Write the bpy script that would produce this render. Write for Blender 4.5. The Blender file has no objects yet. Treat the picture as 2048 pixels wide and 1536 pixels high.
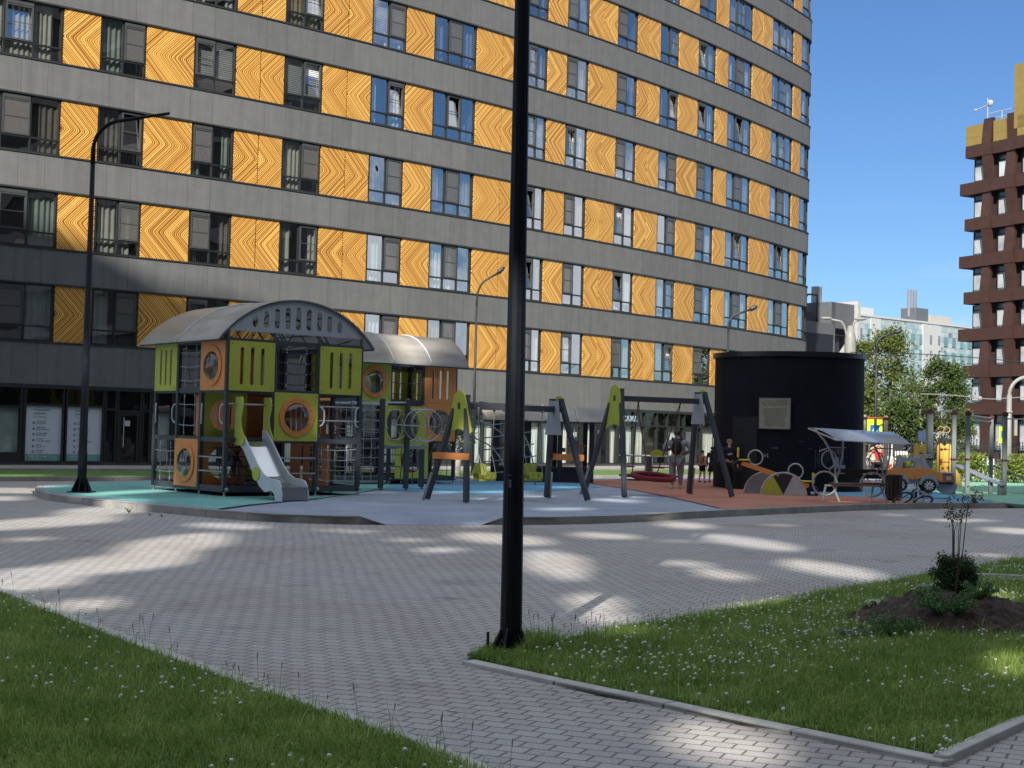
import bpy, bmesh, math, random
import numpy as np
from mathutils import Vector, Matrix, noise
random.seed(7)
R = math.radians
SC = bpy.context.scene
C = SC.collection
# ---------------------------------------------------------------- camera
FPX, EYE = 2840.0, 1.6
PITCH, ROLL = math.atan(94/2840), R(1.4)
_R0, _U0 = Vector((1,0,0)), Vector((0,-math.sin(PITCH),math.cos(PITCH)))
FWD = Vector((0,math.cos(PITCH),math.sin(PITCH)))
RGT = math.cos(ROLL)*_R0 + math.sin(ROLL)*_U0
UPV = -math.sin(ROLL)*_R0 + math.cos(ROLL)*_U0
CAM = Vector((0,0,EYE))
cd = bpy.data.cameras.new('camera'); cam = bpy.data.objects.new('camera', cd); C.objects.link(cam)
cd.sensor_width = 36; cd.lens = FPX/2048*36; cd.clip_end = 3000; cd.clip_start = .1
cam.matrix_world = Matrix(((RGT.x,UPV.x,-FWD.x,0),(RGT.y,UPV.y,-FWD.y,0),(RGT.z,UPV.z,-FWD.z,EYE),(0,0,0,1)))
SC.camera = cam
# ---------------------------------------------------------------- sun and sky
SUN_AZ, SUN_EL = R(14), R(34)      # azimuth: degrees left of straight behind the camera
SUN = Vector((-math.sin(SUN_AZ)*math.cos(SUN_EL), -math.cos(SUN_AZ)*math.cos(SUN_EL), math.sin(SUN_EL)))
sl = bpy.data.lights.new('sun','SUN'); sl.energy = 3.6; sl.angle = R(.6); sl.color = (1,.94,.85)
so = bpy.data.objects.new('sun', sl); C.objects.link(so)
so.rotation_euler = SUN.to_track_quat('Z','Y').to_euler()
W = bpy.data.worlds.new('World'); SC.world = W; W.use_nodes = True
nt = W.node_tree; bg = nt.nodes['Background']
sk = nt.nodes.new('ShaderNodeTexSky'); sk.sky_type = 'NISHITA'; sk.sun_disc = False
sk.sun_elevation = SUN_EL; sk.sun_rotation = math.atan2(SUN.x, SUN.y)
sk.air_density = 1.0; sk.dust_density = .0; sk.ozone_density = 2.0
def _n(t,**k):
    n=nt.nodes.new(t)
    for a,b in k.items(): setattr(n,a,b)
    return n
tcw=_n('ShaderNodeTexCoord'); sxyz=_n('ShaderNodeSeparateXYZ'); nt.links.new(tcw.outputs['Generated'],sxyz.inputs[0])
mpw=_n('ShaderNodeMapping'); mpw.inputs['Scale'].default_value=(1,1,2.6); nt.links.new(tcw.outputs['Generated'],mpw.inputs[0])
nzw=_n('ShaderNodeTexNoise'); nzw.inputs['Scale'].default_value=2.3; nzw.inputs['Detail'].default_value=9; nzw.inputs['Roughness'].default_value=.6; nzw.inputs['Distortion'].default_value=.4
nt.links.new(mpw.outputs[0],nzw.inputs['Vector'])
elev=_n('ShaderNodeMapRange'); elev.inputs['From Min'].default_value=.38; elev.inputs['From Max'].default_value=.62; nt.links.new(sxyz.outputs[2],elev.inputs['Value'])
side=_n('ShaderNodeMapRange'); side.inputs['From Min'].default_value=.55; side.inputs['From Max'].default_value=.1; nt.links.new(sxyz.outputs[1],side.inputs['Value'])
mxm=_n('ShaderNodeMath',operation='MAXIMUM'); nt.links.new(elev.outputs[0],mxm.inputs[0]); sm=_n('ShaderNodeMath',operation='MULTIPLY'); sm.inputs[1].default_value=.62; nt.links.new(side.outputs[0],sm.inputs[0]); nt.links.new(sm.outputs[0],mxm.inputs[1])
ad_=_n('ShaderNodeMath',operation='MULTIPLY_ADD'); ad_.inputs[1].default_value=.30; ad_.inputs[2].default_value=-.14; nt.links.new(mxm.outputs[0],ad_.inputs[0])
ad2=_n('ShaderNodeMath',operation='ADD'); nt.links.new(ad_.outputs[0],ad2.inputs[0]); nt.links.new(nzw.outputs['Fac'],ad2.inputs[1])
cm=_n('ShaderNodeMapRange'); cm.interpolation_type='SMOOTHSTEP'; cm.inputs['From Min'].default_value=.47; cm.inputs['From Max'].default_value=.64; nt.links.new(ad2.outputs[0],cm.inputs['Value'])
tint=_n('ShaderNodeMix',data_type='RGBA',blend_type='MULTIPLY'); tint.inputs['Factor'].default_value=1; tint.inputs['B'].default_value=(.235,.33,.46,1)
nt.links.new(sk.outputs[0],tint.inputs['A'])
cl=_n('ShaderNodeMix',data_type='RGBA'); cl.inputs['B'].default_value=(3.45,3.8,4.3,1); nt.links.new(cm.outputs[0],cl.inputs['Factor']); nt.links.new(tint.outputs['Result'],cl.inputs['A'])  # bright clouds added outside the view to fill the shade
# thin wisps low over the far houses
wz=_n('ShaderNodeMapping'); wz.inputs['Scale'].default_value=(6,6,60); nt.links.new(tcw.outputs['Generated'],wz.inputs[0])
wn_=_n('ShaderNodeTexNoise'); wn_.inputs['Scale'].default_value=1.0; wn_.inputs['Detail'].default_value=6; nt.links.new(wz.outputs[0],wn_.inputs['Vector'])
wb=_n('ShaderNodeMapRange'); wb.inputs['From Min'].default_value=.18; wb.inputs['From Max'].default_value=.05; nt.links.new(sxyz.outputs[2],wb.inputs['Value'])
wr=_n('ShaderNodeMapRange'); wr.inputs['From Min'].default_value=.5; wr.inputs['From Max'].default_value=.8; wr.inputs['To Max'].default_value=.35; nt.links.new(wn_.outputs['Fac'],wr.inputs['Value'])
wm=_n('ShaderNodeMath',operation='MULTIPLY'); nt.links.new(wb.outputs[0],wm.inputs[0]); nt.links.new(wr.outputs[0],wm.inputs[1])
w2=_n('ShaderNodeMix',data_type='RGBA'); w2.inputs['B'].default_value=(3.6,3.8,3.9,1); nt.links.new(wm.outputs[0],w2.inputs['Factor']); nt.links.new(cl.outputs['Result'],w2.inputs['A'])
nt.links.new(w2.outputs['Result'], bg.inputs[0]); bg.inputs[1].default_value = .12
SC.view_settings.view_transform = 'Standard'; SC.view_settings.look = 'None'
SC.view_settings.exposure = 1.0; SC.view_settings.gamma = 1
SC.cycles.max_bounces = 7; SC.cycles.diffuse_bounces = 3; SC.cycles.glossy_bounces = 3
SC.cycles.transparent_max_bounces = 12; SC.cycles.transmission_bounces = 3
SC.cycles.caustics_reflective = False; SC.cycles.caustics_refractive = False
# ---------------------------------------------------------------- pixel -> place
def ray(px, py): return (FWD*FPX + RGT*(px-1024) + UPV*(768-py)).normalized()
def G(px, py, z=0.0):
    d = ray(px,py); return CAM + d*((z-EYE)/d.z)
def AT(px, py, Y):
    d = ray(px,py); return CAM + d*(Y/d.y)
def proj(P):
    v = Vector(P)-CAM; f = v.dot(FWD)
    return (1024+FPX*v.dot(RGT)/f, 768-FPX*v.dot(UPV)/f) if f>.1 else (-9999,-9999)
# ---------------------------------------------------------------- object helpers
def link(o, parent=None):
    C.objects.link(o)
    if parent: o.parent = parent
    return o
def tag(o, label=None, cat=None, group=None, kind=None):
    if label: o['label'] = label
    if cat: o['category'] = cat
    if group: o['group'] = group
    if kind: o['kind'] = kind
    return o
def thing(name, label, cat, loc=(0,0,0), rz=0, group=None):
    o = bpy.data.objects.new(name, None); C.objects.link(o); o.location = loc; o.rotation_euler = (0,0,rz)
    o.empty_display_size = .2
    return tag(o, label, cat, group)
def copy_tree(o, parent=None):
    c = o.copy(); C.objects.link(c)
    if parent: c.parent = parent
    for ch in list(o.children): copy_tree(ch, c)
    return c
class MB:
    def __init__(s): s.v=[]; s.f=[]; s.m=[]; s.uv=[]
    def add(s, vs, fs, mi=0):
        n=len(s.v); s.v += [tuple(v) for v in vs]
        for f in fs: s.f.append(tuple(i+n for i in f)); s.m.append(mi)
        return s
    def box(s, c, d, rz=0, mi=0, M=None):
        x,y,z = d[0]/2,d[1]/2,d[2]/2
        vs=[Vector(p) for p in ((-x,-y,-z),(x,-y,-z),(x,y,-z),(-x,y,-z),(-x,-y,z),(x,-y,z),(x,y,z),(-x,y,z))]
        if M is None: M = Matrix.Rotation(rz,3,'Z')
        c=Vector(c)
        return s.add([M@v+c for v in vs], ((0,3,2,1),(4,5,6,7),(0,1,5,4),(1,2,6,5),(2,3,7,6),(3,0,4,7)), mi)
    def beam(s, a, b, w, h=None, up=(0,0,1), mi=0):
        a,b=Vector(a),Vector(b); h=h or w; d=(b-a); L=d.length; d.normalize(); up=Vector(up)
        if abs(d.dot(up))>.98: up=Vector((0,1,0)) if abs(d.y)<.9 else Vector((1,0,0))
        x=d.cross(up).normalized(); z=x.cross(d)
        M=Matrix((x,d,z)).transposed()
        return s.box((a+b)/2,(w,L,h),M=M,mi=mi)
    def tube(s, pts, r, n=8, mi=0, closed=False, cap=True):
        pts=[Vector(p) for p in pts]; N=len(pts); rs = r if isinstance(r,(list,tuple)) else [r]*N
        rings=[]; prev=None
        for i,p in enumerate(pts):
            if closed: t=(pts[(i+1)%N]-pts[i-1])
            else: t=pts[min(i+1,N-1)]-pts[max(i-1,0)]
            if t.length<1e-9: t=Vector((0,0,1))
            t.normalize()
            if prev is None:
                u=Vector((0,0,1)) if abs(t.z)<.9 else Vector((1,0,0))
                x=t.cross(u).normalized()
            else:
                x=(prev-t*prev.dot(t))
                x = x.normalized() if x.length>1e-6 else t.orthogonal().normalized()
            prev=x; y=t.cross(x)
            rings.append([p+(x*math.cos(2*math.pi*k/n)+y*math.sin(2*math.pi*k/n))*rs[i] for k in range(n)])
        vs=[v for rg in rings for v in rg]; fs=[]
        for i in range(N if closed else N-1):
            a=i*n; b=((i+1)%N)*n
            for k in range(n): fs.append((a+k,a+(k+1)%n,b+(k+1)%n,b+k))
        if cap and not closed: fs.append(tuple(range(n-1,-1,-1))); fs.append(tuple((N-1)*n+k for k in range(n)))
        return s.add(vs,fs,mi)
    def ring(s, c, r, t, axis=(0,0,1), n=24, m=6, mi=0, sx=1, sy=1):
        ax=Vector(axis).normalized(); x=ax.orthogonal().normalized(); 
        if abs(ax.z)<.9: x=ax.cross(Vector((0,0,1))).normalized()
        y=ax.cross(x); c=Vector(c)
        return s.tube([c+x*r*sx*math.cos(2*math.pi*k/n)+y*r*sy*math.sin(2*math.pi*k/n) for k in range(n)],t,m,mi,closed=True)
    def prism(s, poly, z0, z1, mi=0):
        n=len(poly); a=sum(poly[i][0]*poly[(i+1)%n][1]-poly[(i+1)%n][0]*poly[i][1] for i in range(n))
        if a<0: poly=poly[::-1]
        vs=[(p[0],p[1],z0) for p in poly]+[(p[0],p[1],z1) for p in poly]
        fs=[tuple(range(n-1,-1,-1)),tuple(range(n,2*n))]+[(i,(i+1)%n,n+(i+1)%n,n+i) for i in range(n)]
        return s.add(vs,fs,mi)
    def quad(s,a,b,c,d,mi=0): return s.add([a,b,c,d],[(0,1,2,3)],mi)
    def lathe(s, prof, c=(0,0,0), n=16, mi=0):
        c=Vector(c); vs=[]; fs=[]
        for r,z in prof:
            for k in range(n): vs.append(c+Vector((r*math.cos(2*math.pi*k/n),r*math.sin(2*math.pi*k/n),z)))
        for i in range(len(prof)-1):
            for k in range(n): fs.append((i*n+k,i*n+(k+1)%n,(i+1)*n+(k+1)%n,(i+1)*n+k))
        fs.append(tuple(range(n-1,-1,-1))); fs.append(tuple((len(prof)-1)*n+k for k in range(n)))
        return s.add(vs,fs,mi)
    def blob(s, c, r, seg=10, rg=7, jit=0, mi=0, M=None):
        c=Vector(c); vs=[]; fs=[]; r = r if isinstance(r,(tuple,list)) else (r,r,r)
        for i in range(1,rg):
            t=math.pi*i/rg
            for k in range(seg):
                p=2*math.pi*k/seg; j=1+random.uniform(-jit,jit)
                v=Vector((r[0]*math.sin(t)*math.cos(p)*j,r[1]*math.sin(t)*math.sin(p)*j,r[2]*math.cos(t)*j))
                vs.append(c+(M@v if M else v))
        t0=Vector((0,0,r[2])); 
        vs.append(c+(M@t0 if M else t0)); vs.append(c-(M@t0 if M else t0))
        for i in range(rg-2):
            for k in range(seg): fs.append((i*seg+k,(i+1)*seg+k,(i+1)*seg+(k+1)%seg,i*seg+(k+1)%seg))
        a=(rg-1)*seg
        for k in range(seg):
            fs.append((a,k,(k+1)%seg)); fs.append((a+1,(rg-2)*seg+(k+1)%seg,(rg-2)*seg+k))
        return s.add(vs,fs,mi)
    def mesh(s, name, mats, smooth=False, M=None):
        me=bpy.data.meshes.new(name); me.from_pydata([tuple(v) for v in s.v],[],s.f)
        for m in (mats if isinstance(mats,(list,tuple)) else [mats]): me.materials.append(m)
        if len(me.materials)>1: me.polygons.foreach_set('material_index', s.m)
        if smooth: me.polygons.foreach_set('use_smooth',[True]*len(me.polygons))
        me.update(); return me
    def build(s, name, mats, parent=None, smooth=False, loc=None, bevel=0):
        o=bpy.data.objects.new(name, s.mesh(name,mats,smooth)); link(o,parent)
        if loc is not None: o.location=loc
        if bevel:
            b=o.modifiers.new('b','BEVEL'); b.width=bevel; b.segments=2; b.limit_method='ANGLE'
        return o
DG=None
def plate(name, outer, holes, th, mat, parent=None, M=None, bevel=0.0, uvscale=None):
    """flat board with holes: outline in local x,z of matrix M (x right, y thickness, z up)"""
    cu=bpy.data.curves.new(name,'CURVE'); cu.dimensions='2D'; cu.fill_mode='BOTH'; cu.extrude=th/2; cu.bevel_depth=bevel
    for poly in [outer]+list(holes):
        sp=cu.splines.new('POLY'); sp.points.add(len(poly)-1); sp.use_cyclic_u=True
        for i,p in enumerate(poly): sp.points[i].co=(p[0],p[1],0,1)
    ob=bpy.data.objects.new(name+'_c',cu); C.objects.link(ob)
    dg=bpy.context.evaluated_depsgraph_get(); me=bpy.data.meshes.new_from_object(ob.evaluated_get(dg))
    bpy.data.objects.remove(ob); bpy.data.curves.remove(cu)
    X=Matrix(((1,0,0,0),(0,0,1,0),(0,1,0,0),(0,0,0,1)))   # (x,y,z)->(x, z, y)
    me.transform((M or Matrix.Identity(4))@X); me.flip_normals(); me.name=name
    me.materials.clear(); me.materials.append(mat)
    return link(bpy.data.objects.new(name,me),parent)
def circ(cx,cy,r,n=24,ry=None): return [(cx+r*math.cos(2*math.pi*k/n),cy+(ry or r)*math.sin(2*math.pi*k/n)) for k in range(n)]
def slot(cx,cy,w,h,n=6):
    r=w/2; p=[]
    for k in range(n+1): a=math.pi*k/n; p.append((cx+r*math.cos(a),cy+h/2-r+r*math.sin(a)))
    for k in range(n+1): a=math.pi+math.pi*k/n; p.append((cx+r*math.cos(a),cy-h/2+r+r*math.sin(a)))
    return p
def rrect(x0,z0,x1,z1,r=.03,n=4):
    p=[]
    for (cx,cz,a0) in ((x1-r,z1-r,0),(x0+r,z1-r,90),(x0+r,z0+r,180),(x1-r,z0+r,270)):
        for k in range(n+1): a=R(a0+90*k/n); p.append((cx+r*math.cos(a),cz+r*math.sin(a)))
    return p
def text(name, s, size, mat, parent=None, M=None, ext=.002, align='LEFT'):
    cu=bpy.data.curves.new(name,'FONT'); cu.body=s; cu.size=size; cu.extrude=ext; cu.align_x=align; cu.resolution_u=2
    ob=bpy.data.objects.new(name+'_c',cu); C.objects.link(ob)
    dg=bpy.context.evaluated_depsgraph_get(); me=bpy.data.meshes.new_from_object(ob.evaluated_get(dg))
    bpy.data.objects.remove(ob); bpy.data.curves.remove(cu)
    X=Matrix(((1,0,0,0),(0,0,-1,0),(0,1,0,0),(0,0,0,1)))
    me.transform((M or Matrix.Identity(4))@X); me.materials.clear(); me.materials.append(mat); me.name=name
    return link(bpy.data.objects.new(name,me),parent)
def frame4(o, xdir, zdir=(0,0,1)):
    x=Vector(xdir).normalized(); z=Vector(zdir).normalized(); y=z.cross(x).normalized(); z=x.cross(y)
    M=Matrix((x,y,z)).transposed().to_4x4(); M.translation=Vector(o); return M
# ---------------------------------------------------------------- materials
def N(nt,t,**k):
    n=nt.nodes.new(t)
    for a,b in k.items(): setattr(n,a,b)
    return n
def mat(name, col, rough=.6, metal=0, var=.12, vscale=3.0, bump=0, bscale=40, spec=.5, coat=0, col2=None, dirt=0):
    m=bpy.data.materials.new(name); m.use_nodes=True; t=m.node_tree; b=t.nodes['Principled BSDF']
    b.inputs['Roughness'].default_value=rough; b.inputs['Metallic'].default_value=metal
    b.inputs['Specular IOR Level'].default_value=spec; b.inputs['Coat Weight'].default_value=coat
    tc=N(t,'ShaderNodeTexCoord')
    nz=N(t,'ShaderNodeTexNoise'); nz.inputs['Scale'].default_value=vscale; nz.inputs['Detail'].default_value=6; nz.inputs['Roughness'].default_value=.65
    t.links.new(tc.outputs['Object'],nz.inputs['Vector'])
    mx=N(t,'ShaderNodeMix',data_type='RGBA'); c=Vector(col)
    c2=Vector(col2) if col2 else c*(1+var)
    mx.inputs['A'].default_value=(*(c*(1-var) if not col2 else c),1); mx.inputs['B'].default_value=(*c2,1)
    mr=N(t,'ShaderNodeMapRange'); mr.inputs['From Min'].default_value=.3; mr.inputs['From Max'].default_value=.7
    t.links.new(nz.outputs['Fac'],mr.inputs['Value']); t.links.new(mr.outputs[0],mx.inputs['Factor'])
    t.links.new(mx.outputs['Result'],b.inputs['Base Color'])
    if bump:
        n2=N(t,'ShaderNodeTexNoise'); n2.inputs['Scale'].default_value=bscale; n2.inputs['Detail'].default_value=4
        t.links.new(tc.outputs['Object'],n2.inputs['Vector'])
        bp=N(t,'ShaderNodeBump'); bp.inputs['Strength'].default_value=bump; bp.inputs['Distance'].default_value=.01
        t.links.new(n2.outputs['Fac'],bp.inputs['Height']); t.links.new(bp.outputs[0],b.inputs['Normal'])
    return m
def math_(t,op,a,b=None,c=None):
    n=N(t,'ShaderNodeMath',operation=op)
    for i,x in enumerate((a,b,c)):
        if x is None: continue
        if isinstance(x,(int,float)): n.inputs[i].default_value=x
        else: t.links.new(x,n.inputs[i])
    return n.outputs[0]
def ramp(t,fac,stops):
    n=N(t,'ShaderNodeValToRGB'); e=n.color_ramp.elements
    while len(e)<len(stops): e.new(.5)
    for i,(p,c) in enumerate(stops): e[i].position=p; e[i].color=(*c,1)
    t.links.new(fac,n.inputs[0]); return n.outputs[0]
def mat_glass(name, tint=(.55,.62,.6), ior=1.7, rough=.0, refl=(1,1,1)):
    m=bpy.data.materials.new(name); m.use_nodes=True; t=m.node_tree; t.nodes.clear()
    o=N(t,'ShaderNodeOutputMaterial'); mx=N(t,'ShaderNodeMixShader'); tr=N(t,'ShaderNodeBsdfTransparent'); gl=N(t,'ShaderNodeBsdfGlossy')
    gm=N(t,'ShaderNodeNewGeometry'); dp=N(t,'ShaderNodeVectorMath',operation='DOT_PRODUCT'); t.links.new(gm.outputs['Normal'],dp.inputs[0]); t.links.new(gm.outputs['Incoming'],dp.inputs[1])
    f0=((ior-1)/(ior+1))**2; fres=math_(t,'MULTIPLY_ADD',math_(t,'POWER',math_(t,'SUBTRACT',1,math_(t,'ABSOLUTE',dp.outputs['Value'])),4.0),1-f0,f0)
    tr.inputs[0].default_value=(*tint,1); gl.inputs[0].default_value=(*refl,1); gl.inputs['Roughness'].default_value=rough
    tc=N(t,'ShaderNodeTexCoord'); nz=N(t,'ShaderNodeTexNoise'); nz.inputs['Scale'].default_value=.9; nz.inputs['Detail'].default_value=1
    t.links.new(tc.outputs['Object'],nz.inputs['Vector']); bp=N(t,'ShaderNodeBump'); bp.inputs['Strength'].default_value=.25; bp.inputs['Distance'].default_value=.03
    t.links.new(nz.outputs['Fac'],bp.inputs['Height']); t.links.new(bp.outputs[0],gl.inputs['Normal'])
    t.links.new(fres,mx.inputs[0]); t.links.new(tr.outputs[0],mx.inputs[1]); t.links.new(gl.outputs[0],mx.inputs[2]); t.links.new(mx.outputs[0],o.inputs[0])
    return m
M_={}
def mm(k,*a,**kw):
    if k not in M_: M_[k]=mat(k,*a,**kw)
    return M_[k]
# ================================================================ ground
def mat_pavers():
    m=bpy.data.materials.new('concrete_pavers'); m.use_nodes=True; t=m.node_tree; b=t.nodes['Principled BSDF']
    tc=N(t,'ShaderNodeTexCoord'); mp=N(t,'ShaderNodeMapping'); mp.inputs['Rotation'].default_value=(0,0,R(24))
    t.links.new(tc.outputs['Object'],mp.inputs[0])
    nw=N(t,'ShaderNodeTexNoise'); nw.inputs['Scale'].default_value=.35; t.links.new(mp.outputs[0],nw.inputs['Vector'])
    ad=N(t,'ShaderNodeVectorMath',operation='MULTIPLY_ADD'); t.links.new(nw.outputs['Color'],ad.inputs[0]); ad.inputs[1].default_value=(.14,.14,0); t.links.new(mp.outputs[0],ad.inputs[2])
    br=N(t,'ShaderNodeTexBrick'); t.links.new(ad.outputs[0],br.inputs['Vector'])
    br.inputs['Scale'].default_value=1; br.inputs['Brick Width'].default_value=.16; br.inputs['Row Height'].default_value=.125
    br.inputs['Mortar Size'].default_value=.0075; br.inputs['Mortar Smooth'].default_value=.3; br.offset=.5; br.inputs['Bias'].default_value=-.1
    br.inputs['Color1'].default_value=(.405,.39,.38,1); br.inputs['Color2'].default_value=(.465,.455,.44,1); br.inputs['Mortar'].default_value=(.16,.15,.14,1)
    n1=N(t,'ShaderNodeTexNoise'); n1.inputs['Scale'].default_value=.25; n1.inputs['Detail'].default_value=5; t.links.new(tc.outputs['Object'],n1.inputs['Vector'])
    n2=N(t,'ShaderNodeTexNoise'); n2.inputs['Scale'].default_value=90; n2.inputs['Detail'].default_value=3; t.links.new(tc.outputs['Object'],n2.inputs['Vector'])
    c1=ramp(t,n1.outputs['Fac'],[(.3,(.86,.80,.77)),(.5,(1,.985,.97)),(.7,(.92,.95,1.02))])
    mu=N(t,'ShaderNodeMix',data_type='RGBA',blend_type='MULTIPLY'); mu.inputs['Factor'].default_value=1
    t.links.new(br.outputs['Color'],mu.inputs['A']); t.links.new(c1,mu.inputs['B'])
    c2=ramp(t,n2.outputs['Fac'],[(.3,(.72,.72,.72)),(.6,(1.05,1.05,1.05)),(.75,(1.3,1.3,1.3))])
    m2=N(t,'ShaderNodeMix',data_type='RGBA',blend_type='MULTIPLY'); m2.inputs['Factor'].default_value=1
    t.links.new(mu.outputs['Result'],m2.inputs['A']); t.links.new(c2,m2.inputs['B']); t.links.new(m2.outputs['Result'],b.inputs['Base Color'])
    n3=N(t,'ShaderNodeTexNoise'); n3.inputs['Scale'].default_value=1.3; n3.inputs['Detail'].default_value=8; n3.inputs['Roughness'].default_value=.7; t.links.new(tc.outputs['Object'],n3.inputs['Vector'])
    c3=ramp(t,n3.outputs['Fac'],[(.30,(.62,.60,.58)),(.42,(.97,.97,.97)),(.62,(1,1,1)),(.74,(1.16,1.15,1.12))]); m3=N(t,'ShaderNodeMix',data_type='RGBA',blend_type='MULTIPLY'); m3.inputs['Factor'].default_value=1
    t.links.new(m2.outputs['Result'],m3.inputs['A']); t.links.new(c3,m3.inputs['B']); t.links.new(m3.outputs['Result'],b.inputs['Base Color'])
    bp=N(t,'ShaderNodeBump'); bp.inputs['Strength'].default_value=.7; bp.inputs['Distance'].default_value=.006
    hh=math_(t,'MULTIPLY_ADD',n2.outputs['Fac'],.15,math_(t,'SUBTRACT',1,br.outputs['Fac']))
    t.links.new(hh,bp.inputs['Height']); t.links.new(bp.outputs[0],b.inputs['Normal']); b.inputs['Roughness'].default_value=.85
    return m
PAV=mat_pavers()
def mat_rubber(name,col):
    m=mat(name,col,rough=.95,var=.16,vscale=.9,bump=.5,bscale=160,spec=.2); return m
def poly_px(pts,z): return [tuple(G(x,y,z).xy) for x,y in pts]
def sheet(name,poly,z,m,kind='structure'):
    o=MB().add([(x,y,z) for x,y in poly],[tuple(range(len(poly)))]).build(name,m)
    if o.data.polygons[0].normal.z<0: o.data.flip_normals()
    return tag(o,kind=kind)
g=MB(); g.quad((-700,-700,-.012),(700,-700,-.012),(700,1200,-.012),(-700,1200,-.012)); tag(g.build('ground',mm('asphalt',(.12,.12,.12),rough=.9,bump=.3,bscale=30)),kind='structure')
sheet('pavement',[(-70,-40),(90,-40),(90,60),(-70,60)],0,PAV)
# raised playground platform (kerb top follows the photo's outline)
ZP=.13
front=[(69,977),(82,984),(110,990),(150,994),(200,1000),(260,1006),(340,1012.5),(410,1019),(486,1025),(550,1029),(612,1031),(680,1033),(720,1033.5)]
front2=[(1010,1034.5),(1100,1034.5),(1200,1032.5),(1300,1029),(1400,1023),(1558,1016),(1716,1009.5),(1868,1006.5),(2009,1006)]
back=[(2300,1000),(2300,955),(2048,953),(1900,953),(1700,955),(1400,957),(1000,958),(700,959),(450,960.5),(300,961),(180,963),(140,965.5),(122,971),(95,971.5),(75,972)]
Pf=[G(x,y,ZP) for x,y in front]; Pf2=[G(x,y,ZP) for x,y in front2]; Pb=[G(x,y,ZP) for x,y in back]
lowA=[G(772,1049.5,.004),G(860,1050,.004),G(962,1049.5,.004)]; Rm=[G(765,1027,ZP),G(975,1027,ZP)]; lowB=[G(2030,1014.5,.004),G(2120,1014,.004),G(2300,1012,.004)]

def inset(pts,d):   # move outline inward to leave the kerb stone
    n=len(pts); out=[]
    for i in range(n):
        a,b=pts[i-1],pts[(i+1)%n]; t=(b-a).to_2d().normalized(); out.append(Vector((pts[i].x-t.y*d,pts[i].y+t.x*d,pts[i].z)))
    return out
RUB={'teal':mat_rubber('teal_rubber',(.19,.43,.40)),'grey':mat_rubber('grey_blue_rubber',(.31,.355,.43)),'blue':mat_rubber('blue_rubber',(.14,.32,.47)),
     'red':mat_rubber('terracotta_rubber',(.44,.20,.145)),'green':mat_rubber('green_rubber',(.22,.43,.31))}
# base sheet: grey-blue rubber incl. the ramp
base=MB(); pts=[Vector(p) for p in Pf+Rm+Pf2+Pb]; base.add([(p.x,p.y,ZP) for p in pts],[tuple(range(len(pts)))])
o=base.build('playground_surface',RUB['grey']); tag(o,kind='structure')
if o.data.polygons[0].normal.z<0: o.data.flip_normals()
rmp=MB(); A0,A1=Pf[-1],Pf2[0]
rmp.add([A0,Rm[0],Rm[1],A1,lowA[2],lowA[1],lowA[0]],[(0,6,1),(1,6,5,4,2),(2,4,3)])
o=rmp.build('playground_ramp',RUB['grey']); tag(o,kind='structure')
rm2=MB(); B0=Pf2[-1]; lowB=[G(2030,1016,.004),G(2120,1016,.004),G(2300,1014,.004)]; B1=Pb[0]; rm2.add([B0,B1,lowB[2],lowB[1],lowB[0]],[(0,4,3),(0,3,2,1)])
o=rm2.build('playground_ramp',RUB['green']); tag(o,kind='structure')
# kerb stones: individual course
def kerb(pts, z0, z1, w, name, m, seg=1.0):
    L=[0]
    for i in range(len(pts)-1): L.append(L[-1]+(pts[i+1]-pts[i]).length)
    def at(s):
        for i in range(len(pts)-1):
            if s<=L[i+1] or i==len(pts)-2:
                t=(s-L[i])/max(1e-6,L[i+1]-L[i]); return pts[i].lerp(pts[i+1],t)
    mb=MB(); n=max(1,int(L[-1]/seg))
    for i in range(n):
        a=at(L[-1]*i/n); b=at(L[-1]*(i+1)/n); d=(b-a).to_2d().normalized(); nx=Vector((-d.y,d.x)); g_=.004
        dz=random.uniform(-.003,.003); sh=random.uniform(-.004,.004)
        p=[a.to_2d()+d*g_-nx*sh,b.to_2d()-d*g_-nx*sh,b.to_2d()-d*g_+nx*w,a.to_2d()+d*g_+nx*w]
        mb.prism([tuple(q) for q in p],z0,z1+dz)
    return tag(mb.build(name,m,bevel=.008),kind='structure')
KERB=mat('kerb_concrete',(.30,.29,.27),rough=.9,var=.25,vscale=2.2,bump=.5,bscale=35)
Pf_k=[Vector((p.x,p.y,0)) for p in ([Pb[-1]]+Pf)]
kerb(Pf_k,-.02,ZP+.008,.13,'kerb',KERB); kerb([Vector((p.x,p.y,0)) for p in Pf2],-.02,ZP+.008,.13,'kerb',KERB)
kerb([Vector((p.x,p.y,0)) for p in Pb[1:]],-.02,ZP+.008,.12,'kerb',KERB)
def wedge(a,b,w):   # kerb end sloping down into the ramp
    d=(b-a).to_2d().normalized(); n=Vector((-d.y,d.x)); mb=MB(); A=[a.to_2d(),a.to_2d()+n*w]; B=[b.to_2d(),b.to_2d()+n*w]; h=ZP+.008
    vs=[(A[0].x,A[0].y,-.02),(A[1].x,A[1].y,-.02),(B[1].x,B[1].y,-.02),(B[0].x,B[0].y,-.02),(A[0].x,A[0].y,h),(A[1].x,A[1].y,h),(B[1].x,B[1].y,.008),(B[0].x,B[0].y,.008)]
    mb.add(vs,((0,1,2,3),(4,7,6,5),(0,3,7,4),(1,5,6,2),(0,4,5,1),(3,2,6,7))); o=mb.build('kerb',KERB); tag(o,kind='structure')
wedge(Pf[-1],G(772,1049.2,0),.14); wedge(Pf2[0],G(962,1049.2,0),-.14); wedge(Pf2[-1],G(2030,1015.5,0),.14)
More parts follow.
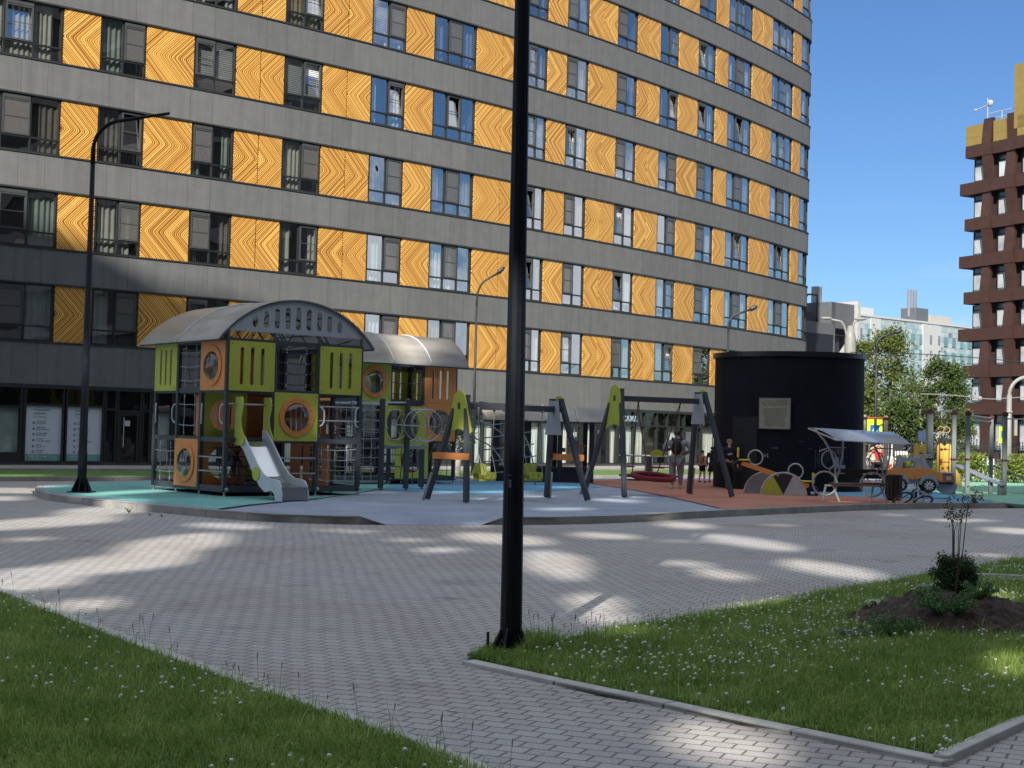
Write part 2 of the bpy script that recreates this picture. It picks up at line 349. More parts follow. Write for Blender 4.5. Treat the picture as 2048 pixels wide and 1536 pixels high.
# coloured rubber zones, 4 mm sheets
def zone(name,pts,m,k): sheet(name,poly_px(pts,ZP+.004*k),ZP+.004*k,m)
zone('playground_surface',[(78,979),(110,985),(200,996),(340,1008.5),(415,1015),(440,1018),(500,1010),(560,1004),(640,996),(700,988),(760,978),(790,970),(800,962),(450,962.5),(300,963),(185,965),(150,968),(100,973)],RUB['teal'],1)
zone('playground_surface',[(800,962),(790,970),(760,979),(850,984),(950,988),(1060,985),(1150,978),(1200,975),(1120,960)],RUB['blue'],2)
zone('playground_surface',[(1122,960),(1200,969),(1268,979),(1350,996),(1450,1018.5),(1558,1013.5),(1716,1007),(1860,1004.5),(1860,1002),(1760,994),(1700,987),(1640,984),(1620,975),(1750,974),(1800,966),(1700,960),(1400,960)],RUB['red'],1)
zone('playground_surface',[(1500,978),(1560,984),(1640,989),(1700,992),(1760,996),(1860,1002.5),(1990,1004.5),(1935,994),(1880,986),(1850,982),(1800,975),(1620,974)],RUB['blue'],2)
zone('playground_surface',[(1846,979),(1880,986),(1935,994),(2000,1004.5),(2290,998),(2290,958),(1860,957)],RUB['green'],1)
# dark joints between the zones
JN=mm('joint_rubber',(.03,.03,.035),rough=.9)
def joint(pts,w=.06):
    P=[G(x,y,ZP+.014) for x,y in pts]; mb=MB()
    for a,b in zip(P[:-1],P[1:]):
        d=(b-a).to_2d().normalized()*w/2; n=Vector((-d.y,d.x,0)); mb.quad(a-n,b-n,b+n,a+n)
    o=mb.build('surface_joint',JN); tag(o,kind='structure')
joint([(1122,960.5),(1200,969.5),(1268,979.5),(1350,996),(1440,1016)]); joint([(440,1017.5),(500,1009.5),(560,1003.5),(640,996)],.12); joint([(640,996),(700,988),(760,978)],.05)
joint([(1850,981),(1880,986),(1935,994),(1985,1002)],.05)
# strip lawn and footpath in front of the long building
GR_FAR=mat('lawn_far',(.09,.17,.035),rough=.9,var=.35,vscale=5,bump=.8,bscale=30)
SLAB=mat('path_slabs',(.33,.31,.28),rough=.9,var=.15,vscale=1.5,bump=.3,bscale=30)
def fpt(s,off=0):  # defined below in the building part; here only the straight offsets are needed
    pass
# ================================================================ the long curved apartment building
def _curve():
    T=[]; x,y=-16.0,44.5; ds=.1
    # forwards
    s=0; P=[(s,x,y,R(37.2))]
    S_END=47.2
    while s<S_END+4.5:
        h=R(37.2+.41*s) if s<S_END else R(37.2+.41*S_END)+(s-S_END)/1.7
        h=min(h,R(150)) if s>=S_END else h
        x+=math.cos(h)*ds; y+=math.sin(h)*ds; s+=ds; P.append((s,x,y,h))
    while s<S_END+14:
        x+=math.cos(h)*ds; y+=math.sin(h)*ds; s+=ds; P.append((s,x,y,h))
    Q=[]; x,y,s=-16.0,44.5,0
    while s>-12:
        h=R(37.2+.41*s); x-=math.cos(h)*ds; y-=math.sin(h)*ds; s-=ds; Q.append((s,x,y,h))
    return Q[::-1]+P, S_END
FT,S_END=_curve(); FT_S=np.array([f[0] for f in FT]); FT_X=np.array([f[1] for f in FT]); FT_Y=np.array([f[2] for f in FT]); FT_H=np.array([f[3] for f in FT])
def F(s,off=0,z=0):   # point on the facade line; off>0 = outwards
    x=float(np.interp(s,FT_S,FT_X)); y=float(np.interp(s,FT_S,FT_Y)); h=float(np.interp(s,FT_S,FT_H))
    return Vector((x+math.sin(h)*off,y-math.cos(h)*off,z))
def S(px,py):
    d=ray(px,py); c=d.x*FT_Y-d.y*FT_X
    for i in range(len(c)-1):
        if c[i]*c[i+1]<=0 and FT_S[i]<S_END+2.5:
            return float(FT_S[i]+(FT_S[i+1]-FT_S[i])*(c[i]/(c[i]-c[i+1]+1e-12)))
    return None
def strip(s0,s1,z0,z1,off0,off1,ds=.5,top=True):
    """solid ribbon between two offsets following the curve"""
    n=max(1,int((s1-s0)/ds)); mb=MB(); ss=[s0+(s1-s0)*i/n for i in range(n+1)]
    # finer at the rounded corner
    if s1>S_END:
        ss=[s for s in ss if s<S_END-.01]+[S_END+.25*i for i in range(int((s1-S_END)/.25)+1)]
    for s in ss:
        for (o,z) in ((off1,z0),(off1,z1),(off0,z1),(off0,z0)): mb.v.append(tuple(F(s,o,z)))
    for i in range(len(ss)-1):
        a=4*i; b=a+4
        for k in range(4):
            mb.f.append((a+k,b+k,b+(k+1)%4,a+(k+1)%4)); mb.m.append(0)
    mb.f.append((0,1,2,3)); mb.m.append(0); e=4*(len(ss)-1); mb.f.append((e+3,e+2,e+1,e)); mb.m.append(0)
    mb.ss=ss
    return mb
def uv_strip(o, ss):
    me=o.data; uv=me.uv_layers.new(name='UVMap').data; vs=me.vertices
    for l in me.loops: uv[l.index].uv=(ss[min(l.vertex_index//4,len(ss)-1)], vs[l.vertex_index].co.z)
def mat_band():
    m=bpy.data.materials.new('fibre_cement_grey'); m.use_nodes=True; t=m.node_tree; b=t.nodes['Principled BSDF']
    uv=N(t,'ShaderNodeUVMap'); sp=N(t,'ShaderNodeSeparateXYZ'); t.links.new(uv.outputs[0],sp.inputs[0]); u=sp.outputs[0]; v=sp.outputs[1]
    fl=math_(t,'FLOOR',math_(t,'DIVIDE',v,3.0)); uu=math_(t,'ADD',u,math_(t,'MULTIPLY',fl,.0))
    def seams(per,off): 
        x=math_(t,'MODULO',math_(t,'ADD',uu,off+100),per); return math_(t,'LESS_THAN',x,.016)
    s=math_(t,'MAXIMUM',seams(2.9,.4),seams(2.9,1.25))
    cell=math_(t,'ADD',math_(t,'FLOOR',math_(t,'DIVIDE',math_(t,'ADD',uu,100.4),2.9)),math_(t,'MULTIPLY',fl,17.3))
    wn=N(t,'ShaderNodeTexWhiteNoise',noise_dimensions='1D'); t.links.new(cell,wn.inputs['W'])
    nz=N(t,'ShaderNodeTexNoise'); nz.inputs['Scale'].default_value=1.2; nz.inputs['Detail'].default_value=7
    mp=N(t,'ShaderNodeMapping'); mp.inputs['Scale'].default_value=(3.6,.22,1); t.links.new(uv.outputs[0],mp.inputs[0]); t.links.new(mp.outputs[0],nz.inputs['Vector'])
    n2=N(t,'ShaderNodeTexNoise'); n2.inputs['Scale'].default_value=2.5; n2.inputs['Detail'].default_value=8; t.links.new(uv.outputs[0],n2.inputs['Vector'])
    f=math_(t,'ADD',math_(t,'MULTIPLY',nz.outputs['Fac'],.5),math_(t,'ADD',math_(t,'MULTIPLY',n2.outputs['Fac'],.3),math_(t,'MULTIPLY',wn.outputs['Value'],.12)))
    c=ramp(t,f,[(.32,(.125,.127,.127)),(.48,(.150,.152,.152)),(.66,(.180,.181,.180))])
    mx=N(t,'ShaderNodeMix',data_type='RGBA'); t.links.new(s,mx.inputs['Factor']); t.links.new(c,mx.inputs['A']); mx.inputs['B'].default_value=(.085,.085,.085,1)
    t.links.new(mx.outputs['Result'],b.inputs['Base Color']); b.inputs['Roughness'].default_value=.75
    return m
def mat_zebra():
    m=bpy.data.materials.new('zebrano_panel'); m.use_nodes=True; t=m.node_tree; b=t.nodes['Principled BSDF']
    uv=N(t,'ShaderNodeUVMap'); sp=N(t,'ShaderNodeSeparateXYZ'); t.links.new(uv.outputs[0],sp.inputs[0])
    nz=N(t,'ShaderNodeTexNoise'); nz.inputs['Scale'].default_value=1.6; nz.inputs['Detail'].default_value=3; t.links.new(uv.outputs[0],nz.inputs['Vector'])
    av=math_(t,'ABSOLUTE',sp.outputs[1])
    # rounded apex: sqrt(v^2+e)
    av=math_(t,'SQRT',math_(t,'ADD',math_(t,'MULTIPLY',av,av),.0012))
    w=math_(t,'ADD',math_(t,'ADD',sp.outputs[0],math_(t,'MULTIPLY',av,.95)),math_(t,'MULTIPLY',nz.outputs['Fac'],.035))
    w1=N(t,'ShaderNodeTexNoise',noise_dimensions='1D'); w1.inputs['Scale'].default_value=11; w1.inputs['Detail'].default_value=3; w1.inputs['Roughness'].default_value=.7; t.links.new(w,w1.inputs['W'])
    sn=math_(t,'SINE',math_(t,'ADD',math_(t,'MULTIPLY',w,80),math_(t,'MULTIPLY',w1.outputs['Fac'],8)))
    f=math_(t,'ADD',math_(t,'MULTIPLY',sn,.36),math_(t,'ADD',.24,math_(t,'MULTIPLY',w1.outputs['Fac'],.5)))
    c=ramp(t,f,[(.26,(.20,.065,.01)),(.40,(.50,.20,.035)),(.60,(.74,.35,.065)),(.78,(.98,.62,.17))])
    t.links.new(c,b.inputs['Base Color']); b.inputs['Roughness'].default_value=.4; b.inputs['Specular IOR Level'].default_value=.35
    return m
BAND=mat_band(); ZEB=mat_zebra()
DK=mm('window_frame_dark',(.018,.022,.022),rough=.45); SASH=mm('sash_grey',(.07,.075,.075),rough=.4); TRIM=mm('trim_dark',(.03,.034,.034),rough=.5)
GLS=mat_glass('window_glass',tint=(.80,.85,.84),ior=5.8); GLS2=mat_glass('window_glass_open',tint=(.35,.4,.4),ior=3.2)
def mat_screen():
    m=bpy.data.materials.new('insect_screen'); m.use_nodes=True; t=m.node_tree; b=t.nodes['Principled BSDF']; o=t.nodes['Material Output']
    b.inputs['Base Color'].default_value=(.16,.155,.15,1); b.inputs['Roughness'].default_value=.8
    tr=N(t,'ShaderNodeBsdfTransparent'); mx=N(t,'ShaderNodeMixShader'); mx.inputs[0].default_value=.6
    t.links.new(tr.outputs[0],mx.inputs[1]); t.links.new(b.outputs[0],mx.inputs[2]); t.links.new(mx.outputs[0],o.inputs[0]); return m
SCREEN=mat_screen()
CURT=[mm('curtain_cream',(.85,.80,.70),rough=.9),mm('curtain_white',(.9,.9,.88),rough=.9),mm('curtain_sage',(.55,.62,.55),rough=.9),mm('curtain_taupe',(.32,.27,.23),rough=.9),mm('curtain_sand',(.55,.42,.25),rough=.9)]
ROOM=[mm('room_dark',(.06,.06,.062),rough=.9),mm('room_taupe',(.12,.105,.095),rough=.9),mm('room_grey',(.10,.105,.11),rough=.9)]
Z0=4.05; FH=3.0; WH=1.9
bld=thing('apartment_building','long curved apartment building with zebra wood chevron panels between dark windows and grey bands','building',tuple(F(0)))
def bpart(mb,name,mats,parent=bld,smooth=False):
    o=mb.build(name,mats,parent,smooth)
    if parent is bld: o.matrix_parent_inverse=Matrix.Translation(-bld.location)
    return o
def bfix(o): return o
COLS=[('w',-75,0.0,2),('p',-75,-140,1)]
# (kind, x0, x1, style) read in the second window row; y grows along the row
def yrow(x): return 250+ (x*.11 if x<950 else 104.5+(x-950)*.13)
EDG=[('w',-60,120.5,'L3'),('p',121.5,194.5,1),('w',195.5,287,'R'),('p',288,382.5,1),('w',383.5,467.5,'L'),('p',468.5,563.3,2),('w',564.3,641,'R'),('p',642,737,2),('w',738,806.5,'R'),
 ('p',807.5,862,1),('w',863,947.5,'C'),('p',948.5,1050,2),('w',1051,1090,'L'),('p',1091,1128.3,1),('w',1129,1172.2,'L'),('p',1173,1228.7,2),('w',1229.3,1269.7,'L'),('p',1270.3,1315,2),
 ('w',1315.7,1352.6,'R'),('p',1353.2,1391.4,1),('w',1392,1426.6,'L'),('p',1427.2,1451.5,1),('w',1452,1499.2,'C'),('p',1499.7,1539.3,2),('w',1539.8,1581.8,'C'),('p',1582.2,1597.8,1)]
spans=[(k,S(a,yrow(a)),S(b,yrow(b)),st) for k,a,b,st in EDG]
sc=spans[-1][2]; spans+=[('w',sc+.05,S_END+.1,'1'),('w',S_END+.12,S_END+.9,'1'),('w',S_END+.92,S_END+1.7,'1'),('p',S_END+1.72,S_END+3.2,1)]
S0=-11.5; S1=S_END+13.5; NF=10
for k in range(NF+1):
    zb=Z0+FH*k-(FH-WH) if k else 2.72
    zt=Z0+FH*k
    mb=strip(S0,S1,zb,zt,-.35,.03); o=bpart(mb,'spandrel_band',BAND); uv_strip(o,mb.ss)
    tb=strip(S0,S1,zt-.004,zt+.045,-.2,.06); bpart(tb,'window_sill',TRIM)
    t2=strip(S0,S1,zb-.05,zb+.004,-.2,.045); bpart(t2,'window_head',TRIM)
ztop=Z0+FH*NF
mb=strip(S0,S1,ztop,ztop+1.2,-.35,.0); o=bpart(mb,'parapet',BAND); uv_strip(o,mb.ss)
# core behind the rooms
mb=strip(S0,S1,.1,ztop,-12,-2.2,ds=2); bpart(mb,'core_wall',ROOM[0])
for k in range(NF+1): bpart(strip(S0,S1,Z0+FH*k-.7,Z0+FH*k-.4,-2.2,-.35,ds=2),'floor_slab',ROOM[2])
class Loc:
    def __init__(s,a,b): s.A=F(a); s.B=F(b); s.u=(s.B-s.A); s.L=s.u.length; s.u.normalize(); s.n=Vector((s.u.y,-s.u.x,0))
    def p(s,u,w,z): return s.A+s.u*u+s.n*w+Vector((0,0,z))
def lbox(mb,L,u0,u1,w0,w1,z0,z1,mi=0):
    P=[L.p(u,w,z) for z in (z0,z1) for (u,w) in ((u0,w1),(u1,w1),(u1,w0),(u0,w0))]
    mb.add(P,((0,3,2,1),(4,5,6,7),(0,1,5,4),(1,2,6,5),(2,3,7,6),(3,0,4,7)),mi)
rw=random.Random(11)
def curtain(L,u0,u1,z0,z1,m,w=-.22,amp=.035):
    mb=MB(); n=max(4,int((u1-u0)/.035)); ph=rw.random()*6
    for i in range(n+1):
        u=u0+(u1-u0)*i/n; ww=w+amp*math.sin(i*1.25+ph+.6*math.sin(i*.31))
        mb.v+= [tuple(L.p(u,ww,z0)),tuple(L.p(u,ww,z1))]
    for i in range(n): mb.f.append((2*i,2*i+2,2*i+3,2*i+1)); mb.m.append(0)
    return mb
def window(s0,s1,zb,st,k):
    L=Loc(s0,s1); W_=L.L; zt=zb+WH; fr=MB(); zm=zb+WH*.27; d=.05; w0,w1=-.14,-.03
    for a,b in ((0,d),(W_-d,W_)): lbox(fr,L,a,b,w0,w1,zb,zt)
    lbox(fr,L,d,W_-d,w0,w1,zb+.045,zb+.09); lbox(fr,L,d,W_-d,w0,w1,zt-.08,zt-.045); lbox(fr,L,d,W_-d,w0,w1-.003,zm-.025,zm+.03)
    n=3 if st in('C','L3') else (1 if st=='1' else 2); sash={'L':0,'R':1,'C':1,'L3':1,'1':-1}[st]
    for i in range(1,n): u=W_*i/n; lbox(fr,L,u-.025,u+.025,w0,w1-.006,zb+.09,zt-.08)
    win=bpart(fr,'window',DK)
    op=None
    if sash>=0:
        sb=MB(); a=W_*sash/n+.03; b=W_*(sash+1)/n-.03
        if sash==0: a=d+.005
        if sash==n-1: b=W_-d-.005
        top=zt-.09
        if st!='C' and rw.random()<.85: lbox(sb,L,a,b,-.12,.0,zt-.21,zt-.09); top=zt-.21
        q=.055
        for (x0,x1,y0,y1) in ((a,a+q,zm+.035,top),(b-q,b,zm+.035,top),(a+q,b-q,zm+.035,zm+.035+q),(a+q,b-q,top-q,top)): lbox(sb,L,x0,x1,-.10,-.012,y0,y1)
        lbox(sb,L,a+q,b-q,-.03,-.018,(zm+top)/2,(zm+top)/2+.025)
        bpart(sb,'sash',SASH,win)
        op=(a+q,b-q,zm+.09,top-q)
    # glass: whole area except sash gets a plain pane; sash may be screened or tilted
    g=MB(); us=[W_*i/n for i in range(n+1)]
    for i in range(n):
        a,b=us[i]+(d if i==0 else .025),us[i+1]-(d if i==n-1 else .025); t=rw.uniform(-.006,.006)
        g.quad(L.p(a,-.085,zb+.08),L.p(b,-.085+t,zb+.08),L.p(b,-.085+t,zm-.02),L.p(a,-.085,zm-.02))
        if i!=sash: 
            t=rw.uniform(-.012,.012); g.quad(L.p(a,-.085,zm+.02),L.p(b,-.085+t,zm+.02),L.p(b,-.085+t,zt-.07),L.p(a,-.085,zt-.07))
    r=rw.random()
    if op and r<.6:
        sq=MB(); sq.quad(L.p(op[0],-.03,op[2]-.03),L.p(op[1],-.03,op[2]-.03),L.p(op[1],-.03,op[3]+.02),L.p(op[0],-.03,op[3]+.02)); bpart(sq,'insect_screen',SCREEN,win)
    if op:
        ti=.0 if r<.72 else .14
        g.quad(L.p(op[0],-.075,op[2]-.02),L.p(op[1],-.075,op[2]-.02),L.p(op[1],-.075-ti,op[3]+.02),L.p(op[0],-.075-ti,op[3]+.02))
    bpart(g,'pane',GLS,win)
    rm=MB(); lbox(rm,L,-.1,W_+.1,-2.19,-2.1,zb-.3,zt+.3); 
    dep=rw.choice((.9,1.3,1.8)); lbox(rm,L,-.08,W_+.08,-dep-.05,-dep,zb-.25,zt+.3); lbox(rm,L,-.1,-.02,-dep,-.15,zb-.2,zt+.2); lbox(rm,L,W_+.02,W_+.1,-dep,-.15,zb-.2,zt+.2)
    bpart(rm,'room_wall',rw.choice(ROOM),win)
    q=rw.random()
    if q<.82:
        m=rw.choice(CURT); mode=rw.random(); mb=MB()
        if mode<.45: parts=[(0.04,W_*rw.uniform(.18,.34)),(W_*rw.uniform(.68,.8),W_-.04)]
        elif mode<.75: parts=[(0.04,W_*rw.uniform(.4,.65))]
        else: parts=[(W_*rw.uniform(.05,.15),W_*rw.uniform(.8,.97))]
        for a,b in parts:
            c=curtain(L,a,b,zb-.1,zt+.1,m); mb.add(c.v,c.f)
        bpart(mb,'curtain',m,win,True)
    elif q<.92:
        mb=MB(); nz_=int(WH*.8/.07); 
        for i in range(nz_): lbox(mb,L,.06,W_-.06,-.17,-.165,zt-.1-.07*i-.05,zt-.1-.07*i)
        bpart(mb,'blind',CURT[1],win)
    if rw.random()<.25:   # plant or clutter on the inner sill
        mb=MB()
        for i in range(rw.randint(2,5)):
            u=rw.uniform(.1,W_-.1); c=L.p(u,-.2,zb+.12+rw.uniform(0,.1)); mb.blob(c,(.06,.06,rw.uniform(.07,.13)),8,6,.1)
        bpart(mb,'sill_clutter',rw.choice((mm('plant_dark',(.05,.09,.03)),CURT[1])),win)
    return win
def wood(s0,s1,zb,leafs,k,salt):
    sg=1 if k%2 else -1
    mb=MB(); n=max(1,int((s1-s0)/1.2)); uvs=[]
    for lf in range(leafs):
        a=s0+(s1-s0)*lf/leafs+.022*(lf>0); b=s0+(s1-s0)*(lf+1)/leafs-.022*(lf<leafs-1)
        L=Loc(a,b); base=len(mb.v); lbox(mb,L,0,L.L,-.14,.0,zb+.045,zb+WH-.05)
        off=(hash((salt,k,lf,3))%97)*.31
        for fi in range(6):
            for vi in mb.f[-6+fi]:
                p=Vector(mb.v[vi]); u=(p-L.A).dot(L.u); uvs.append((u*-sg+off,p.z-(zb+WH/2)))
    o=bpart(mb,'wood_panel',ZEB); uv=o.data.uv_layers.new(name='UVMap').data
    for i,c in enumerate(uvs): uv[i].uv=c
    return o
nw=0
for k in range(NF):
    zb=Z0+FH*k; solid=MB()
    for i,(kd,a,b,st) in enumerate(spans):
        pa=proj(F(b,0,zb)); vis = pa[1]>-12
        if not vis: continue
        if kd=='w': window(a+.012,b-.012,zb,st,k); nw+=1
        else: wood(a,b,zb,st,k,i)
    L=Loc(-11.5,spans[0][1]-.1)
# upper floors outside the frame: plain dark glazing ribbon; right-hand return: ribbon too
kk=[k for k in range(NF)]
for k in kk:
    zb=Z0+FH*k; first=None
    for i,(kd,a,b,st) in enumerate(spans):
        if proj(F(b,0,zb))[1]<=-12: first=b
    if first is not None: bpart(strip(S0,first-.03,zb+.05,zb+WH-.05,-.3,-.1,ds=1),'glazing_ribbon',mm('ribbon_glass',(.03,.035,.04),rough=.1))
    else: bpart(strip(S0,spans[0][1]-.03,zb+.05,zb+WH-.05,-.3,-.1,ds=1),'glazing_ribbon',mm('ribbon_glass',(.03,.035,.04),rough=.1))
    bpart(strip(S_END+3.3,S1,zb+.05,zb+WH-.05,-.3,-.1,ds=1),'glazing_ribbon',mm('ribbon_glass',(.03,.035,.04),rough=.1))
print('windows',nw)
# ---------------------------------------------------------------- ground floor shops
ZG=.16
bpart(strip(S0,S1,ZG-.1,ZG+.12,-.5,-.02),'plinth',mm('plinth_dark',(.05,.05,.055),rough=.8))
bpart(strip(S0,S1,2.60,2.66,-.5,.05),'shop_cornice',TRIM)
bpart(strip(S0,S1,ZG,2.7,-2.2,-1.6,ds=1),'shop_back_wall',mm('shop_back',(.05,.05,.055),rough=.9))
SHGL=mat_glass('shop_glass',tint=(.9,.93,.92),ior=1.7)
WHP=mm('poster_white',(.55,.60,.66),rough=.5,var=.05); GRP=mm('poster_green',(.16,.33,.30),rough=.5); INK=mm('poster_ink',(.10,.16,.19),rough=.6); MINT=mm('poster_pale_text',(.62,.72,.70),rough=.6)
STEEL=mm('steel_bright',(.6,.6,.6),rough=.3,metal=.9)
VBL=[mm('vertical_blind_mint',(.80,.88,.85),rough=.8,var=.06),mm('vertical_blind_cream',(.86,.86,.78),rough=.8,var=.06),mm('vertical_blind_grey',(.30,.31,.32),rough=.8)]
def zline(px,py): 
    s=S(px,py); p=F(s); d=ray(px,py); t=p.y/d.y; return EYE+d.z*t
def bay(x0,x1,kind,y=880,zt=1.95,zb=.28,content=None,door=False):
    a,b=S(x0,y),S(x1,y); L=Loc(a,b); fr=MB(); W_=L.L
    for u0,u1 in ((0,.06),(W_-.06,W_)): lbox(fr,L,u0,u1,-.14,-.0,ZG+.12,2.6)
    lbox(fr,L,.06,W_-.06,-.14,-.003,zt,zt+.07); lbox(fr,L,.06,W_-.06,-.14,-.003,ZG+.12,zb)
    if door:
        for u0,u1 in ((.06,.16),(W_-.16,W_-.06)): lbox(fr,L,u0,u1,-.12,-.02,zb,zt)
        lbox(fr,L,.16,W_-.16,-.12,-.02,zt-.1,zt)
    w=bpart(fr,'shop_door' if door else 'shop_window',DK)
    g=MB(); g.quad(L.p(.06,-.08,zb),L.p(W_-.06,-.08,zb),L.p(W_-.06,-.08,zt),L.p(.06,-.08,zt)); g.quad(L.p(.06,-.08,zt+.07),L.p(W_-.06,-.08,zt+.07),L.p(W_-.06,-.08,2.6),L.p(.06,-.08,2.6))
    bpart(g,'pane',SHGL,w)
    if kind=='blind':
        m=content if content else rw.choice(VBL[:2]); mb=MB(); u=.08
        while u<W_-.1:
            wd=.09; 
            if rw.random()>.06: mb.quad(L.p(u,-.16+rw.uniform(-.02,.02),zb),L.p(u+wd,-.16+rw.uniform(-.02,.02),zb),L.p(u+wd,-.16,zt),L.p(u,-.16,zt))
            u+=wd+.006
        bpart(mb,'vertical_blind',m,w)
        mb=MB(); lbox(mb,L,.07,W_-.07,-.14,-.13,zt-.22,zt); bpart(mb,'blind_rail',VBL[2],w)
    if kind=='film':
        mb=MB(); lbox(mb,L,.07,W_-.07,-.13,-.12,zb,zt); bpart(mb,'window_film',content,w)
    if door:
        mb=MB(); mb.tube([L.p(.22,.03,.75),L.p(.22,.03,1.75)],.016,8); mb.tube([L.p(.22,.03,.85),L.p(.22,-.05,.85)],.01,6); mb.tube([L.p(.22,.03,1.65),L.p(.22,-.05,1.65)],.01,6); bpart(mb,'door_handle',STEEL,w)
    return w,L
FILMG=mm('film_sage',(.30,.36,.34),rough=.5,var=.1)
bay(-90,42,'film',content=FILMG,zb=.55,zt=1.95)
def poster(x0,x1,rows):
    w,L=bay(x0,x1,'none',zb=.22,zt=2.03); W_=L.L; mb=MB(); lbox(mb,L,.06,W_-.06,-.075,-.07,.23,2.03); p=bpart(mb,'poster',WHP,w)
    mb=MB(); lbox(mb,L,.062,W_-.062,-.07,-.066,.232,.50); bpart(mb,'poster_footer',GRP,w)
    def T(s,u,z,size,m): 
        o=text('poster_text',s,size,m,w,frame4(L.p(u,-.063,z),L.u,(0,0,1)),.0008); bfix(o)
    T('4 причины',.32,1.88,.095,INK); T('выбрать',.32,1.77,.095,INK); T('«Э Метод»',.31,1.66,.085,GRP)
    z=1.52
    for a,b in rows:
        T(a,.42,z,.062,INK); T(b,.42,z-.062,.062,INK)
        ic=MB(); ic.ring(L.p(.33,-.064,z-.02),.03,.008,tuple(L.n),12,5); ic.blob(L.p(.33,-.064,z-.05),(.03,.004,.012),8,5); bpart(ic,'poster_icon',INK,w)
        z-=.185
    T('8 800 200 17 84',.2,.40,.085,MINT); T('ул. Мебельная, 47',.2,.33,.05,MINT); 
rows=[('Авторская','методика'),('Занятия в','мини-группах'),('Вовлечение','родителей'),('Только','профессионалы'),('Центр','для детей'),('Удобный','формат')]
bay(42,47,'none')
poster(47,127,rows); poster(130,207,rows)
bay(208,232,'none'); w,L=bay(233,282,'none',door=True,zb=.25,zt=1.9)
mb=MB(); lbox(mb,L,.3,.48,-.078,-.07,1.45,1.63); bpart(mb,'door_notice',WHP,w)
bay(283,300,'none')
bay(300,345,'film',content=mm('film_pale',(.42,.47,.47)),zt=1.9)
x=346
for x0,x1,k in ((346,392,'none'),(392,440,'film'),(440,470,'none'),(470,520,'blind'),(520,560,'none'),(560,610,'blind'),(610,640,'none'),(640,690,'blind'),(690,722,'blind'),(722,760,'none'),(760,800,'blind'),(800,835,'none'),(835,880,'none'),(880,940,'none')):
    bay(x0,x1,k,content=VBL[0] if k=='film' else None)
def notice(px,py,w=.2,h=.2):
    s=S(px,py); L=Loc(s-.1,s+.1); z=zline(px,py); mb=MB(); lbox(mb,L,0,w,-.07,-.062,z-h/2,z+h/2); bpart(mb,'door_notice',mm('paper_white',(.8,.82,.8)),bld)
RB=[(941,966,'blind',0),(966,992,'blind',1),(992,1010,'none',0),(1010,1040,'blind',1),(1040,1053,'door',0),(1053,1082,'blind',0),(1082,1113,'blind',0),(1113,1141,'blind',1),(1141,1166,'door',0),(1166,1190,'blind',1),(1190,1201,'door',0),(1201,1217,'none',0),(1217,1235,'blind',1),(1235,1248,'door',0),(1248,1268,'blind',0),(1268,1290,'blind',1),(1290,1314,'none',0),(1314,1335,'none',0),(1335,1358,'blind',0),(1358,1369,'none',0),(1369,1394,'film',0),(1394,1403,'none',0),(1403,1440,'blind',1),(1440,1470,'none',0),(1470,1520,'blind',0),(1520,1600,'none',0)]
for x0,x1,k,c in RB:
    if k=='door': w,L=bay(x0,x1,'none',door=True)
    else: bay(x0,x1,k,content=(VBL[c] if k=='blind' else mm('film_grey',(.22,.23,.24))))
for px,py in ((1048,866),(1152,869),(1197,865),(1243,872),(1347,905)): notice(px,py)
# shop sign boards
def sign(px0,px1,py,s,col,size,z):
    a,b=S(px0,py),S(px1,py); L=Loc(a,b); mb=MB(); lbox(mb,L,-.1,L.L+.1,-.02,.03,z-.12,z+.38); w=bpart(mb,'sign_board',mm('sign_dark',(.012,.014,.02),rough=.4))
    o=text('sign_lettering',s,size,col,w,frame4(L.p(.02,.032,z),L.u),.006); bfix(o)
BLU=mm('letters_blue',(.05,.35,.60),rough=.4); WLB=mm('letters_pale_blue',(.45,.60,.72),rough=.4)
sign(1191,1208,835,'ЦЕНТР',BLU,.30,2.22); sign(1222,1250,838,'МАССАЖА',WLB,.36,2.16)
# footpath and strip lawn
def ribbon(name,s0,s1,o0,o1,z,m):
    ss=[s0+(s1-s0)*i/60 for i in range(61)]; mb=MB()
    for s in ss: mb.v+=[tuple(F(s,o0,z)),tuple(F(s,o1,z))]
    for i in range(60): mb.f.append((2*i,2*i+1,2*i+3,2*i+2)); mb.m.append(0)
    o=mb.build(name,m); tag(o,kind='structure')
    if o.data.polygons[0].normal.z<0: o.data.flip_normals()
    return o
ribbon('footpath',-11,S_END,-.4,3.4,.15,SLAB)
ribbon('lawn',-11,S_END,3.4,8.3,.10,GR_FAR); 
kb=[F(s,8.3) for s in np.linspace(S_END,-11,60)]; kerb([Vector((p.x,p.y,0)) for p in kb],-.02,.12,.12,'kerb',KERB,1.5)
kb=[F(s,3.4) for s in np.linspace(S_END,-11,60)]; kerb([Vector((p.x,p.y,0)) for p in kb],.0,.17,.1,'kerb',KERB,1.5)
# ================================================================ unseen wall added behind the camera, cut to shape the shade and light patches
YC=-16.0
def back(P):   # where the sun ray through P crosses the plane y=YC
    P=Vector(P); t=(YC-P.y)/SUN.y; q=P+SUN*t; return (q.x,q.z)
def fac_pt(px,py):
    s=S(px,py); p=F(s); d=ray(px,py); return CAM+d*(p.y/d.y)
prof=[fac_pt(-60,395),fac_pt(0,417),fac_pt(100,455),fac_pt(170,492),fac_pt(250,535),fac_pt(340,583),fac_pt(450,603),fac_pt(560,635),fac_pt(700,720),fac_pt(800,820),fac_pt(860,925)]
prof=[back(p) for p in prof]+[back(G(900,960,.13)),back(G(1000,957,.13)),back(G(1100,957,.13)),back(G(1400,957,.13)),back(G(1650,960,.13)),back(G(1790,961,.13)),back(G(1900,973,.13)),back(G(2048,972,.13)),back(G(2400,970,.13))]
prof=[(prof[0][0]-30,prof[0][1]+2)]+prof+[(prof[-1][0]+60,prof[-1][1]+8)]
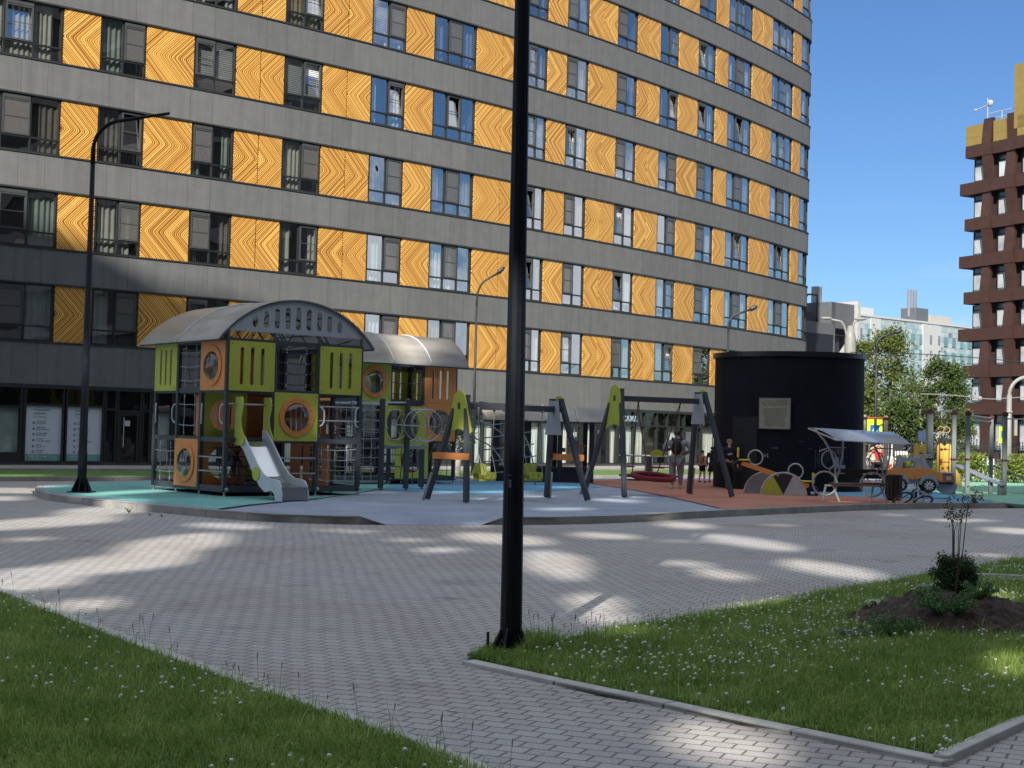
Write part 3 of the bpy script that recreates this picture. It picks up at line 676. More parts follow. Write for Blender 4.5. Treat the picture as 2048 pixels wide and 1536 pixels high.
x0,x1=prof[0][0],prof[-1][0]
def spot(px,py,w,h,rot=0,z=0,n=12):
    out=[]; w*=1.08; h*=1.3
    for k in range(n):
        a=2*math.pi*k/n; ca=math.copysign(abs(math.cos(a))**.75,math.cos(a))*w/2; sa=math.copysign(abs(math.sin(a))**.75,math.sin(a))*h/2; r=R(rot)
        out.append(back(G(px+ca*math.cos(r)-sa*math.sin(r),py+ca*math.sin(r)+sa*math.cos(r),z)))
    return out
SPOTS=[(20,958,160,4,0),(250,960,60,3,0),(30,981,210,9,1),(5,997,90,8,0),(205,1022,180,15,-4),(90,1045,300,18,-4),(60,1078,90,8,-2),(455,1052,150,11,2),(345,1090,230,30,-7),(250,1125,280,32,-6),(60,1158,230,40,-6),(170,1210,150,22,-5),
 (1005,1078,190,18,4),(1210,1072,130,11,3),(1370,1051,100,11,3),(1500,1085,190,17,8),(1375,1083,120,4,2),(1110,1128,130,42,8),(1560,1050,60,4,2),(700,1062,120,5,3),(820,1080,90,6,3),(1135,1155,70,12,5),(1370,1127,110,9,2),(1445,1150,110,17,9),(1190,1205,110,30,5),(1210,1235,110,26,5),(1665,1140,200,22,9),(1790,1030,45,3,0),(1905,1041,90,5,2),(1960,1040,60,4,2),(2030,1062,120,10,4),(1980,1110,90,6,3),
 (1455,1492,250,80,12),(1250,1270,90,14,0),(1960,1200,110,22,4),(880,1100,90,10,0),(950,1052,40,5,0),(2020,1340,90,50,0),(1500,1212,150,14,-6)]
SPOTP=[(255,985,190,6,-3),(205,994,90,3,2),(345,973,60,4,0),(1000,985,110,5,0),(1060,992,80,4,1),(975,998,60,4,0),(1130,975,70,3,0),(1235,1001,90,6,3),(1130,1018,100,5,0),(890,985,70,4,0),(1260,994,60,3,3),(1320,1027,60,3,0),(1690,1003,70,2.5,1),(1930,985,150,4,2),(740,985,60,3,0)]
holes=[spot(*q) for q in SPOTS]+[spot(*q,z=ZP) for q in SPOTP]  # invented openings; sun through them stands for light mirrored by the windows
shade_wall=thing('courtyard_shade_wall','unseen dark wall added behind the viewer, cut to shape the courtyard shade and light patches','building',(0,0,0))
SHADEW=mm('shade_wall_grey',(.22,.21,.20),rough=.8)
def inter(poly,z):
    xs=[]
    for a,b in zip(poly,poly[1:]+poly[:1]):
        if (a[1]<=z)!=(b[1]<=z): xs.append(a[0]+(z-a[1])/(b[1]-a[1])*(b[0]-a[0]))
    xs.sort(); return list(zip(xs[::2],xs[1::2]))
outer=[(x0,-1)]+prof+[(x1,-1)]
mb=MB(); z=0; dz=.16; zmax=max(p[1] for p in prof)
while z<zmax:
    cuts=sorted(c for h in holes for c in inter(h,z+dz/2))
    for a,b in inter(outer,z+dz/2):
        x=a
        for c,d in cuts:
            if d<=x or c>=b: continue
            if c>x: mb.box(((x+c)/2,YC,z+dz/2),(c-x,.3,dz))
            x=max(x,d)
        if x<b: mb.box(((x+b)/2,YC,z+dz/2),(b-x,.3,dz))
    z+=dz
mb.build('wall',SHADEW,shade_wall)
# ================================================================ playground equipment
POST=mm('post_anthracite',(.055,.062,.075),rough=.45,var=.08); POST2=mm('post_side_light',(.10,.115,.125),rough=.45)
GREEN=mm('board_green',(.50,.53,.075),rough=.42,var=.07,spec=.5); ORANGE=mm('board_orange',(.80,.30,.085),rough=.42,var=.06); 
GREYB=mm('board_grey',(.42,.44,.47),rough=.45,var=.06); LGREY=mm('board_light_grey',(.58,.62,.66),rough=.45,var=.06)
INOX=mm('stainless',(.62,.63,.64),rough=.22,metal=1,var=.05); PIPE=mm('pipe_grey',(.42,.43,.44),rough=.35,metal=.6); ROPE=mm('rope_navy',(.03,.045,.08),rough=.9); ROPEG=mm('rope_grey',(.28,.30,.33),rough=.9); KNOT=mm('knot_white',(.5,.5,.5),rough=.5)
DECK=mm('deck_brown',(.13,.075,.05),rough=.8,var=.3); BLACKR=mm('black_rubber',(.015,.015,.017),rough=.6)
def mat_poly():
    m=bpy.data.materials.new('polycarbonate_roof'); m.use_nodes=True; t=m.node_tree; b=t.nodes['Principled BSDF']; o=t.nodes['Material Output']
    b.inputs['Base Color'].default_value=(.34,.36,.40,1); b.inputs['Roughness'].default_value=.28; b.inputs['Specular IOR Level'].default_value=.9
    tr=N(t,'ShaderNodeBsdfTranslucent'); tr.inputs[0].default_value=(.55,.58,.62,1); tp=N(t,'ShaderNodeBsdfTransparent'); tp.inputs[0].default_value=(.7,.72,.75,1)
    tc=N(t,'ShaderNodeTexCoord'); nz=N(t,'ShaderNodeTexNoise'); nz.inputs['Scale'].default_value=1.3; nz.inputs['Detail'].default_value=6; mp=N(t,'ShaderNodeMapping'); mp.inputs['Scale'].default_value=(.6,.6,3); t.links.new(tc.outputs['Object'],mp.inputs[0]); t.links.new(mp.outputs[0],nz.inputs['Vector'])
    c=ramp(t,nz.outputs['Fac'],[(.3,(.52,.44,.34)),(.7,(.85,.80,.72))]); t.links.new(c,b.inputs['Base Color'])
    m1=N(t,'ShaderNodeMixShader'); m1.inputs[0].default_value=.35; m2=N(t,'ShaderNodeMixShader'); m2.inputs[0].default_value=.14
    t.links.new(b.outputs[0],m1.inputs[1]); t.links.new(tr.outputs[0],m1.inputs[2]); t.links.new(m1.outputs[0],m2.inputs[1]); t.links.new(tp.outputs[0],m2.inputs[2]); t.links.new(m2.outputs[0],o.inputs[0]); return m
POLY=mat_poly()
DOME=mat_glass('dome_glass',tint=(.75,.78,.8),ior=1.8)
Wd=1.07; LV=[.17,1.17,2.18,3.2]
# --- panels are built in a face frame: x along the face, z up, y=0 is the post plane, -y is outwards
def FM(root_M, ox, oy, ang):   # local matrix of a face in the tower's frame
    return Matrix.Translation((ox,oy,0))@Matrix.Rotation(ang,4,'Z')
def bolts(mb,pts,M,y=-.06,r=.014):
    for x,z in pts: mb.blob(M@Vector((x,y,z)),(r,r,r),6,4)
def panel(par,M,i,j,kind,col,out=.045,flip=False):
    x0,x1=i*Wd+.015,(i+1)*Wd-.015; z0,z1=LV[j]-.02,LV[j+1]-.03; cx,cz=(x0+x1)/2,(z0+z1)/2; W2=x1-x0
    Mf=M@Matrix.Translation((0,-out,0)); holes=[]
    if kind=='slots': holes=[slot(cx+d*W2*.24,cz,.085,.78*(z1-z0)) for d in (-.95,0,.95)]
    if kind=='slot1': holes=[slot(cx,cz,.12,.72*(z1-z0))]
    if kind in('port','hole'): holes=[circ(cx,cz,.31 if kind=='port' else .34,32)]
    o=plate('panel',rrect(x0,z0,x1,z1,.025),holes,.02,col,par,Mf,.003)
    mb=MB(); bolts(mb,[(x0+.05,z0+.06),(x1-.05,z0+.06),(x0+.05,z1-.06),(x1-.05,z1-.06)],Mf,-.012); mb.build('bolt',POST2,o)
    if kind=='port':
        r=plate('ring',circ(cx,cz,.405,36),[circ(cx,cz,.30,32)],.03,ORANGE,o,M@Matrix.Translation((0,-out-.026,0)),.004)
        mb=MB()
        for k in range(8): a=k*math.pi/4+.39; mb.blob(Mf@Vector((cx+.355*math.cos(a),-.046,cz+.355*math.sin(a))),(.012,.012,.012),6,4)
        mb.build('bolt',POST2,o)
        d=MB(); n=28; rg=7; base=0; Mt=Mf@Matrix.Translation((cx,-.0,cz))
        for q in range(rg):
            t=math.pi/2*q/(rg-1)*.999; rr=.30*math.cos(t); yy=-.14*math.sin(t)-.02
            for k in range(n): a=2*math.pi*k/n; d.v.append(tuple(Mt@Vector((rr*math.cos(a),yy,rr*math.sin(a)))))
        for q in range(rg-1):
            for k in range(n): d.f.append((q*n+k,q*n+(k+1)%n,(q+1)*n+(k+1)%n,(q+1)*n+k)); d.m.append(0)
        d.build('dome',DOME,o,True)
    return o
def net(par,M,x0,x1,z0,z1,nx,nz,y=0,m=None,sag=.02):
    mb=MB(); kn=MB()
    for i in range(nx):
        x=x0+(x1-x0)*(i+.5)/nx; mb.tube([M@Vector((x+random.uniform(-sag,sag),y,z0+(z1-z0)*k/4)) for k in range(5)],.011,5)
        for zz in (z0+.06,z1-.06): kn.blob(M@Vector((x,y,zz)),(.016,.016,.03),6,4)
    for j in range(nz):
        z=z0+(z1-z0)*(j+.5)/nz; mb.tube([M@Vector((x0+(x1-x0)*k/6,y,z-.02*math.sin(k/6*math.pi)+random.uniform(-.006,.006))) for k in range(7)],.011,5)
        for i in range(nx): kn.blob(M@Vector((x0+(x1-x0)*(i+.5)/nx,y,z-.015)),(.018,.018,.018),6,4)
    o=mb.build('net',m or ROPEG,par); kn.build('knot',KNOT,o); return o
def cell_net(par,M,i,j,nx=2,nz=3,m=None): return net(par,M,i*Wd+.06,(i+1)*Wd-.06,LV[j]+.05,LV[j+1]-.08,nx,nz,0,m)
def bars(par,M,i,j,zs,m=None,n=2):
    mb=MB()
    for z in zs: mb.tube([M@Vector((i*Wd+.03,-.03,LV[j]+z)),M@Vector(((i+1)*Wd-.03,-.03,LV[j]+z))],.018,8)
    return mb.build('rung',m or PIPE,par)
def handles(par,M,i,j):
    mb=MB()
    for x,s in ((i*Wd+.09,1),((i+1)*Wd-.09,-1)):
        mb.tube([M@Vector((x+s*dx,-.03-dy,LV[j]+z)) for dx,dy,z in ((-.03,0,.30),(.02,.02,.33),(.05,.04,.40),(.05,.04,.60),(.02,.02,.68),(-.03,0,.71))],.016,7)
    return mb.build('handle',LGREY,par)
def arch(par,M,i,j,w=.05):
    """anthracite frame edge inside an open cell"""
    pass
def tower_frame(par,nx,ny,levels,skip=()):
    """posts on the module grid with rails at each level; x to the right along the front face, y towards the back"""
    for a in range(nx+1):
        for b in range(ny+1):
            if a not in(0,nx) and b not in(0,ny): continue
            mb=MB(); x,y=a*Wd,b*Wd; mb.box((x,y,(.10+LV[levels])/2),(.085,.085,LV[levels]-.10)); mb.box((x,y,LV[levels]+.012),(.09,.09,.02))
            mb.build('post',POST,par,bevel=.006)
            ft=MB(); ft.lathe([(.0,.0),(.045,.0),(.045,.02),(.02,.03),(.02,.14),(.05,.15)],(x,y-.02,0),10)
            ft.blob((x+.03,y-.06,.14),(.045,.03,.045),8,6)
            ft.build('foot',PIPE,par)
    for L in range(levels+1):
        mb=MB(); z=LV[L]-.02; h=.10 if L else .13
        for b in (0,ny): mb.box((nx*Wd/2,b*Wd,z),(nx*Wd-.09,.05,h)); 
        for a in (0,nx): mb.box((a*Wd,ny*Wd/2,z),(.05,ny*Wd-.09,h))
        mb.build('rail',POST,par,bevel=.004)
    for L in range(levels):
        mb=MB(); mb.box((nx*Wd/2,ny*Wd/2,LV[L]-.03),(nx*Wd-.06,ny*Wd-.06,.04)); 
        if L in (0,1): mb.build('deck',DECK,par)
        else:
            mb=MB(); 
            for k in range(nx):
                if k!=1: mb.box(((k+.5)*Wd,ny*Wd/2,LV[L]-.03),(Wd-.06,ny*Wd-.06,.04))
            mb.build('deck',DECK,par)
def vault(par,x0,x1,y0,y1,z0,rise,n=22,seams=(),M=None):
    M=M or Matrix.Identity(4)
    """barrel roof: arc across x, axis along y"""
    mb=MB(); cx=(x0+x1)/2; hw=(x1-x0)/2; Rr=(hw*hw+rise*rise)/(2*rise); zc=z0+rise-Rr; a1=math.asin(min(1,hw/Rr)); rows=[]
    def P(t,y,e=0): a=-a1+2*a1*t; return M@Vector((cx+(Rr+e)*math.sin(a),y,zc+(Rr+e)*math.cos(a)))
    ys=[y0,y1]
    for e in (0,.012):
        for y in ys:
            for k in range(n+1): mb.v.append(tuple(P(k/n,y,e)))
    q=n+1
    for k in range(n):
        mb.f+= [(k,q+k,q+k+1,k+1),(2*q+k,2*q+k+1,3*q+k+1,3*q+k),(k,k+1,2*q+k+1,2*q+k),(q+k,3*q+k,3*q+k+1,q+k+1)]; mb.m+=[0]*4
    mb.build('roof_sheet',POLY,par,True)
    fr=MB()
    for y in [y0+.03,y1-.03]+[y0+(y1-y0)*s for s in seams]:
        fr.tube([P(k/n,y,-.03) for k in range(n+1)],.022,6)
    for t in (.0,.12,.25,.38,.5,.62,.75,.88,1): fr.tube([P(t,y0+.03,-.03),P(t,y1-.03,-.03)],.016,6)
    fr.build('roof_frame',POST2,par,True)
    sm=MB()
    for s in seams:
        y=y0+(y1-y0)*s; sm.tube([P(k/n,y,.02) for k in range(n+1)],.018,5)
    if seams: sm.build('roof_seam',LGREY,par,True)
    return P
# ------------------------------------------------ big tower
TH=R(39.5)
c0=G(447,993.5,ZP)
tw=thing('play_tower','large green and orange climbing tower with slotted grey gable under its curved roof','play tower',tuple(c0),TH)
tower_frame(tw,3,3,3)
MR=Matrix.Identity(4)                                            # front (right-hand in the picture) face
ML=Matrix.Translation((0,3*Wd,0))@Matrix.Rotation(-math.pi/2,4,'Z')   # left face, x from the far end to the corner
MBk=Matrix.Translation((3*Wd,3*Wd,0))@Matrix.Rotation(math.pi,4,'Z'); MRt=Matrix.Translation((3*Wd,0,0))@Matrix.Rotation(math.pi/2,4,'Z')
panel(tw,MR,0,2,'slots',GREEN); cell_net(tw,MR,1,2,2,4,ROPE); panel(tw,MR,2,2,'slots',GREEN)
panel(tw,MR,1,1,'port',GREEN); bars(tw,MR,2,1,(.42,.72)); handles(tw,MR,2,1)
bars(tw,MR,1,0,(.3,.62)); cell_net(tw,MR,2,0,2,4); 
panel(tw,ML,0,2,'slots',GREEN); cell_net(tw,ML,1,2,2,3); panel(tw,ML,2,2,'port',ORANGE)
handles(tw,ML,0,1); cell_net(tw,ML,1,1,2,2); handles(tw,ML,2,1)
cell_net(tw,ML,0,0,2,2); panel(tw,ML,1,0,'port',ORANGE); bars(tw,ML,2,0,(.33,.62))
# inner and far-side boards seen through the openings
def inner(par,M,i,j,kind,col,y): return panel(par,M@Matrix.Translation((0,y,0)),i,j,kind,col,0)
inner(tw,ML,0,1,'slot1',ORANGE,Wd*1.0-.1); inner(tw,ML,1,1,'slots',ORANGE,Wd*1.0-.1); inner(tw,MR,0,1,'hole',GREEN,Wd); inner(tw,MR,0,0,'hole',ORANGE,Wd*1.02)
inner(tw,MR,2,0,'slots',ORANGE,Wd*.98); cell_net(tw,MRt,1,0,2,4); inner(tw,MR,1,2,'slots',ORANGE,3*Wd-.05); inner(tw,MR,2,1,'slot1',ORANGE,3*Wd-.05)
cell_net(tw,MBk,2,2,2,3); panel(tw,MBk,1,1,'hole',GREEN); panel(tw,MBk,0,2,'slots',ORANGE); cell_net(tw,MBk,2,0,2,3); panel(tw,MBk,0,0,'hole',GREEN); cell_net(tw,MRt,0,2,2,3); panel(tw,MRt,1,2,'port',GREEN); panel(tw,MRt,2,1,'slots',ORANGE); cell_net(tw,MRt,0,1,2,3); cell_net(tw,MBk,1,0,3,4,ROPE)
for k in (1,2):
    mb=MB(); mb.box((Wd*k,Wd*1.5,1.65),(.085,.085,3.0)); mb.build('post',POST,tw)
nt2=MB()   # diagonal net inside the ground level
for k in range(5): nt2.tube([(.1+.2*k,Wd*.2,.2),(.9-.1*k,Wd*.8,1.1)],.012,5); nt2.tube([(.1,Wd*.3+.1*k,.25+.18*k),(1.0,Wd*.5,.2+.2*k)],.012,5)
nt2.build('net',ROPE,tw)
P=vault(tw,-.28,3*Wd+.30,-.10,3*Wd+.35,3.17,.93,seams=(.5,))
# gable board with slots, standing just inside the roof's front edge
hw=(3*Wd+.58)/2; Rr=(hw*hw+.93**2)/1.86; cx=3*Wd/2+.01; zc=4.10-Rr
def arcz(x,e=0): return zc+math.sqrt(max(0,(Rr-e)**2-(x-cx)**2))
gx=[.0+(3*Wd)*k/30 for k in range(31)]
out=[(x,arcz(x,.05)) for x in gx if arcz(x,.05)>3.40]; x0,x1=out[0][0],out[-1][0]
out=[(x0,3.38)]+out+[(x1,3.38)]; out=out[::-1]
hl=[]
for k in range(11):
    x=x0+.33+(x1-x0-.66)*k/10; top=arcz(x,.05)-.10; bot=3.47; h=top-bot
    if h>.16: hl.append(slot(x,(top+bot)/2,.125,h))
plate('gable_board',out,hl,.02,GREYB,tw,Matrix.Translation((0,-.03,0)),.003)
mb=MB()
for k in range(4): mb.box((k*Wd,-.01,3.29),(.05,.03,.24))
mb.build('gable_bracket',POST2,tw)
tr=MB()
for y in (.4,1.3,2.2,3.0):
    for k in range(6): 
        xa,xb=3*Wd*k/6,3*Wd*(k+1)/6; tr.tube([(xa,y,3.2 if k%2 else arcz(xa,.1)),(xb,y,arcz(xb,.1) if k%2 else 3.2)],.014,5)
tr.build('roof_truss',POST2,tw)
# ------------------------------------------------ slide
sx=Wd*.5
sld=thing('slide','stainless steel slide with pale grey curved sides and a green badge','slide',tuple(c0),TH)
sx=Wd*.52
prof_t=[(.02,1.36),(.18,1.34),(.32,1.22),(.9,.66),(1.12,.50),(1.32,.43),(1.55,.42),(1.72,.39),(1.80,.31),(1.86,.16),(1.88,.0)]
prof_b=[(1.62,.0),(1.58,.12),(1.46,.19),(1.2,.15),(.98,.26),(.7,.52),(.3,.96),(.02,1.12)]
def sideM(x): return Matrix.Translation((x,0,0))@Matrix.Rotation(-math.pi/2,4,'Z')
for s in (-1,1):
    o=plate('side',[(a,b) for a,b in (prof_t+prof_b)],[],.022,LGREY,sld,sideM(sx+s*.29),.004)
    w=plate('top_wing',[(-.02,1.05),(.30,1.05),(.37,1.12),(.36,1.22),(.22,1.42),(.20,1.6),(.27,1.78),(.27,1.98),(.22,2.03),(-.02,2.03)],[],.022,GREEN,sld,sideM(sx+s*.325),.004)
plate('badge',circ(.86,.50,.14,20),[],.014,GREEN,sld,sideM(sx-.315),.002)
mb=MB(); path=[(0,1.16),(.18,1.14),(.32,1.04),(.9,.46),(1.1,.34),(1.3,.29),(1.86,.27)]
for k in range(len(path)-1):
    (a,za),(b,zb)=path[k],path[k+1]
    nseg=6
    for q in range(nseg):
        t0,t1=q/nseg,(q+1)/nseg; x0_,x1_=sx-.275+.55*t0,sx-.275+.55*t1; d0,d1=-.02*math.sin(math.pi*t0),-.02*math.sin(math.pi*t1)
        mb.quad((x0_,-a,za+d0),(x0_,-b,zb+d0),(x1_,-b,zb+d1),(x1_,-a,za+d1))
mb.quad((sx-.275,-1.86,.27),(sx-.275,-1.87,.02),(sx+.275,-1.87,.02),(sx+.275,-1.86,.27))
mb.build('chute',INOX,sld,True)
mb=MB(); mb.tube([(.02,-.03,1.88),(Wd-.02,-.03,1.88)],.02,8); mb.build('grab_bar',PIPE,sld)
# ------------------------------------------------ second tower
c1=Vector((-4.02,36.6,ZP))
t2=thing('play_tower','smaller climbing tower with blue-grey curved roof, behind the steel rings','play tower',tuple(c1),TH)
tower_frame(t2,3,2,3)
ML2=Matrix.Translation((0,2*Wd,0))@Matrix.Rotation(-math.pi/2,4,'Z'); MRt2=MRt; MBk2=Matrix.Translation((3*Wd,2*Wd,0))@Matrix.Rotation(math.pi,4,'Z')
panel(t2,MR,0,2,'port',GREEN); cell_net(t2,MR,1,2,2,3,ROPE); panel(t2,MR,2,2,'slots',ORANGE); panel(t2,MR,2,1,'hole',ORANGE); handles(t2,MR,2,1); cell_net(t2,MR,0,1,2,3); handles(t2,MR,0,1)
panel(t2,MBk2,1,2,'hole',GREEN); panel(t2,MBk2,0,2,'slots',GREEN); inner(t2,MR,1,0,'hole',GREEN,-.3); inner(t2,MR,2,0,'hole',ORANGE,Wd); cell_net(t2,MR,0,0,3,4,ROPE); cell_net(t2,MRt2,0,0,2,3); cell_net(t2,MRt2,0,1,2,3); panel(t2,MRt2,1,2,'slots',GREEN); panel(t2,ML2,0,2,'slots',ORANGE); cell_net(t2,ML2,0,0,2,4); panel(t2,MBk2,2,0,'hole',GREEN); panel(t2,MBk2,2,1,'slots',ORANGE)
vault(t2,-.32,2*Wd+.32,-3*Wd-.22,.25,3.15,.85,seams=(.34,.67),M=Matrix.Rotation(math.pi/2,4,'Z'))
# ring tunnel on its own posts in front of the second tower
c2=G(811,981,ZP)
rt=thing('ring_tunnel','green board tunnel with steel rings on four dark posts','tunnel',tuple(c2),TH)
for x,y,h in ((0,0,2.13),(-.62,.15,2.13),(.0,1.05,2.13),(.85,.55,2.0)):
    mb=MB(); mb.box((x,y,(h+.05)/2),(.10,.10,h-.05)); mb.lathe([(.06,h),(.06,h+.02),(.03,h+.05)],(x,y,0),10); mb.lathe([(.05,0),(.05,.02),(.02,.03),(.02,.06)],(x,y-.03,0),8); mb.build('post',POST,rt,bevel=.006)
plate('panel',rrect(-.62,1.08,.62,2.0,.03),[circ(-.28,1.55,.24,28,.36),circ(.18,1.55,.26,28,.36)],.02,GREEN,rt,Matrix.Translation((0,.12,0)),.003)
mb=MB()
for k,y in enumerate((-.1,-.32,-.52)): mb.ring((.18+.06*k,y+.15,1.55),.38,.016,(0.35,1,0),28,6)
mb.ring((-.3,.08,1.55),.36,.016,(.2,1,0),28,6); mb.tube([(-.45,-.05,1.55),(.65,-.35,1.52)],.014,6)
mb.build('steel_ring',PIPE,rt,True)
mb=MB(); mb.tube([(-1.35,.5,2.05),(0,0,2.08)],.02,8); mb.tube([(-.62,.15,1.05),(.85,.55,1.05)],.03,8); mb.box((.1,.3,1.02),(1.4,.06,.08)); mb.build('rail',PIPE,rt)
net(rt,Matrix.Identity(4),-.6,.7,.12,1.0,4,3,.5,ROPE)
# net bridge between the two towers
nb=thing('net_bridge','dark climbing net with a central post strung between the two towers','climbing net',tuple(G(715,978,ZP)),TH)
net(nb,Matrix.Identity(4),-.75,.75,.2,2.0,6,8,0,ROPEG); net(nb,Matrix.Identity(4),-.7,.8,.2,2.0,5,6,.9,ROPE)
mb=MB(); mb.tube([(.25,.45,0),(.25,.45,2.0)],.07,10); mb.build('post',POST,nb)
mb=MB(); mb.tube([(-.8,0,2.03),(.8,0,2.03)],.03,8); mb.tube([(-.8,0,.17),(.8,0,.17)],.03,8); mb.build('rail',PIPE,nb)
# ------------------------------------------------ swings
def swing(label,m1,ang,L,h2,H,inward,plate_h,seats,nox=False):
    """m1: foot centre of the near end; ang: beam heading; h2: half spread of the feet"""
    s=thing('swing',label,'swing',(m1[0],m1[1],ZP),ang)
    ax=[inward,L-inward]
    for e,xa,dr in ((0,ax[0],1),(1,ax[1],-1)):
        xf=0 if e==0 else L
        for sg in (-1,1):
            f=Vector((xf,sg*h2,.03)); t=Vector((xa,sg*.14,H)); mb=MB(); mb.beam(f,t,.10,.10,up=(1,0,0)); mb.box(t+Vector((0,0,.015)),(.11,.11,.03)); mb.build('leg',POST,s,bevel=.006)
        f=Vector((xf,h2,.03)); t=Vector((xa,.14,H)); d=(t-f); 
        mb=MB(); b0=f+Vector((.0,-.0,-.03))+Vector((dr*-.09,0,0)); mb.beam(b0,b0+d*.27,.04,.05,up=(1,0,0)); mb.build('ground_anchor',PIPE,s)
        zc_=H*.43; q=zc_/H; yy=h2+( .14-h2)*q; xx=xf+(xa-xf)*q
        if e>=0 and not nox: plate('crossboard',rrect(-yy-.16,zc_-.065,yy+.16,zc_+.065,.02),[],.03,ORANGE,s,Matrix.Translation((xx-dr*.07,0,0))@Matrix.Rotation(math.pi/2,4,'Z'),.003)
        if e==0:
            o=[(-.44,H-plate_h),(-.36,H-plate_h-.06),(-.18,H-plate_h+.02),(0,H-plate_h+.06),(.18,H-plate_h+.02),(.36,H-plate_h-.06),(.44,H-plate_h),(.17,H+.03),(.07,H+.11),(-.07,H+.11),(-.17,H+.03)]
            plate('end_board',o,[],.02,GREEN,s,Matrix.Translation((xa-.08,0,0))@Matrix.Rotation(math.pi/2,4,'Z'),.003)
        else:
            plate('end_board',[(-.16,H-.03),(-.1,H+.07),(0,H+.1),(.1,H+.07),(.16,H-.03)],[],.02,GREEN,s,Matrix.Translation((xa+.08,0,0))@Matrix.Rotation(math.pi/2,4,'Z'),.003)
            plate('gusset_board',[(-.13,H-.02),(.13,H-.02),(.27,H-.75),(-.27,H-.75)],[],.018,GREYB,s,Matrix.Translation((xa-.07,0,0))@Matrix.Rotation(math.pi/2,4,'Z'),.003)
    mb=MB(); mb.beam((ax[0]-.1,0,H-.20),(ax[1]+.1,0,H-.20),.09,.13); mb.build('beam',POST,s,bevel=.006)
    return s
sw1=swing('double swing frame in front of the dark lamp post with two green seats',(-1.28,28.9),R(39.0),3.26,.675,2.16,.36,.72,2)
def bucket(x,parent_s,label,rot=0,dy=0):
    s=parent_s; M=Matrix.Rotation(s.rotation_euler.z,4,'Z'); p=s.location+M.to_3x3()@Vector((x,dy,0))
    o=thing('bucket_swing',label,'swing seat',tuple(p),s.rotation_euler.z+rot,'green swing seats hanging on chains')
    plate('backrest',[(-.17,.46),(-.2,.62),(-.16,.74),(-.06,.78),(.06,.78),(.16,.74),(.2,.62),(.17,.46)],[],.03,GREEN,o,Matrix.Translation((0,.14,0)),.004)
    mb=MB(); mb.box((0,0,.44),(.36,.30,.035)); mb.build('seat',GREEN,o,bevel=.01)
    plate('front_guard',rrect(-.17,.46,.17,.60,.05),[slot(-.07,.53,.06,.1),slot(.07,.53,.06,.1)],.03,GREEN,o,Matrix.Translation((0,-.15,0)),.004)
    for sg in (-1,1):
        mb=MB(); mb.beam((sg*.18,-.15,.5),(sg*.18,.15,.55),.03,.08); mb.build('side_guard',mm('olive_board',(.16,.18,.03)),o,bevel=.005)
    for sg in (-1,1):
        mb=MB(); top=Vector((sg*.24,0,1.90)); k1=Vector((sg*.2,0,.98)); mb.tube([top,k1],.009,5); mb.tube([k1,(sg*.18,-.15,.56)],.008,5); mb.tube([k1,(sg*.18,.15,.68)],.008,5); mb.blob(top,(.03,.03,.05),8,6); mb.build('chain',PIPE,o)
    return o
bucket(.98,sw1,'green bucket swing seat partly behind the dark lamp post',.15); bucket(2.25,sw1,'green bucket swing seat hanging clear right of the dark lamp post',-.1)
sw2=swing('taller swing frame with a big green end board and a red nest seat',(2.2,33.2),R(30),3.12,.85,2.5,.34,.86,1,True)
M=Matrix.Rotation(R(30),3,'Z'); p=sw2.location+M@Vector((1.55,.2,0))
ns=thing('nest_swing','dark red round nest seat hanging on ropes in the taller swing frame','swing seat',tuple(p),R(30))
mb=MB(); mb.ring((0,0,.46),.50,.06,(0,-.12,1),36,10); mb.build('rim',mm('rope_red',(.22,.015,.03),rough=.8,bump=.6,bscale=60),ns,True)
mb=MB()
for k in range(-4,5):
    x=k*.1; w=math.sqrt(.25-x*x); mb.tube([(x,-w,.46),(x,0,.38),(x,w,.46)],.012,5); mb.tube([(-w,x,.46),(0,x,.38),(w,x,.46)],.012,5)
mb.build('net',mm('rope_red',(.22,.015,.03)),ns)
for sx_ in (-1,1):
    for sy in (-1,1):
        mb=MB(); kx=sx_*.95; mb.tube([(sx_*.62,-.2,2.26),(sx_*.55,sy*.08-.1,1.75)],.012,6); mb.tube([(sx_*.55,sy*.08-.1,1.75),(sx_*.36,sy*.36,.48)],.014,6); mb.blob((sx_*.62,-.2,2.26),(.035,.035,.05),8,6); mb.build('rope',mm('rope_redgrey',(.16,.06,.06),rough=.9),ns)
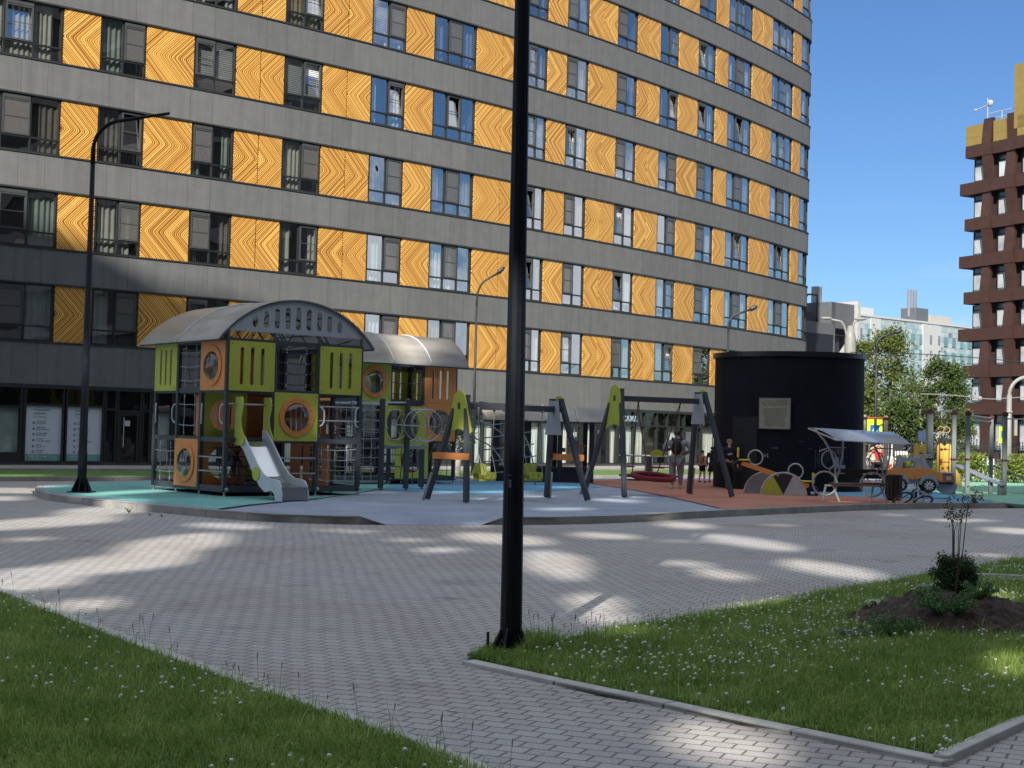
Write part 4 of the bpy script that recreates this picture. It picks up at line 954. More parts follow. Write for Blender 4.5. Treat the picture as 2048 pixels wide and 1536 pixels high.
# ================================================================ lamps and poles
BLK=mm('pole_black',(.006,.008,.013),rough=.5,var=.25,vscale=6,spec=.22); BLK2=mm('pole_dark',(.02,.025,.03),rough=.5); WPOLE=mm('pole_white',(.27,.27,.26),rough=.5)
def lamp(label,base,H,r0,r1,arm,dirv,rise,m,name='street_lamp',gus=False,head=.55,arc=None):
    t=thing(name,label,'street lamp',tuple(base)); mb=MB(); mb.tube([(0,0,0),(0,0,H*.12),(0,0,H*.12),(0,0,H)],[r0,r0*.97,r0*.9,r1],12); mb.build('pole',m,t,True)
    d=Vector((dirv[0],dirv[1],0)).normalized(); A=arc or arm*.55; pts=[]
    for k in range(9):
        a=math.pi/2*k/8*rise; pts.append(Vector((0,0,H))+d*(A*(1-math.cos(a)))+Vector((0,0,A*math.sin(a))))
    tg=(pts[-1]-pts[-2]).normalized(); e=pts[-1]+tg*(arm-A*.9); pts.append(e)
    mb=MB(); mb.tube([Vector((0,0,H-.3))]+pts,[r1*1.15]*2+[r1*.9]*(len(pts)-1),8); mb.build('arm',m,t,True)
    mb=MB(); s=tg.cross(Vector((0,0,1))).normalized(); w=.11
    prof=[(0,.05),(.12,.09),(.3,w),(.5,.09),(.6,.03)]
    for q,wd in prof:
        c=e+tg*q*head/.6; mb.v+=[tuple(c-s*wd+Vector((0,0,0))),tuple(c+Vector((0,0,.035))),tuple(c+s*wd),tuple(c-Vector((0,0,.03)))]
    for k in range(len(prof)-1):
        for j in range(4): mb.f.append((4*k+j,4*k+4+j,4*k+4+(j+1)%4,4*k+(j+1)%4)); mb.m.append(0)
    mb.f+=[(0,1,2,3),(19,18,17,16)]; mb.m+=[0,0]
    mb.build('lamp_head',m,t)
    bs=MB(); bs.box((0,0,.012),(.46,.46,.024)); 
    for k in range(8 if gus else 4):
        a=k*math.pi/(4 if gus else 2); dd=Vector((math.cos(a),math.sin(a),0)); n=Vector((-dd.y,dd.x,0))*.006
        p=[dd*r0*.8+Vector((0,0,.024)),dd*.21+Vector((0,0,.024)),dd*.20+Vector((0,0,.07)),dd*r0*.95+Vector((0,0,.32))]
        bs.add([q-n for q in p]+[q+n for q in p],[(0,1,2,3),(7,6,5,4),(0,4,5,1),(1,5,6,2),(2,6,7,3)])
    bs.build('base_flange',m,t); bo=MB()
    return t,bs
# the big pole in the foreground: built in the round, 8 facets
fb=G(1021,1309,0)
fp=thing('lamp_post','tall tapered dark faceted lamp post rising from the grass corner in the foreground','lamp post',(fb.x,fb.y,0))
mb=MB(); mb.tube([(0,0,.02),(-.03,0,4.8),(-.06,0,9.5)],[.080,.0535,.03],12); mb.build('pole',BLK,fp)
mb=MB(); mb.tube([(-.03,-.0722,.45),(-.026,-.066,1.5)],.0012,4); mb.build('seam',BLK2,fp)
mb=MB(); mb.box((0,0,.012),(.40,.36,.024)); mb.build('base_plate',BLK2,fp,bevel=.004)
for k,a in enumerate((-150,-110,-30,30,90,150)):
    dd=Vector((math.cos(R(a)),math.sin(R(a)),0)); n=Vector((-dd.y,dd.x,0))*.005; mb=MB()
    p=[dd*.07+Vector((0,0,.024)),dd*.155+Vector((0,0,.024)),dd*.15+Vector((0,0,.05)),dd*.077+Vector((0,0,.20))]
    mb.add([q-n for q in p]+[q+n for q in p],[(0,1,2,3),(7,6,5,4),(0,4,5,1),(1,5,6,2),(2,6,7,3),(3,7,4,0)]); mb.build('gusset',BLK2,fp)
for x,y,h in ((-.165,-.02,.13),(-.0,-.15,.02),(.16,-.02,.04),(0,.15,.06)):
    mb=MB(); mb.tube([(x,y,0),(x,y,.03+h)],.011,8); mb.tube([(x,y,.02),(x,y,.055)],.021,6); mb.tube([(x,y,.016),(x,y,.026)],.03,10); mb.build('anchor_bolt',BLK2,fp)
mb=MB()
for k in range(5): mb.box((-.035+.003*(k%2),-.070+.0003*k,1.20+k*.012),(.022,.004,.006),rz=R(-25))
mb.box((-.035,-.0705,1.285),(.026,.003,.004),rz=R(-25)); mb.build('sticker_remains',mm('sticker_grey',(.20,.21,.22),rough=.7),fp)
mb=MB(); mb.box((0,0,9.52),(.1,.1,.06)); mb.box((.5,0,9.5),(.9,.14,.05)); mb.build('lamp_head',BLK,fp)
b=G(163,985,ZP); lamp('black lamp with curved arm standing on the teal surface left of the climbing tower',b,7.05,.095,.045,1.0,(1,-.0),.95,BLK,gus=True,head=.55,arc=.62)
def far_lamp(label,px,py_top,px_tip,py_tip,Y,m,r=.06,dirv=(1,0)):
    p=AT(px,900,Y); H=AT(px,py_top,Y).z; tip=AT(px_tip,py_tip,Y); arm=(tip.x-AT(px,py_top,Y).x); rise=tip.z-H
    t=thing('street_lamp',label,'street lamp',(p.x,p.y,0)); mb=MB(); x1=AT(px,py_top,Y).x-p.x; mb.tube([(0,0,0),(0,0,H*.5),(0,0,H)],[r*1.3,r,r*.75],8); mb.build('pole',m,t,True)
    pts=[(0,0,H-.2)]
    for k in range(9): a=math.pi/2*k/8*.82; pts.append((abs(arm)*.5*(1-math.cos(a))*math.copysign(1,arm),0,H+rise*.62*math.sin(a)/math.sin(math.pi/2*.82)))
    pts.append((arm*.72,0,H+rise*.8)); mb=MB(); mb.tube(pts,[r*.8]*len(pts),7); mb.build('arm',m,t,True)
    mb=MB(); a=Vector(pts[-1]); b_=Vector((arm,0,H+rise)); mb.tube([a,a.lerp(b_,.25),a.lerp(b_,.7),b_],[r*.9,r*1.7,r*1.6,r*.5],8); mb.build('lamp_head',m,t)
    return t
far_lamp('slim lamp seen behind the climbing towers with a head tilted up to the right',946,600,1002,534,49,BLK2,.045)
far_lamp('slim lamp rising behind the black cylinder kiosk in front of orange panels',1452,652,1510,612,50,BLK2,.05)
far_lamp('dark slim lamp in front of the birch trees',1750,690,1801,660,56,BLK2,.055)
# white double lamp by the dark building and the white lamp at the right edge
p=AT(1697,900,66); t=thing('street_lamp','pale double-armed lamp between the dark building and the mosaic building','street lamp',(p.x,p.y,0)); H=AT(1700,660,66).z
mb=MB(); mb.tube([(0,0,0),(0,0,H-.4),(0,0,H+.2)],[.3,.26,.12],10); mb.build('pole',WPOLE,t,True)
for s,l in ((-1,.75),(1,.3)):
    mb=MB(); pts=[(0,0,H-1.3)]+[(s*l*.18+s*l*.5*(1-math.cos(a)),0,H-.9+1.3*math.sin(a)) for a in [math.pi/2*k/7 for k in range(8)]]+[(s*l*1.25,0,H+.48)]; mb.tube(pts,.05,7); mb.build('arm',WPOLE,t,True)
    mb=MB(); mb.blob((s*l*1.5,0,H+.52),(.3,.12,.07),10,6); mb.build('lamp_head',WPOLE,t,True)
p=AT(2017,920,58); t=thing('street_lamp','white lamp with a wide round bend at the right edge beside the brown building','street lamp',(p.x,p.y,0)); H=AT(2020,790,58).z
mb=MB(); mb.tube([(0,0,0),(0,0,H)],[.12,.10],10); mb.ring((0,0,H-.7),.13,.03,(0,0,1),12,5); mb.build('pole',WPOLE,t,True)
mb=MB(); mb.tube([(0,0,H-.1)]+[(.75*(1-math.cos(a)),0,H+.75*math.sin(a)) for a in [math.pi/2*k/8 for k in range(9)]]+[(2.2,0,H+.8)],.075,8); mb.build('arm',WPOLE,t,True)
mb=MB(); mb.blob((2.5,0,H+.78),(.4,.16,.09),10,6); mb.build('lamp_head',WPOLE,t,True)
mb=MB(); mb.box((.25,-.05,H-1.3),(.12,.1,.7)); mb.build('camera_housing',WPOLE,t)
# ================================================================ black kiosk
kc=Vector((7.97,40.9,ZP)); ka,kb_,kr=2.13,1.76,R(-24)
ki=thing('cylinder_kiosk','black round windowless kiosk with a yellowed notice board and a hidden door','kiosk',tuple(kc),kr)
KB=mat('kiosk_black',(.007,.009,.015),rough=.7,var=.4,vscale=1.2,bump=.1,bscale=12,spec=.2)
mb=MB(); n=72; zs=[0,3.78]
def el(k,e=0): a=2*math.pi*k/n; return ((ka+e)*math.cos(a),(kb_+e)*math.sin(a))
for z in (0,3.72): mb.v+=[(*el(k),z) for k in range(n)]
for k in range(n): mb.f.append((k,(k+1)%n,n+(k+1)%n,n+k)); mb.m.append(0)
mb.build('wall',KB,ki,True)
mb=MB(); mb.prism([el(k,.07) for k in range(n)],3.72,3.86); mb.build('roof',mm('kiosk_roof',(.012,.013,.016),rough=.35),ki)
mb=MB()
for k in range(0,n,4): x,y=el(k,.002); mb.box((x,y,1.86),(.006,.006,3.7))
mb.build('wall_seam',mm('seam_black',(.004,.004,.005)),ki)
Mi=Matrix.Translation(kc)@Matrix.Rotation(kr,4,'Z'); Mi_i=Mi.inverted()
def on_kiosk(px,py,e=.01):   # point on the kiosk surface seen at a pixel (local coords)
    o=Mi_i@CAM; d=Mi_i.to_3x3()@ray(px,py); A=ka+e; B=kb_+e
    a=(d.x/A)**2+(d.y/B)**2; b=2*(o.x*d.x/A**2+o.y*d.y/B**2); c=(o.x/A)**2+(o.y/B)**2-1; q=b*b-4*a*c
    return o+d*((-b-math.sqrt(max(q,0)))/(2*a))
def patch(x0,y0,x1,y1,name,m,e=.012,th=.012,nx=6):
    mb=MB(); P=[]
    for i in range(nx+1):
        t=on_kiosk(x0+(x1-x0)*i/nx,(y0+y1)/2,e); zt=on_kiosk(x0+(x1-x0)*i/nx,y0,e).z; zb=on_kiosk(x0+(x1-x0)*i/nx,y1,e).z; P.append((t,zt,zb))
    zt=sum(p[1] for p in P)/len(P); zb=max(.02,sum(p[2] for p in P)/len(P))
    for t,_,_ in P:
        nrm=Vector((t.x/ka**2,t.y/kb_**2,0)).normalized(); mb.v+=[tuple(Vector((t.x,t.y,zb))+nrm*th),tuple(Vector((t.x,t.y,zt))+nrm*th),tuple(Vector((t.x,t.y,zt))-nrm*.02),tuple(Vector((t.x,t.y,zb))-nrm*.02)]
    for i in range(nx):
        for k in range(4): mb.f.append((4*i+k,4*i+4+k,4*i+4+(k+1)%4,4*i+(k+1)%4)); mb.m.append(0)
    mb.f+=[(0,1,2,3),(4*nx+3,4*nx+2,4*nx+1,4*nx)]; mb.m+=[0,0]
    return mb.build(name,m,ki)
patch(1465,833,1513,984,'door',mm('door_black',(.005,.006,.008),rough=.6)); patch(1513.2,832,1514.5,984,'door_edge',mm('seam_black',(.004,.004,.005)),.014)
a=on_kiosk(1520,827,.03); b2=on_kiosk(1581,827,.03); a.z=b2.z=0; ux=(b2-a).normalized(); ztp,zbt=on_kiosk(1550,797,.05).z,on_kiosk(1550,857,.05).z; Wp=(b2-a).length
ny=ux.cross(Vector((0,0,1))); mb=MB(); mid=(a+b2)/2+ny*.06+Vector((0,0,(ztp+zbt)/2)); Mp=frame4(mid,ux)
pm=mat('notice_yellowed',(.40,.40,.31),rough=.5,col2=(.30,.27,.19),vscale=2.5); 
mb=MB(); mb.box(mid,(Wp,.03,ztp-zbt),M=Mp.to_3x3()); o=mb.build('notice_board',pm,ki)
fr=MB(); h=(ztp-zbt)/2; w=Wp/2
for s in (-1,1): fr.box(mid+ux*s*w,(.03,.04,2*h+.03),M=Mp.to_3x3()); fr.box(mid+Vector((0,0,s*h)),(Wp,.04,.03),M=Mp.to_3x3())
fr.build('frame',mm('frame_grey',(.24,.24,.23),rough=.5),o)
rr=random.Random(5); ti=mm('notice_ink',(.09,.09,.06),rough=.6); tx=MB()
for k in range(26):
    z=.36-k*.028; 
    if k in (6,7): continue
    l=.3 if k in(0,8) else rr.uniform(.24,.34); x=-l
    while x<l:
        q=rr.uniform(.02,.06); tx.box(mid+ux*(x+q/2)-ny*-.0165+Vector((0,0,z*h/.41)),(q,.002,.010),M=Mp.to_3x3()); x+=q+.012
tx.build('notice_text',ti,o)
sp=MB()
for s in (-1,1): sp.blob(mid+ux*s*.33+Vector((0,0,.29))+ny*.017,(.02,.006,.025),8,6)
sp.build('notice_emblem',mm('emblem_dark',(.06,.07,.05)),o)
# scratches and the little white chalk figure
GW=mm('chalk_white',(.30,.33,.38),rough=.9,var=.4,vscale=8); GV=mm('chalk_faint',(.05,.06,.085),rough=.9)
patch(1668,914,1678,948,'graffiti',GW,.006,.002,3); patch(1672,930,1690,948,'graffiti',GW,.0065,.002,3); patch(1672,898,1681,908,'graffiti',mm('chalk_pink',(.12,.07,.10),rough=.9),.006,.002,3)
for x0,y0,x1,y1 in ((1524,910,1527,916),(1529,908,1531,914),(1534,907,1536,915),(1541,895,1549,897),(1549,898,1556,894),(1597,883,1610,884),(1617,897,1624,899),(1435,900,1438,925),(1441,900,1443,912)): patch(x0,min(y0,y1),x1,max(y0,y1),'graffiti',GV if y0<900 or x0<1500 else GW,.006,.002,1)
for k in range(14): x=1630+k*4.3; patch(x,900+rr.uniform(-8,6),x+1.6,925+rr.uniform(-10,15),'graffiti',GV,.006,.002,1)
# ================================================================ seesaw
s0=G(1566,990,ZP); se=thing('seesaw','orange seesaw between striped half discs with yellow seats and hoops','seesaw',tuple(s0),R(-5))
def half(R_): return [(R_*math.cos(math.pi*k/20),R_*math.sin(math.pi*k/20)) for k in range(21)]
WHB=mm('board_white',(.50,.50,.50),rough=.5)
for y,r_ in ((.55,.56),(-.12,.57)):
    o=plate('half_disc',half(r_),[],.02,mm('board_disc_grey',(.30,.31,.33)) if y>0 else WHB,se,Matrix.Translation((-.38 if y>0 else .0,y,0)),.003)
    mb=MB(); mb.tube([(x+(-.38 if y>0 else 0),y,z) for x,z in half(r_+.01)],.02,6); mb.build('disc_rim',WHB,o)
    if y<0:
        plate('wedge_panel',[(0,.02)]+[(.55*math.cos(a),.55*math.sin(a)) for a in [math.pi-1.05*k/10 for k in range(11)]],[],.006,GREEN,o,Matrix.Translation((0,y-.014,0)))
        plate('wedge_panel',[(0,.02)]+[(.55*math.cos(a),.55*math.sin(a)) for a in [math.pi-1.05-.95*k/10 for k in range(11)]],[],.006,mm('board_black',(.03,.032,.036)),o,Matrix.Translation((0,y-.014,0)))
e0=AT(1484,926,s0.y+.35)-s0; e1=AT(1618,972,s0.y-.1)-s0; Mz=Matrix.Rotation(R(5),3,'Z'); e0=Mz@e0; e1=Mz@e1; dd=(e1-e0).normalized()
for s in (-1,1):
    mb=MB(); sd=dd.cross(Vector((0,0,1))).normalized()*.09*s; mb.beam(e0+sd,e1+sd,.03,.11); mb.build('beam',ORANGE,se,bevel=.004)
mb=MB(); mb.tube([(-.2,.6,.5),(-.15,-.15,.5)],.03,8); mb.build('axle',PIPE,se)
for e,s in ((e0,1),(e1,-1)):
    mb=MB(); c=e+dd*s*.06+Vector((0,0,.10)); mb.box(c,(.30,.28,.04)); mb.box(c+dd*(-s)*.17+Vector((0,0,.14)),(.04,.30,.26)); mb.build('seat',mm('seat_yellow',(.62,.60,.05),rough=.4),se,bevel=.015)
    mb=MB(); c2=e+dd*s*.36+Vector((0,0,.26)); mb.ring(c2,.19,.02,(.3,1,0),22,6); mb.build('hoop',WHB,se,True)
    mb=MB(); mb.ring(e-dd*s*.10-Vector((0,0,.12)),.11,.05,(0,1,0),18,8); mb.build('tyre_buffer',BLACKR,se,True)
# ================================================================ canopy bench
bc=G(1712,1004,ZP); be=thing('canopy_bench','pale steel bench with curled ironwork and a blue-grey sloping canopy','bench',tuple(bc),R(4))
WST=mm('painted_steel_pale',(.42,.43,.42),rough=.4,var=.1); SLT=mm('slat_dark_brown',(.035,.022,.018),rough=.6)
for x in (-.52,.62):
    mb=MB(); mb.beam((x-.30,-.05,0),(x-.22,-.02,.36),.045,.03); mb.beam((x+.10,-.1,0),(x-.05,.0,.40),.05,.035); mb.beam((x-.24,-.02,.38),(x+.02,.0,.38),.04,.04); mb.build('leg',WST,be)
    mb=MB()
    mb.tube([(x+.0,.02,.40),(x+.04,.05,.62),(x+.02,.1,.9),(x-.06,.12,1.15),(x-.22,.12,1.42),(x-.46,.1,1.68)],.026,7)
    mb.tube([(x+.0,.02,.40),(x+.14,.1,.75),(x+.22,.16,1.05),(x+.24,.18,1.35),(x+.24,.18,1.55)],.024,7)
    mb.tube([(x-.35,.1,1.17),(x-.1,.13,1.27),(x+.3,.16,1.27)],.016,6)
    mb.build('curved_post',WST,be,True)
    mb=MB(); mb.ring((x-.24,-.02,.42),.28,.024,(0.15,1,0),26,6); mb.ring((x-.12,.08,.98),.17,.014,(.15,1,0),22,5,sy=1.25); mb.ring((x+.02,.06,.72),.12,.014,(.15,1,0),18,5); mb.build('scroll',WST,be,True)
for k,(y,z) in enumerate(((-.20,.43),(-.10,.43),(0,.43),(.10,.44))): mb=MB(); mb.box((.05,y,z),(1.36,.085,.03)); mb.build('seat_slat',SLT,be,bevel=.004)
for k,z in enumerate((.60,.72)): mb=MB(); mb.box((.12,.14+.02*k,z),(1.36,.03,.10)); mb.build('back_slat',SLT,be,bevel=.004)
mb=MB(); mb.tube([(-.6,-.02,.385),(.7,-.02,.385)],.02,6); mb.build('seat_rail',WST,be)
mb=MB(); pts=[]
for k in range(9):
    t=k/8; y=.55-1.25*t; z=1.72-.28*t**1.8
    pts.append((y,z))
for (y,z) in pts:
    mb.v+=[(-1.0+.28*(1-(y+.7)/1.25)*1.1,y,z),(.95+.1*(1-(y+.7)/1.25),y,z-.06),( .95+.1*(1-(y+.7)/1.25),y,z-.052),(-1.0+.28*(1-(y+.7)/1.25)*1.1,y,z+.008)]
for k in range(8):
    for j in range(4): mb.f.append((4*k+j,4*k+4+j,4*k+4+(j+1)%4,4*k+(j+1)%4)); mb.m.append(0)
mb.build('canopy',mat('canopy_blue_grey',(.35,.40,.50),rough=.2,var=.08,spec=.9),be,True)
mb=MB(); mb.tube([(-1.02+.0,.56,1.70),(1.05,.56,1.64)],.02,6); mb.tube([(-.72,-.7,1.44),(.95,-.7,1.38)],.016,6); mb.tube([(-1.0,.55,1.7),(-.70,-.7,1.44)],.02,6); mb.build('canopy_rim',WST,be)
# ================================================================ bin
bb=G(1787,1001,ZP); bn=thing('litter_bin','dark brown slatted litter bin between the canopy bench and the fallen bicycle','litter bin',tuple(bb))
for k in range(12):
    a=2*math.pi*k/12; mb=MB(); mb.box((.19*math.cos(a),.19*math.sin(a),.33),(.03,.088,.56),rz=a); mb.build('slat',SLT,bn,bevel=.004)
mb=MB(); mb.lathe([(.16,.0),(.17,.04),(.17,.6),(.12,.61),(.12,.3)],(0,0,0),16); mb.ring((0,0,.62),.2,.014,(0,0,1),20,6); mb.ring((0,0,.07),.2,.012,(0,0,1),20,6); mb.build('liner',BLK2,bn)
# ================================================================ spring car
cc=G(1831,996,ZP); ca=thing('spring_rider','orange and grey toy car rider on two springs with daisy wheels','spring rider',tuple(cc),R(-8))
ca.scale=(1.12,1.12,1.06)
CG=mm('car_board_grey',(.40,.42,.44),rough=.45)
bod=[(-.62,.34),(-.62,.62),(-.56,.66),(-.44,.70),(-.40,.98),(-.36,1.02),(-.33,.97),(.05,.97),(.10,1.0),(.26,.72),(.44,.66),(.56,.60),(.58,.34)]
win=[(-.34,.70),(-.32,.90),(-.03,.90),(-.03,.70)]; win2=[(.03,.70),(.03,.90),(.08,.90),(.17,.70)]
for y in (-.20,.20):
    plate('body_side',[(-.60,.46),(-.60,.66),(-.44,.70),(.28,.72),(.56,.60),(.56,.40),(.47,.46),(.22,.56),(-.02,.46),(-.18,.46),(-.30,.54)],[],.03,ORANGE,ca,Matrix.Translation((0,y*1.02-.012,0)),.004)
    plate('cab_frame',[(-.46,.68),(-.41,1.0),(-.37,1.03),(-.33,.98),(.03,.98),(.07,1.03),(.11,1.0),(.30,.70)],[win,win2],.022,CG,ca,Matrix.Translation((0,y,0)),.003)
    for x in (-.38,.26):
        plate('mudguard',[(.21*math.cos(math.pi*k/12)+x,.34+.24*math.sin(math.pi*k/12)) for k in range(13)],[],.02,CG,ca,Matrix.Translation((0,y*1.15,0)),.003)
        mb=MB(); Mx=Matrix.Rotation(math.pi/2,3,'X'); mb.ring((x,y*1.25,.32),.12,.045,(0,1,0),24,8); w=mb.build('wheel',BLACKR,ca,True)
        mb=MB(); 
        for k in range(9): a=2*math.pi*k/9; mb.box((x+.075*math.cos(a),y*1.25+(-.035 if y<0 else .035),.32+.075*math.sin(a)),(.085,.012,.03),M=Matrix.Rotation(-a,3,'Y'))
        mb.build('petals',mm('petal_white',(.7,.7,.7),rough=.5),w); mb=MB(); mb.blob((x,y*1.25+(-.045 if y<0 else .045),.32),(.035,.012,.035),10,6); mb.build('hub',mm('hub_pink',(.5,.25,.25)),w)
mb=MB(); mb.box((-.05,0,.42),(.5,.36,.16)); mb.build('cabin_floor',CG,ca,bevel=.01)
mb=MB(); mb.box((-.12,0,.58),(.26,.34,.05)); mb.box((-.28,0,.72),(.04,.34,.26)); mb.build('seat',mm('seat_orange_dark',(.45,.16,.05)),ca,bevel=.01)
# nose seen from the front: grey bonnet, orange front with headlight, round grey bumper
mb=MB(); mb.box((.67,.02,.63),(.30,.50,.04)); mb.build('bonnet',CG,ca,bevel=.01)
mb=MB(); mb.box((.68,.02,.50),(.26,.46,.20)); mb.build('front_panel',mm('board_orange_dim',(.45,.17,.06),rough=.5),ca,bevel=.01)
for y in (-.0,):
    mb=MB(); mb.box((.70,-.225,.50),(.11,.02,.10)); mb.box((.70,-.238,.50),(.06,.02,.06)); mb.build('headlight',mm('headlight_cream',(.5,.47,.40)),ca,bevel=.004)
mb=MB(); mb.box((.66,.02,.38),(.30,.48,.05)); mb.build('radiator_strip',BLACKR,ca)
plate('bumper',[(.22*math.cos(math.pi+math.pi*k/16)+.68,.37+.24*math.sin(math.pi+math.pi*k/16)) for k in range(17)],[],.30,CG,ca,Matrix.Translation((0,.03,0)),.01)
mb=MB()
for k in range(4): mb.ring((.02+.09*k+.0,-.19,1.02),.035,.014,(0,1,0),12,6)
mb.build('roof_lamp',mm('lamp_pale',(.45,.47,.55)),ca)
for x in (-.02,.14):
    mb=MB(); mb.tube([(x+.05*math.cos(a),.05*math.sin(a),a/60*.33+.0) for a in [k*.5 for k in range(76)]][:120],.014,5); mb.build('spring',BLK2,ca,True)
# ================================================================ fallen bicycle
bp=G(1826,1017,0); bk=thing('bicycle','small black and white bicycle lying on its side against the kerb','bicycle',tuple(bp),R(14)); BW=mm('bike_black',(.02,.02,.024),rough=.35); BWh=mm('bike_white',(.6,.6,.62),rough=.4)
Mb=Matrix.Translation((.05,.03,.20))@Matrix.Rotation(R(52),4,'X')@Matrix.Rotation(R(12),4,'Y')@Matrix.Scale(1.3,4)
def T3(p): return tuple(Mb@Vector(p))
for x,nm in ((.20,'wheel'),(-.27,'wheel')):
    mb=MB(); mb.ring(T3((x,0,.0)),.225,.024,tuple(Mb.to_3x3()@Vector((0,1,0))),26,7); w=mb.build(nm,BW,bk,True)
    mb=MB(); mb.ring(T3((x,0,.0)),.195,.010,tuple(Mb.to_3x3()@Vector((0,1,0))),26,5)
    for k in range(12): a=2*math.pi*k/12; mb.tube([T3((x,0,0)),T3((x+.155*math.cos(a),0,.155*math.sin(a)))],.0025,3)
    mb.build('rim',BWh,w)
mb=MB(); pts={'r':(.20,0,0),'b':(.0,0,-.02),'s':(.06,0,.26),'h':(-.2,0,.26),'f':(-.27,0,0)}
for a,c in (('r','b'),('b','s'),('r','s'),('b','h'),('s','h')): mb.tube([T3(pts[a]),T3(pts[c])],.016,6)
mb.build('frame',BWh,bk); mb=MB(); mb.tube([T3(pts['h']),T3(pts['f'])],.012,6); mb.tube([T3(pts['h']),T3((-.21,0,.36)),T3((-.19,-.2,.40))],.012,6); mb.tube([T3((-.21,0,.36)),T3((-.19,.2,.40))],.012,6); mb.build('handlebar',BW,bk)
mb=MB(); mb.blob(T3((.08,0,.31)),(.1,.04,.05),10,6); mb.build('saddle',BW,bk,True)
mb=MB(); mb.ring(T3((.0,.03,-.02)),.05,.008,tuple(Mb.to_3x3()@Vector((0,1,0))),14,5); mb.box(T3((.06,.08,-.05)),(.07,.04,.02)); mb.box(T3((-.06,-.08,.03)),(.07,.04,.02)); mb.build('pedal',BW,bk)
# ================================================================ workout station
WP=mm('workout_post_grey',(.20,.225,.23),rough=.5); CAPM=mm('clamp_maroon',(.09,.02,.022),rough=.5); BARM=mm('bar_copper',(.38,.15,.07),rough=.35)
def WK(px,py): return G(px,py,ZP)
PP=[(1858,989,.15),(1906,989,.115),(1934,987,.115),(1981,977,.115),(2008,990,.115)]
wk=thing('workout_frame','grey workout frame with maroon clamps, high bars and gold rings at right','exercise frame',tuple(WK(1906,989))); o0=wk.location
loc=[]
for px,py,w in PP:
    p=WK(px,py)-o0; mb=MB(); mb.box((p.x,p.y,1.15),(w,w,2.3)); mb.build('post',WP,wk,bevel=.012); mb=MB(); mb.box((p.x,p.y,2.28),(w+.035,w+.035,.10)); mb.box((p.x,p.y,2.345),(w*.8,w*.8,.03)); mb.build('post_cap',CAPM,wk,bevel=.01); loc.append(p)
    mb=MB(); mb.box((p.x,p.y,.98),(w+.03,w+.03,.05)); mb.build('clamp',CAPM,wk)
def bar(a,b,z,m=BARM,r=.02):
    mb=MB(); mb.tube([(a.x,a.y,z),(b.x,b.y,z)],r,7); return mb.build('bar',m,wk)
bar(loc[0],loc[1],2.30,PIPE); bar(loc[0],loc[1],2.08,CAPM); bar(loc[1],loc[2],2.16); bar(loc[2],loc[3],2.26,PIPE); bar(loc[2],loc[3],2.14); bar(loc[4],loc[4]+Vector((1.4,.3,0)),2.16,PIPE); bar(loc[1],loc[2],.98,CAPM,.014); bar(loc[3],loc[4],.98,CAPM,.014); bar(loc[0]+Vector((0,0,0)),loc[1],1.78,CAPM,.015)
mb=MB(); 
for f in (.46,.70): 
    q=loc[0].lerp(loc[1],f); mb.tube([(q.x,q.y,2.08),(q.x,q.y,1.86)],.006,4); mb.ring((q.x,q.y,1.80),.085,.016,(0,1,0),18,6)
mb.build('ring',mm('ring_gold',(.45,.33,.10),rough=.5),wk,True)
mb=MB(); f=(0.42,.86); qa=loc[0].lerp(loc[1],.40); qb=loc[0].lerp(loc[1],.80)
for q in (qa,qb): mb.tube([(q.x,q.y-.02,1.62),(q.x,q.y-.02,.12)],.014,6)
for z in (1.55,1.25,.9,.55,.2): mb.tube([(qa.x,qa.y-.02,z),(qb.x,qb.y-.02,z)],.014,6)
mb.build('ladder',CAPM,wk)
def incline(a,b,label):
    A=WK(*a); A.z=ZP+.80; B=WK(*b); t=thing('incline_bench',label,'exercise bench',(B.x,B.y,ZP),0,'incline benches of the workout frame'); A-=t.location
    m=Vector((0,0,.30)); d=(m-A); L=MB(); L.beam(A,A+d*.82,.34,.05); L.build('board',mm('bench_board',(.20,.22,.27),rough=.45),t,bevel=.01)
    L=MB(); L.beam(A+d*.82,A+d*1.02+Vector((.1,0,-.02)),.34,.05); L.build('foot_board',mm('bench_board',(.20,.22,.27),rough=.45),t,bevel=.01)
    for k,(s,h) in enumerate(((.78,.42),(1.0,.28))):
        q=A+d*s; L=MB(); L.box((q.x,q.y,(q.z-.02)/2),(.11,.11,q.z-.02)); L.build('leg',WP,t,bevel=.008)
incline((1914,985),(2000,990),'grey inclined sit-up bench rising left towards the middle posts'); incline((1985,985),(2072,988),'grey inclined sit-up bench running out of the right edge')
mb=MB()
# ================================================================ sandpit shelter behind the swings, arch climber, carousel
def shelter():
    A=G(968,962,ZP); B=G(1205,967,ZP); 
    t=thing('bench_shelter','long low shelter with three curved translucent roofs over dark benches','shelter',tuple(A)); L=(B-A); ang=math.atan2(L.y,L.x); t.rotation_euler=(0,0,ang); n=L.length
    H=1.6-(852-862)/2840*41+ZP*-1
    for k in range(4):
        for y in (0,1.3):
            mb=MB(); mb.box((.35+(n-.7)*k/3,y,1.0),(.13,.13,2.0)); mb.build('post',BLK2,t)
    vault(t,-.3,1.75,-n-.1,.1,1.78,.46,n=16,seams=(.25,.5,.75),M=Matrix.Rotation(math.pi/2,4,'Z'))
    for y in (.15,1.15):
        mb=MB(); mb.box((n/2,y,.42),(n-.6,.42,.05)); mb.build('bench_seat',SLT,t); mb=MB(); mb.box((n/2,y,.2),(n-.8,.3,.38)); mb.build('bench_base',BLK2,t)
    for x in (n*.20,n*.78):
        mb=MB(); mb.box((x-.35,.7,.95),(.08,.9,.12)); 
        for k in range(6): mb.box((x-.25+k*.09,.1,.98+.02*(k%2)),(.03,.04,.22))
        mb.box((x,.1,1.08),(.55,.04,.04)); mb.build('abacus_rack',mm('brown_orange_wood',(.35,.13,.05),rough=.6),t)
    return t
shelter()
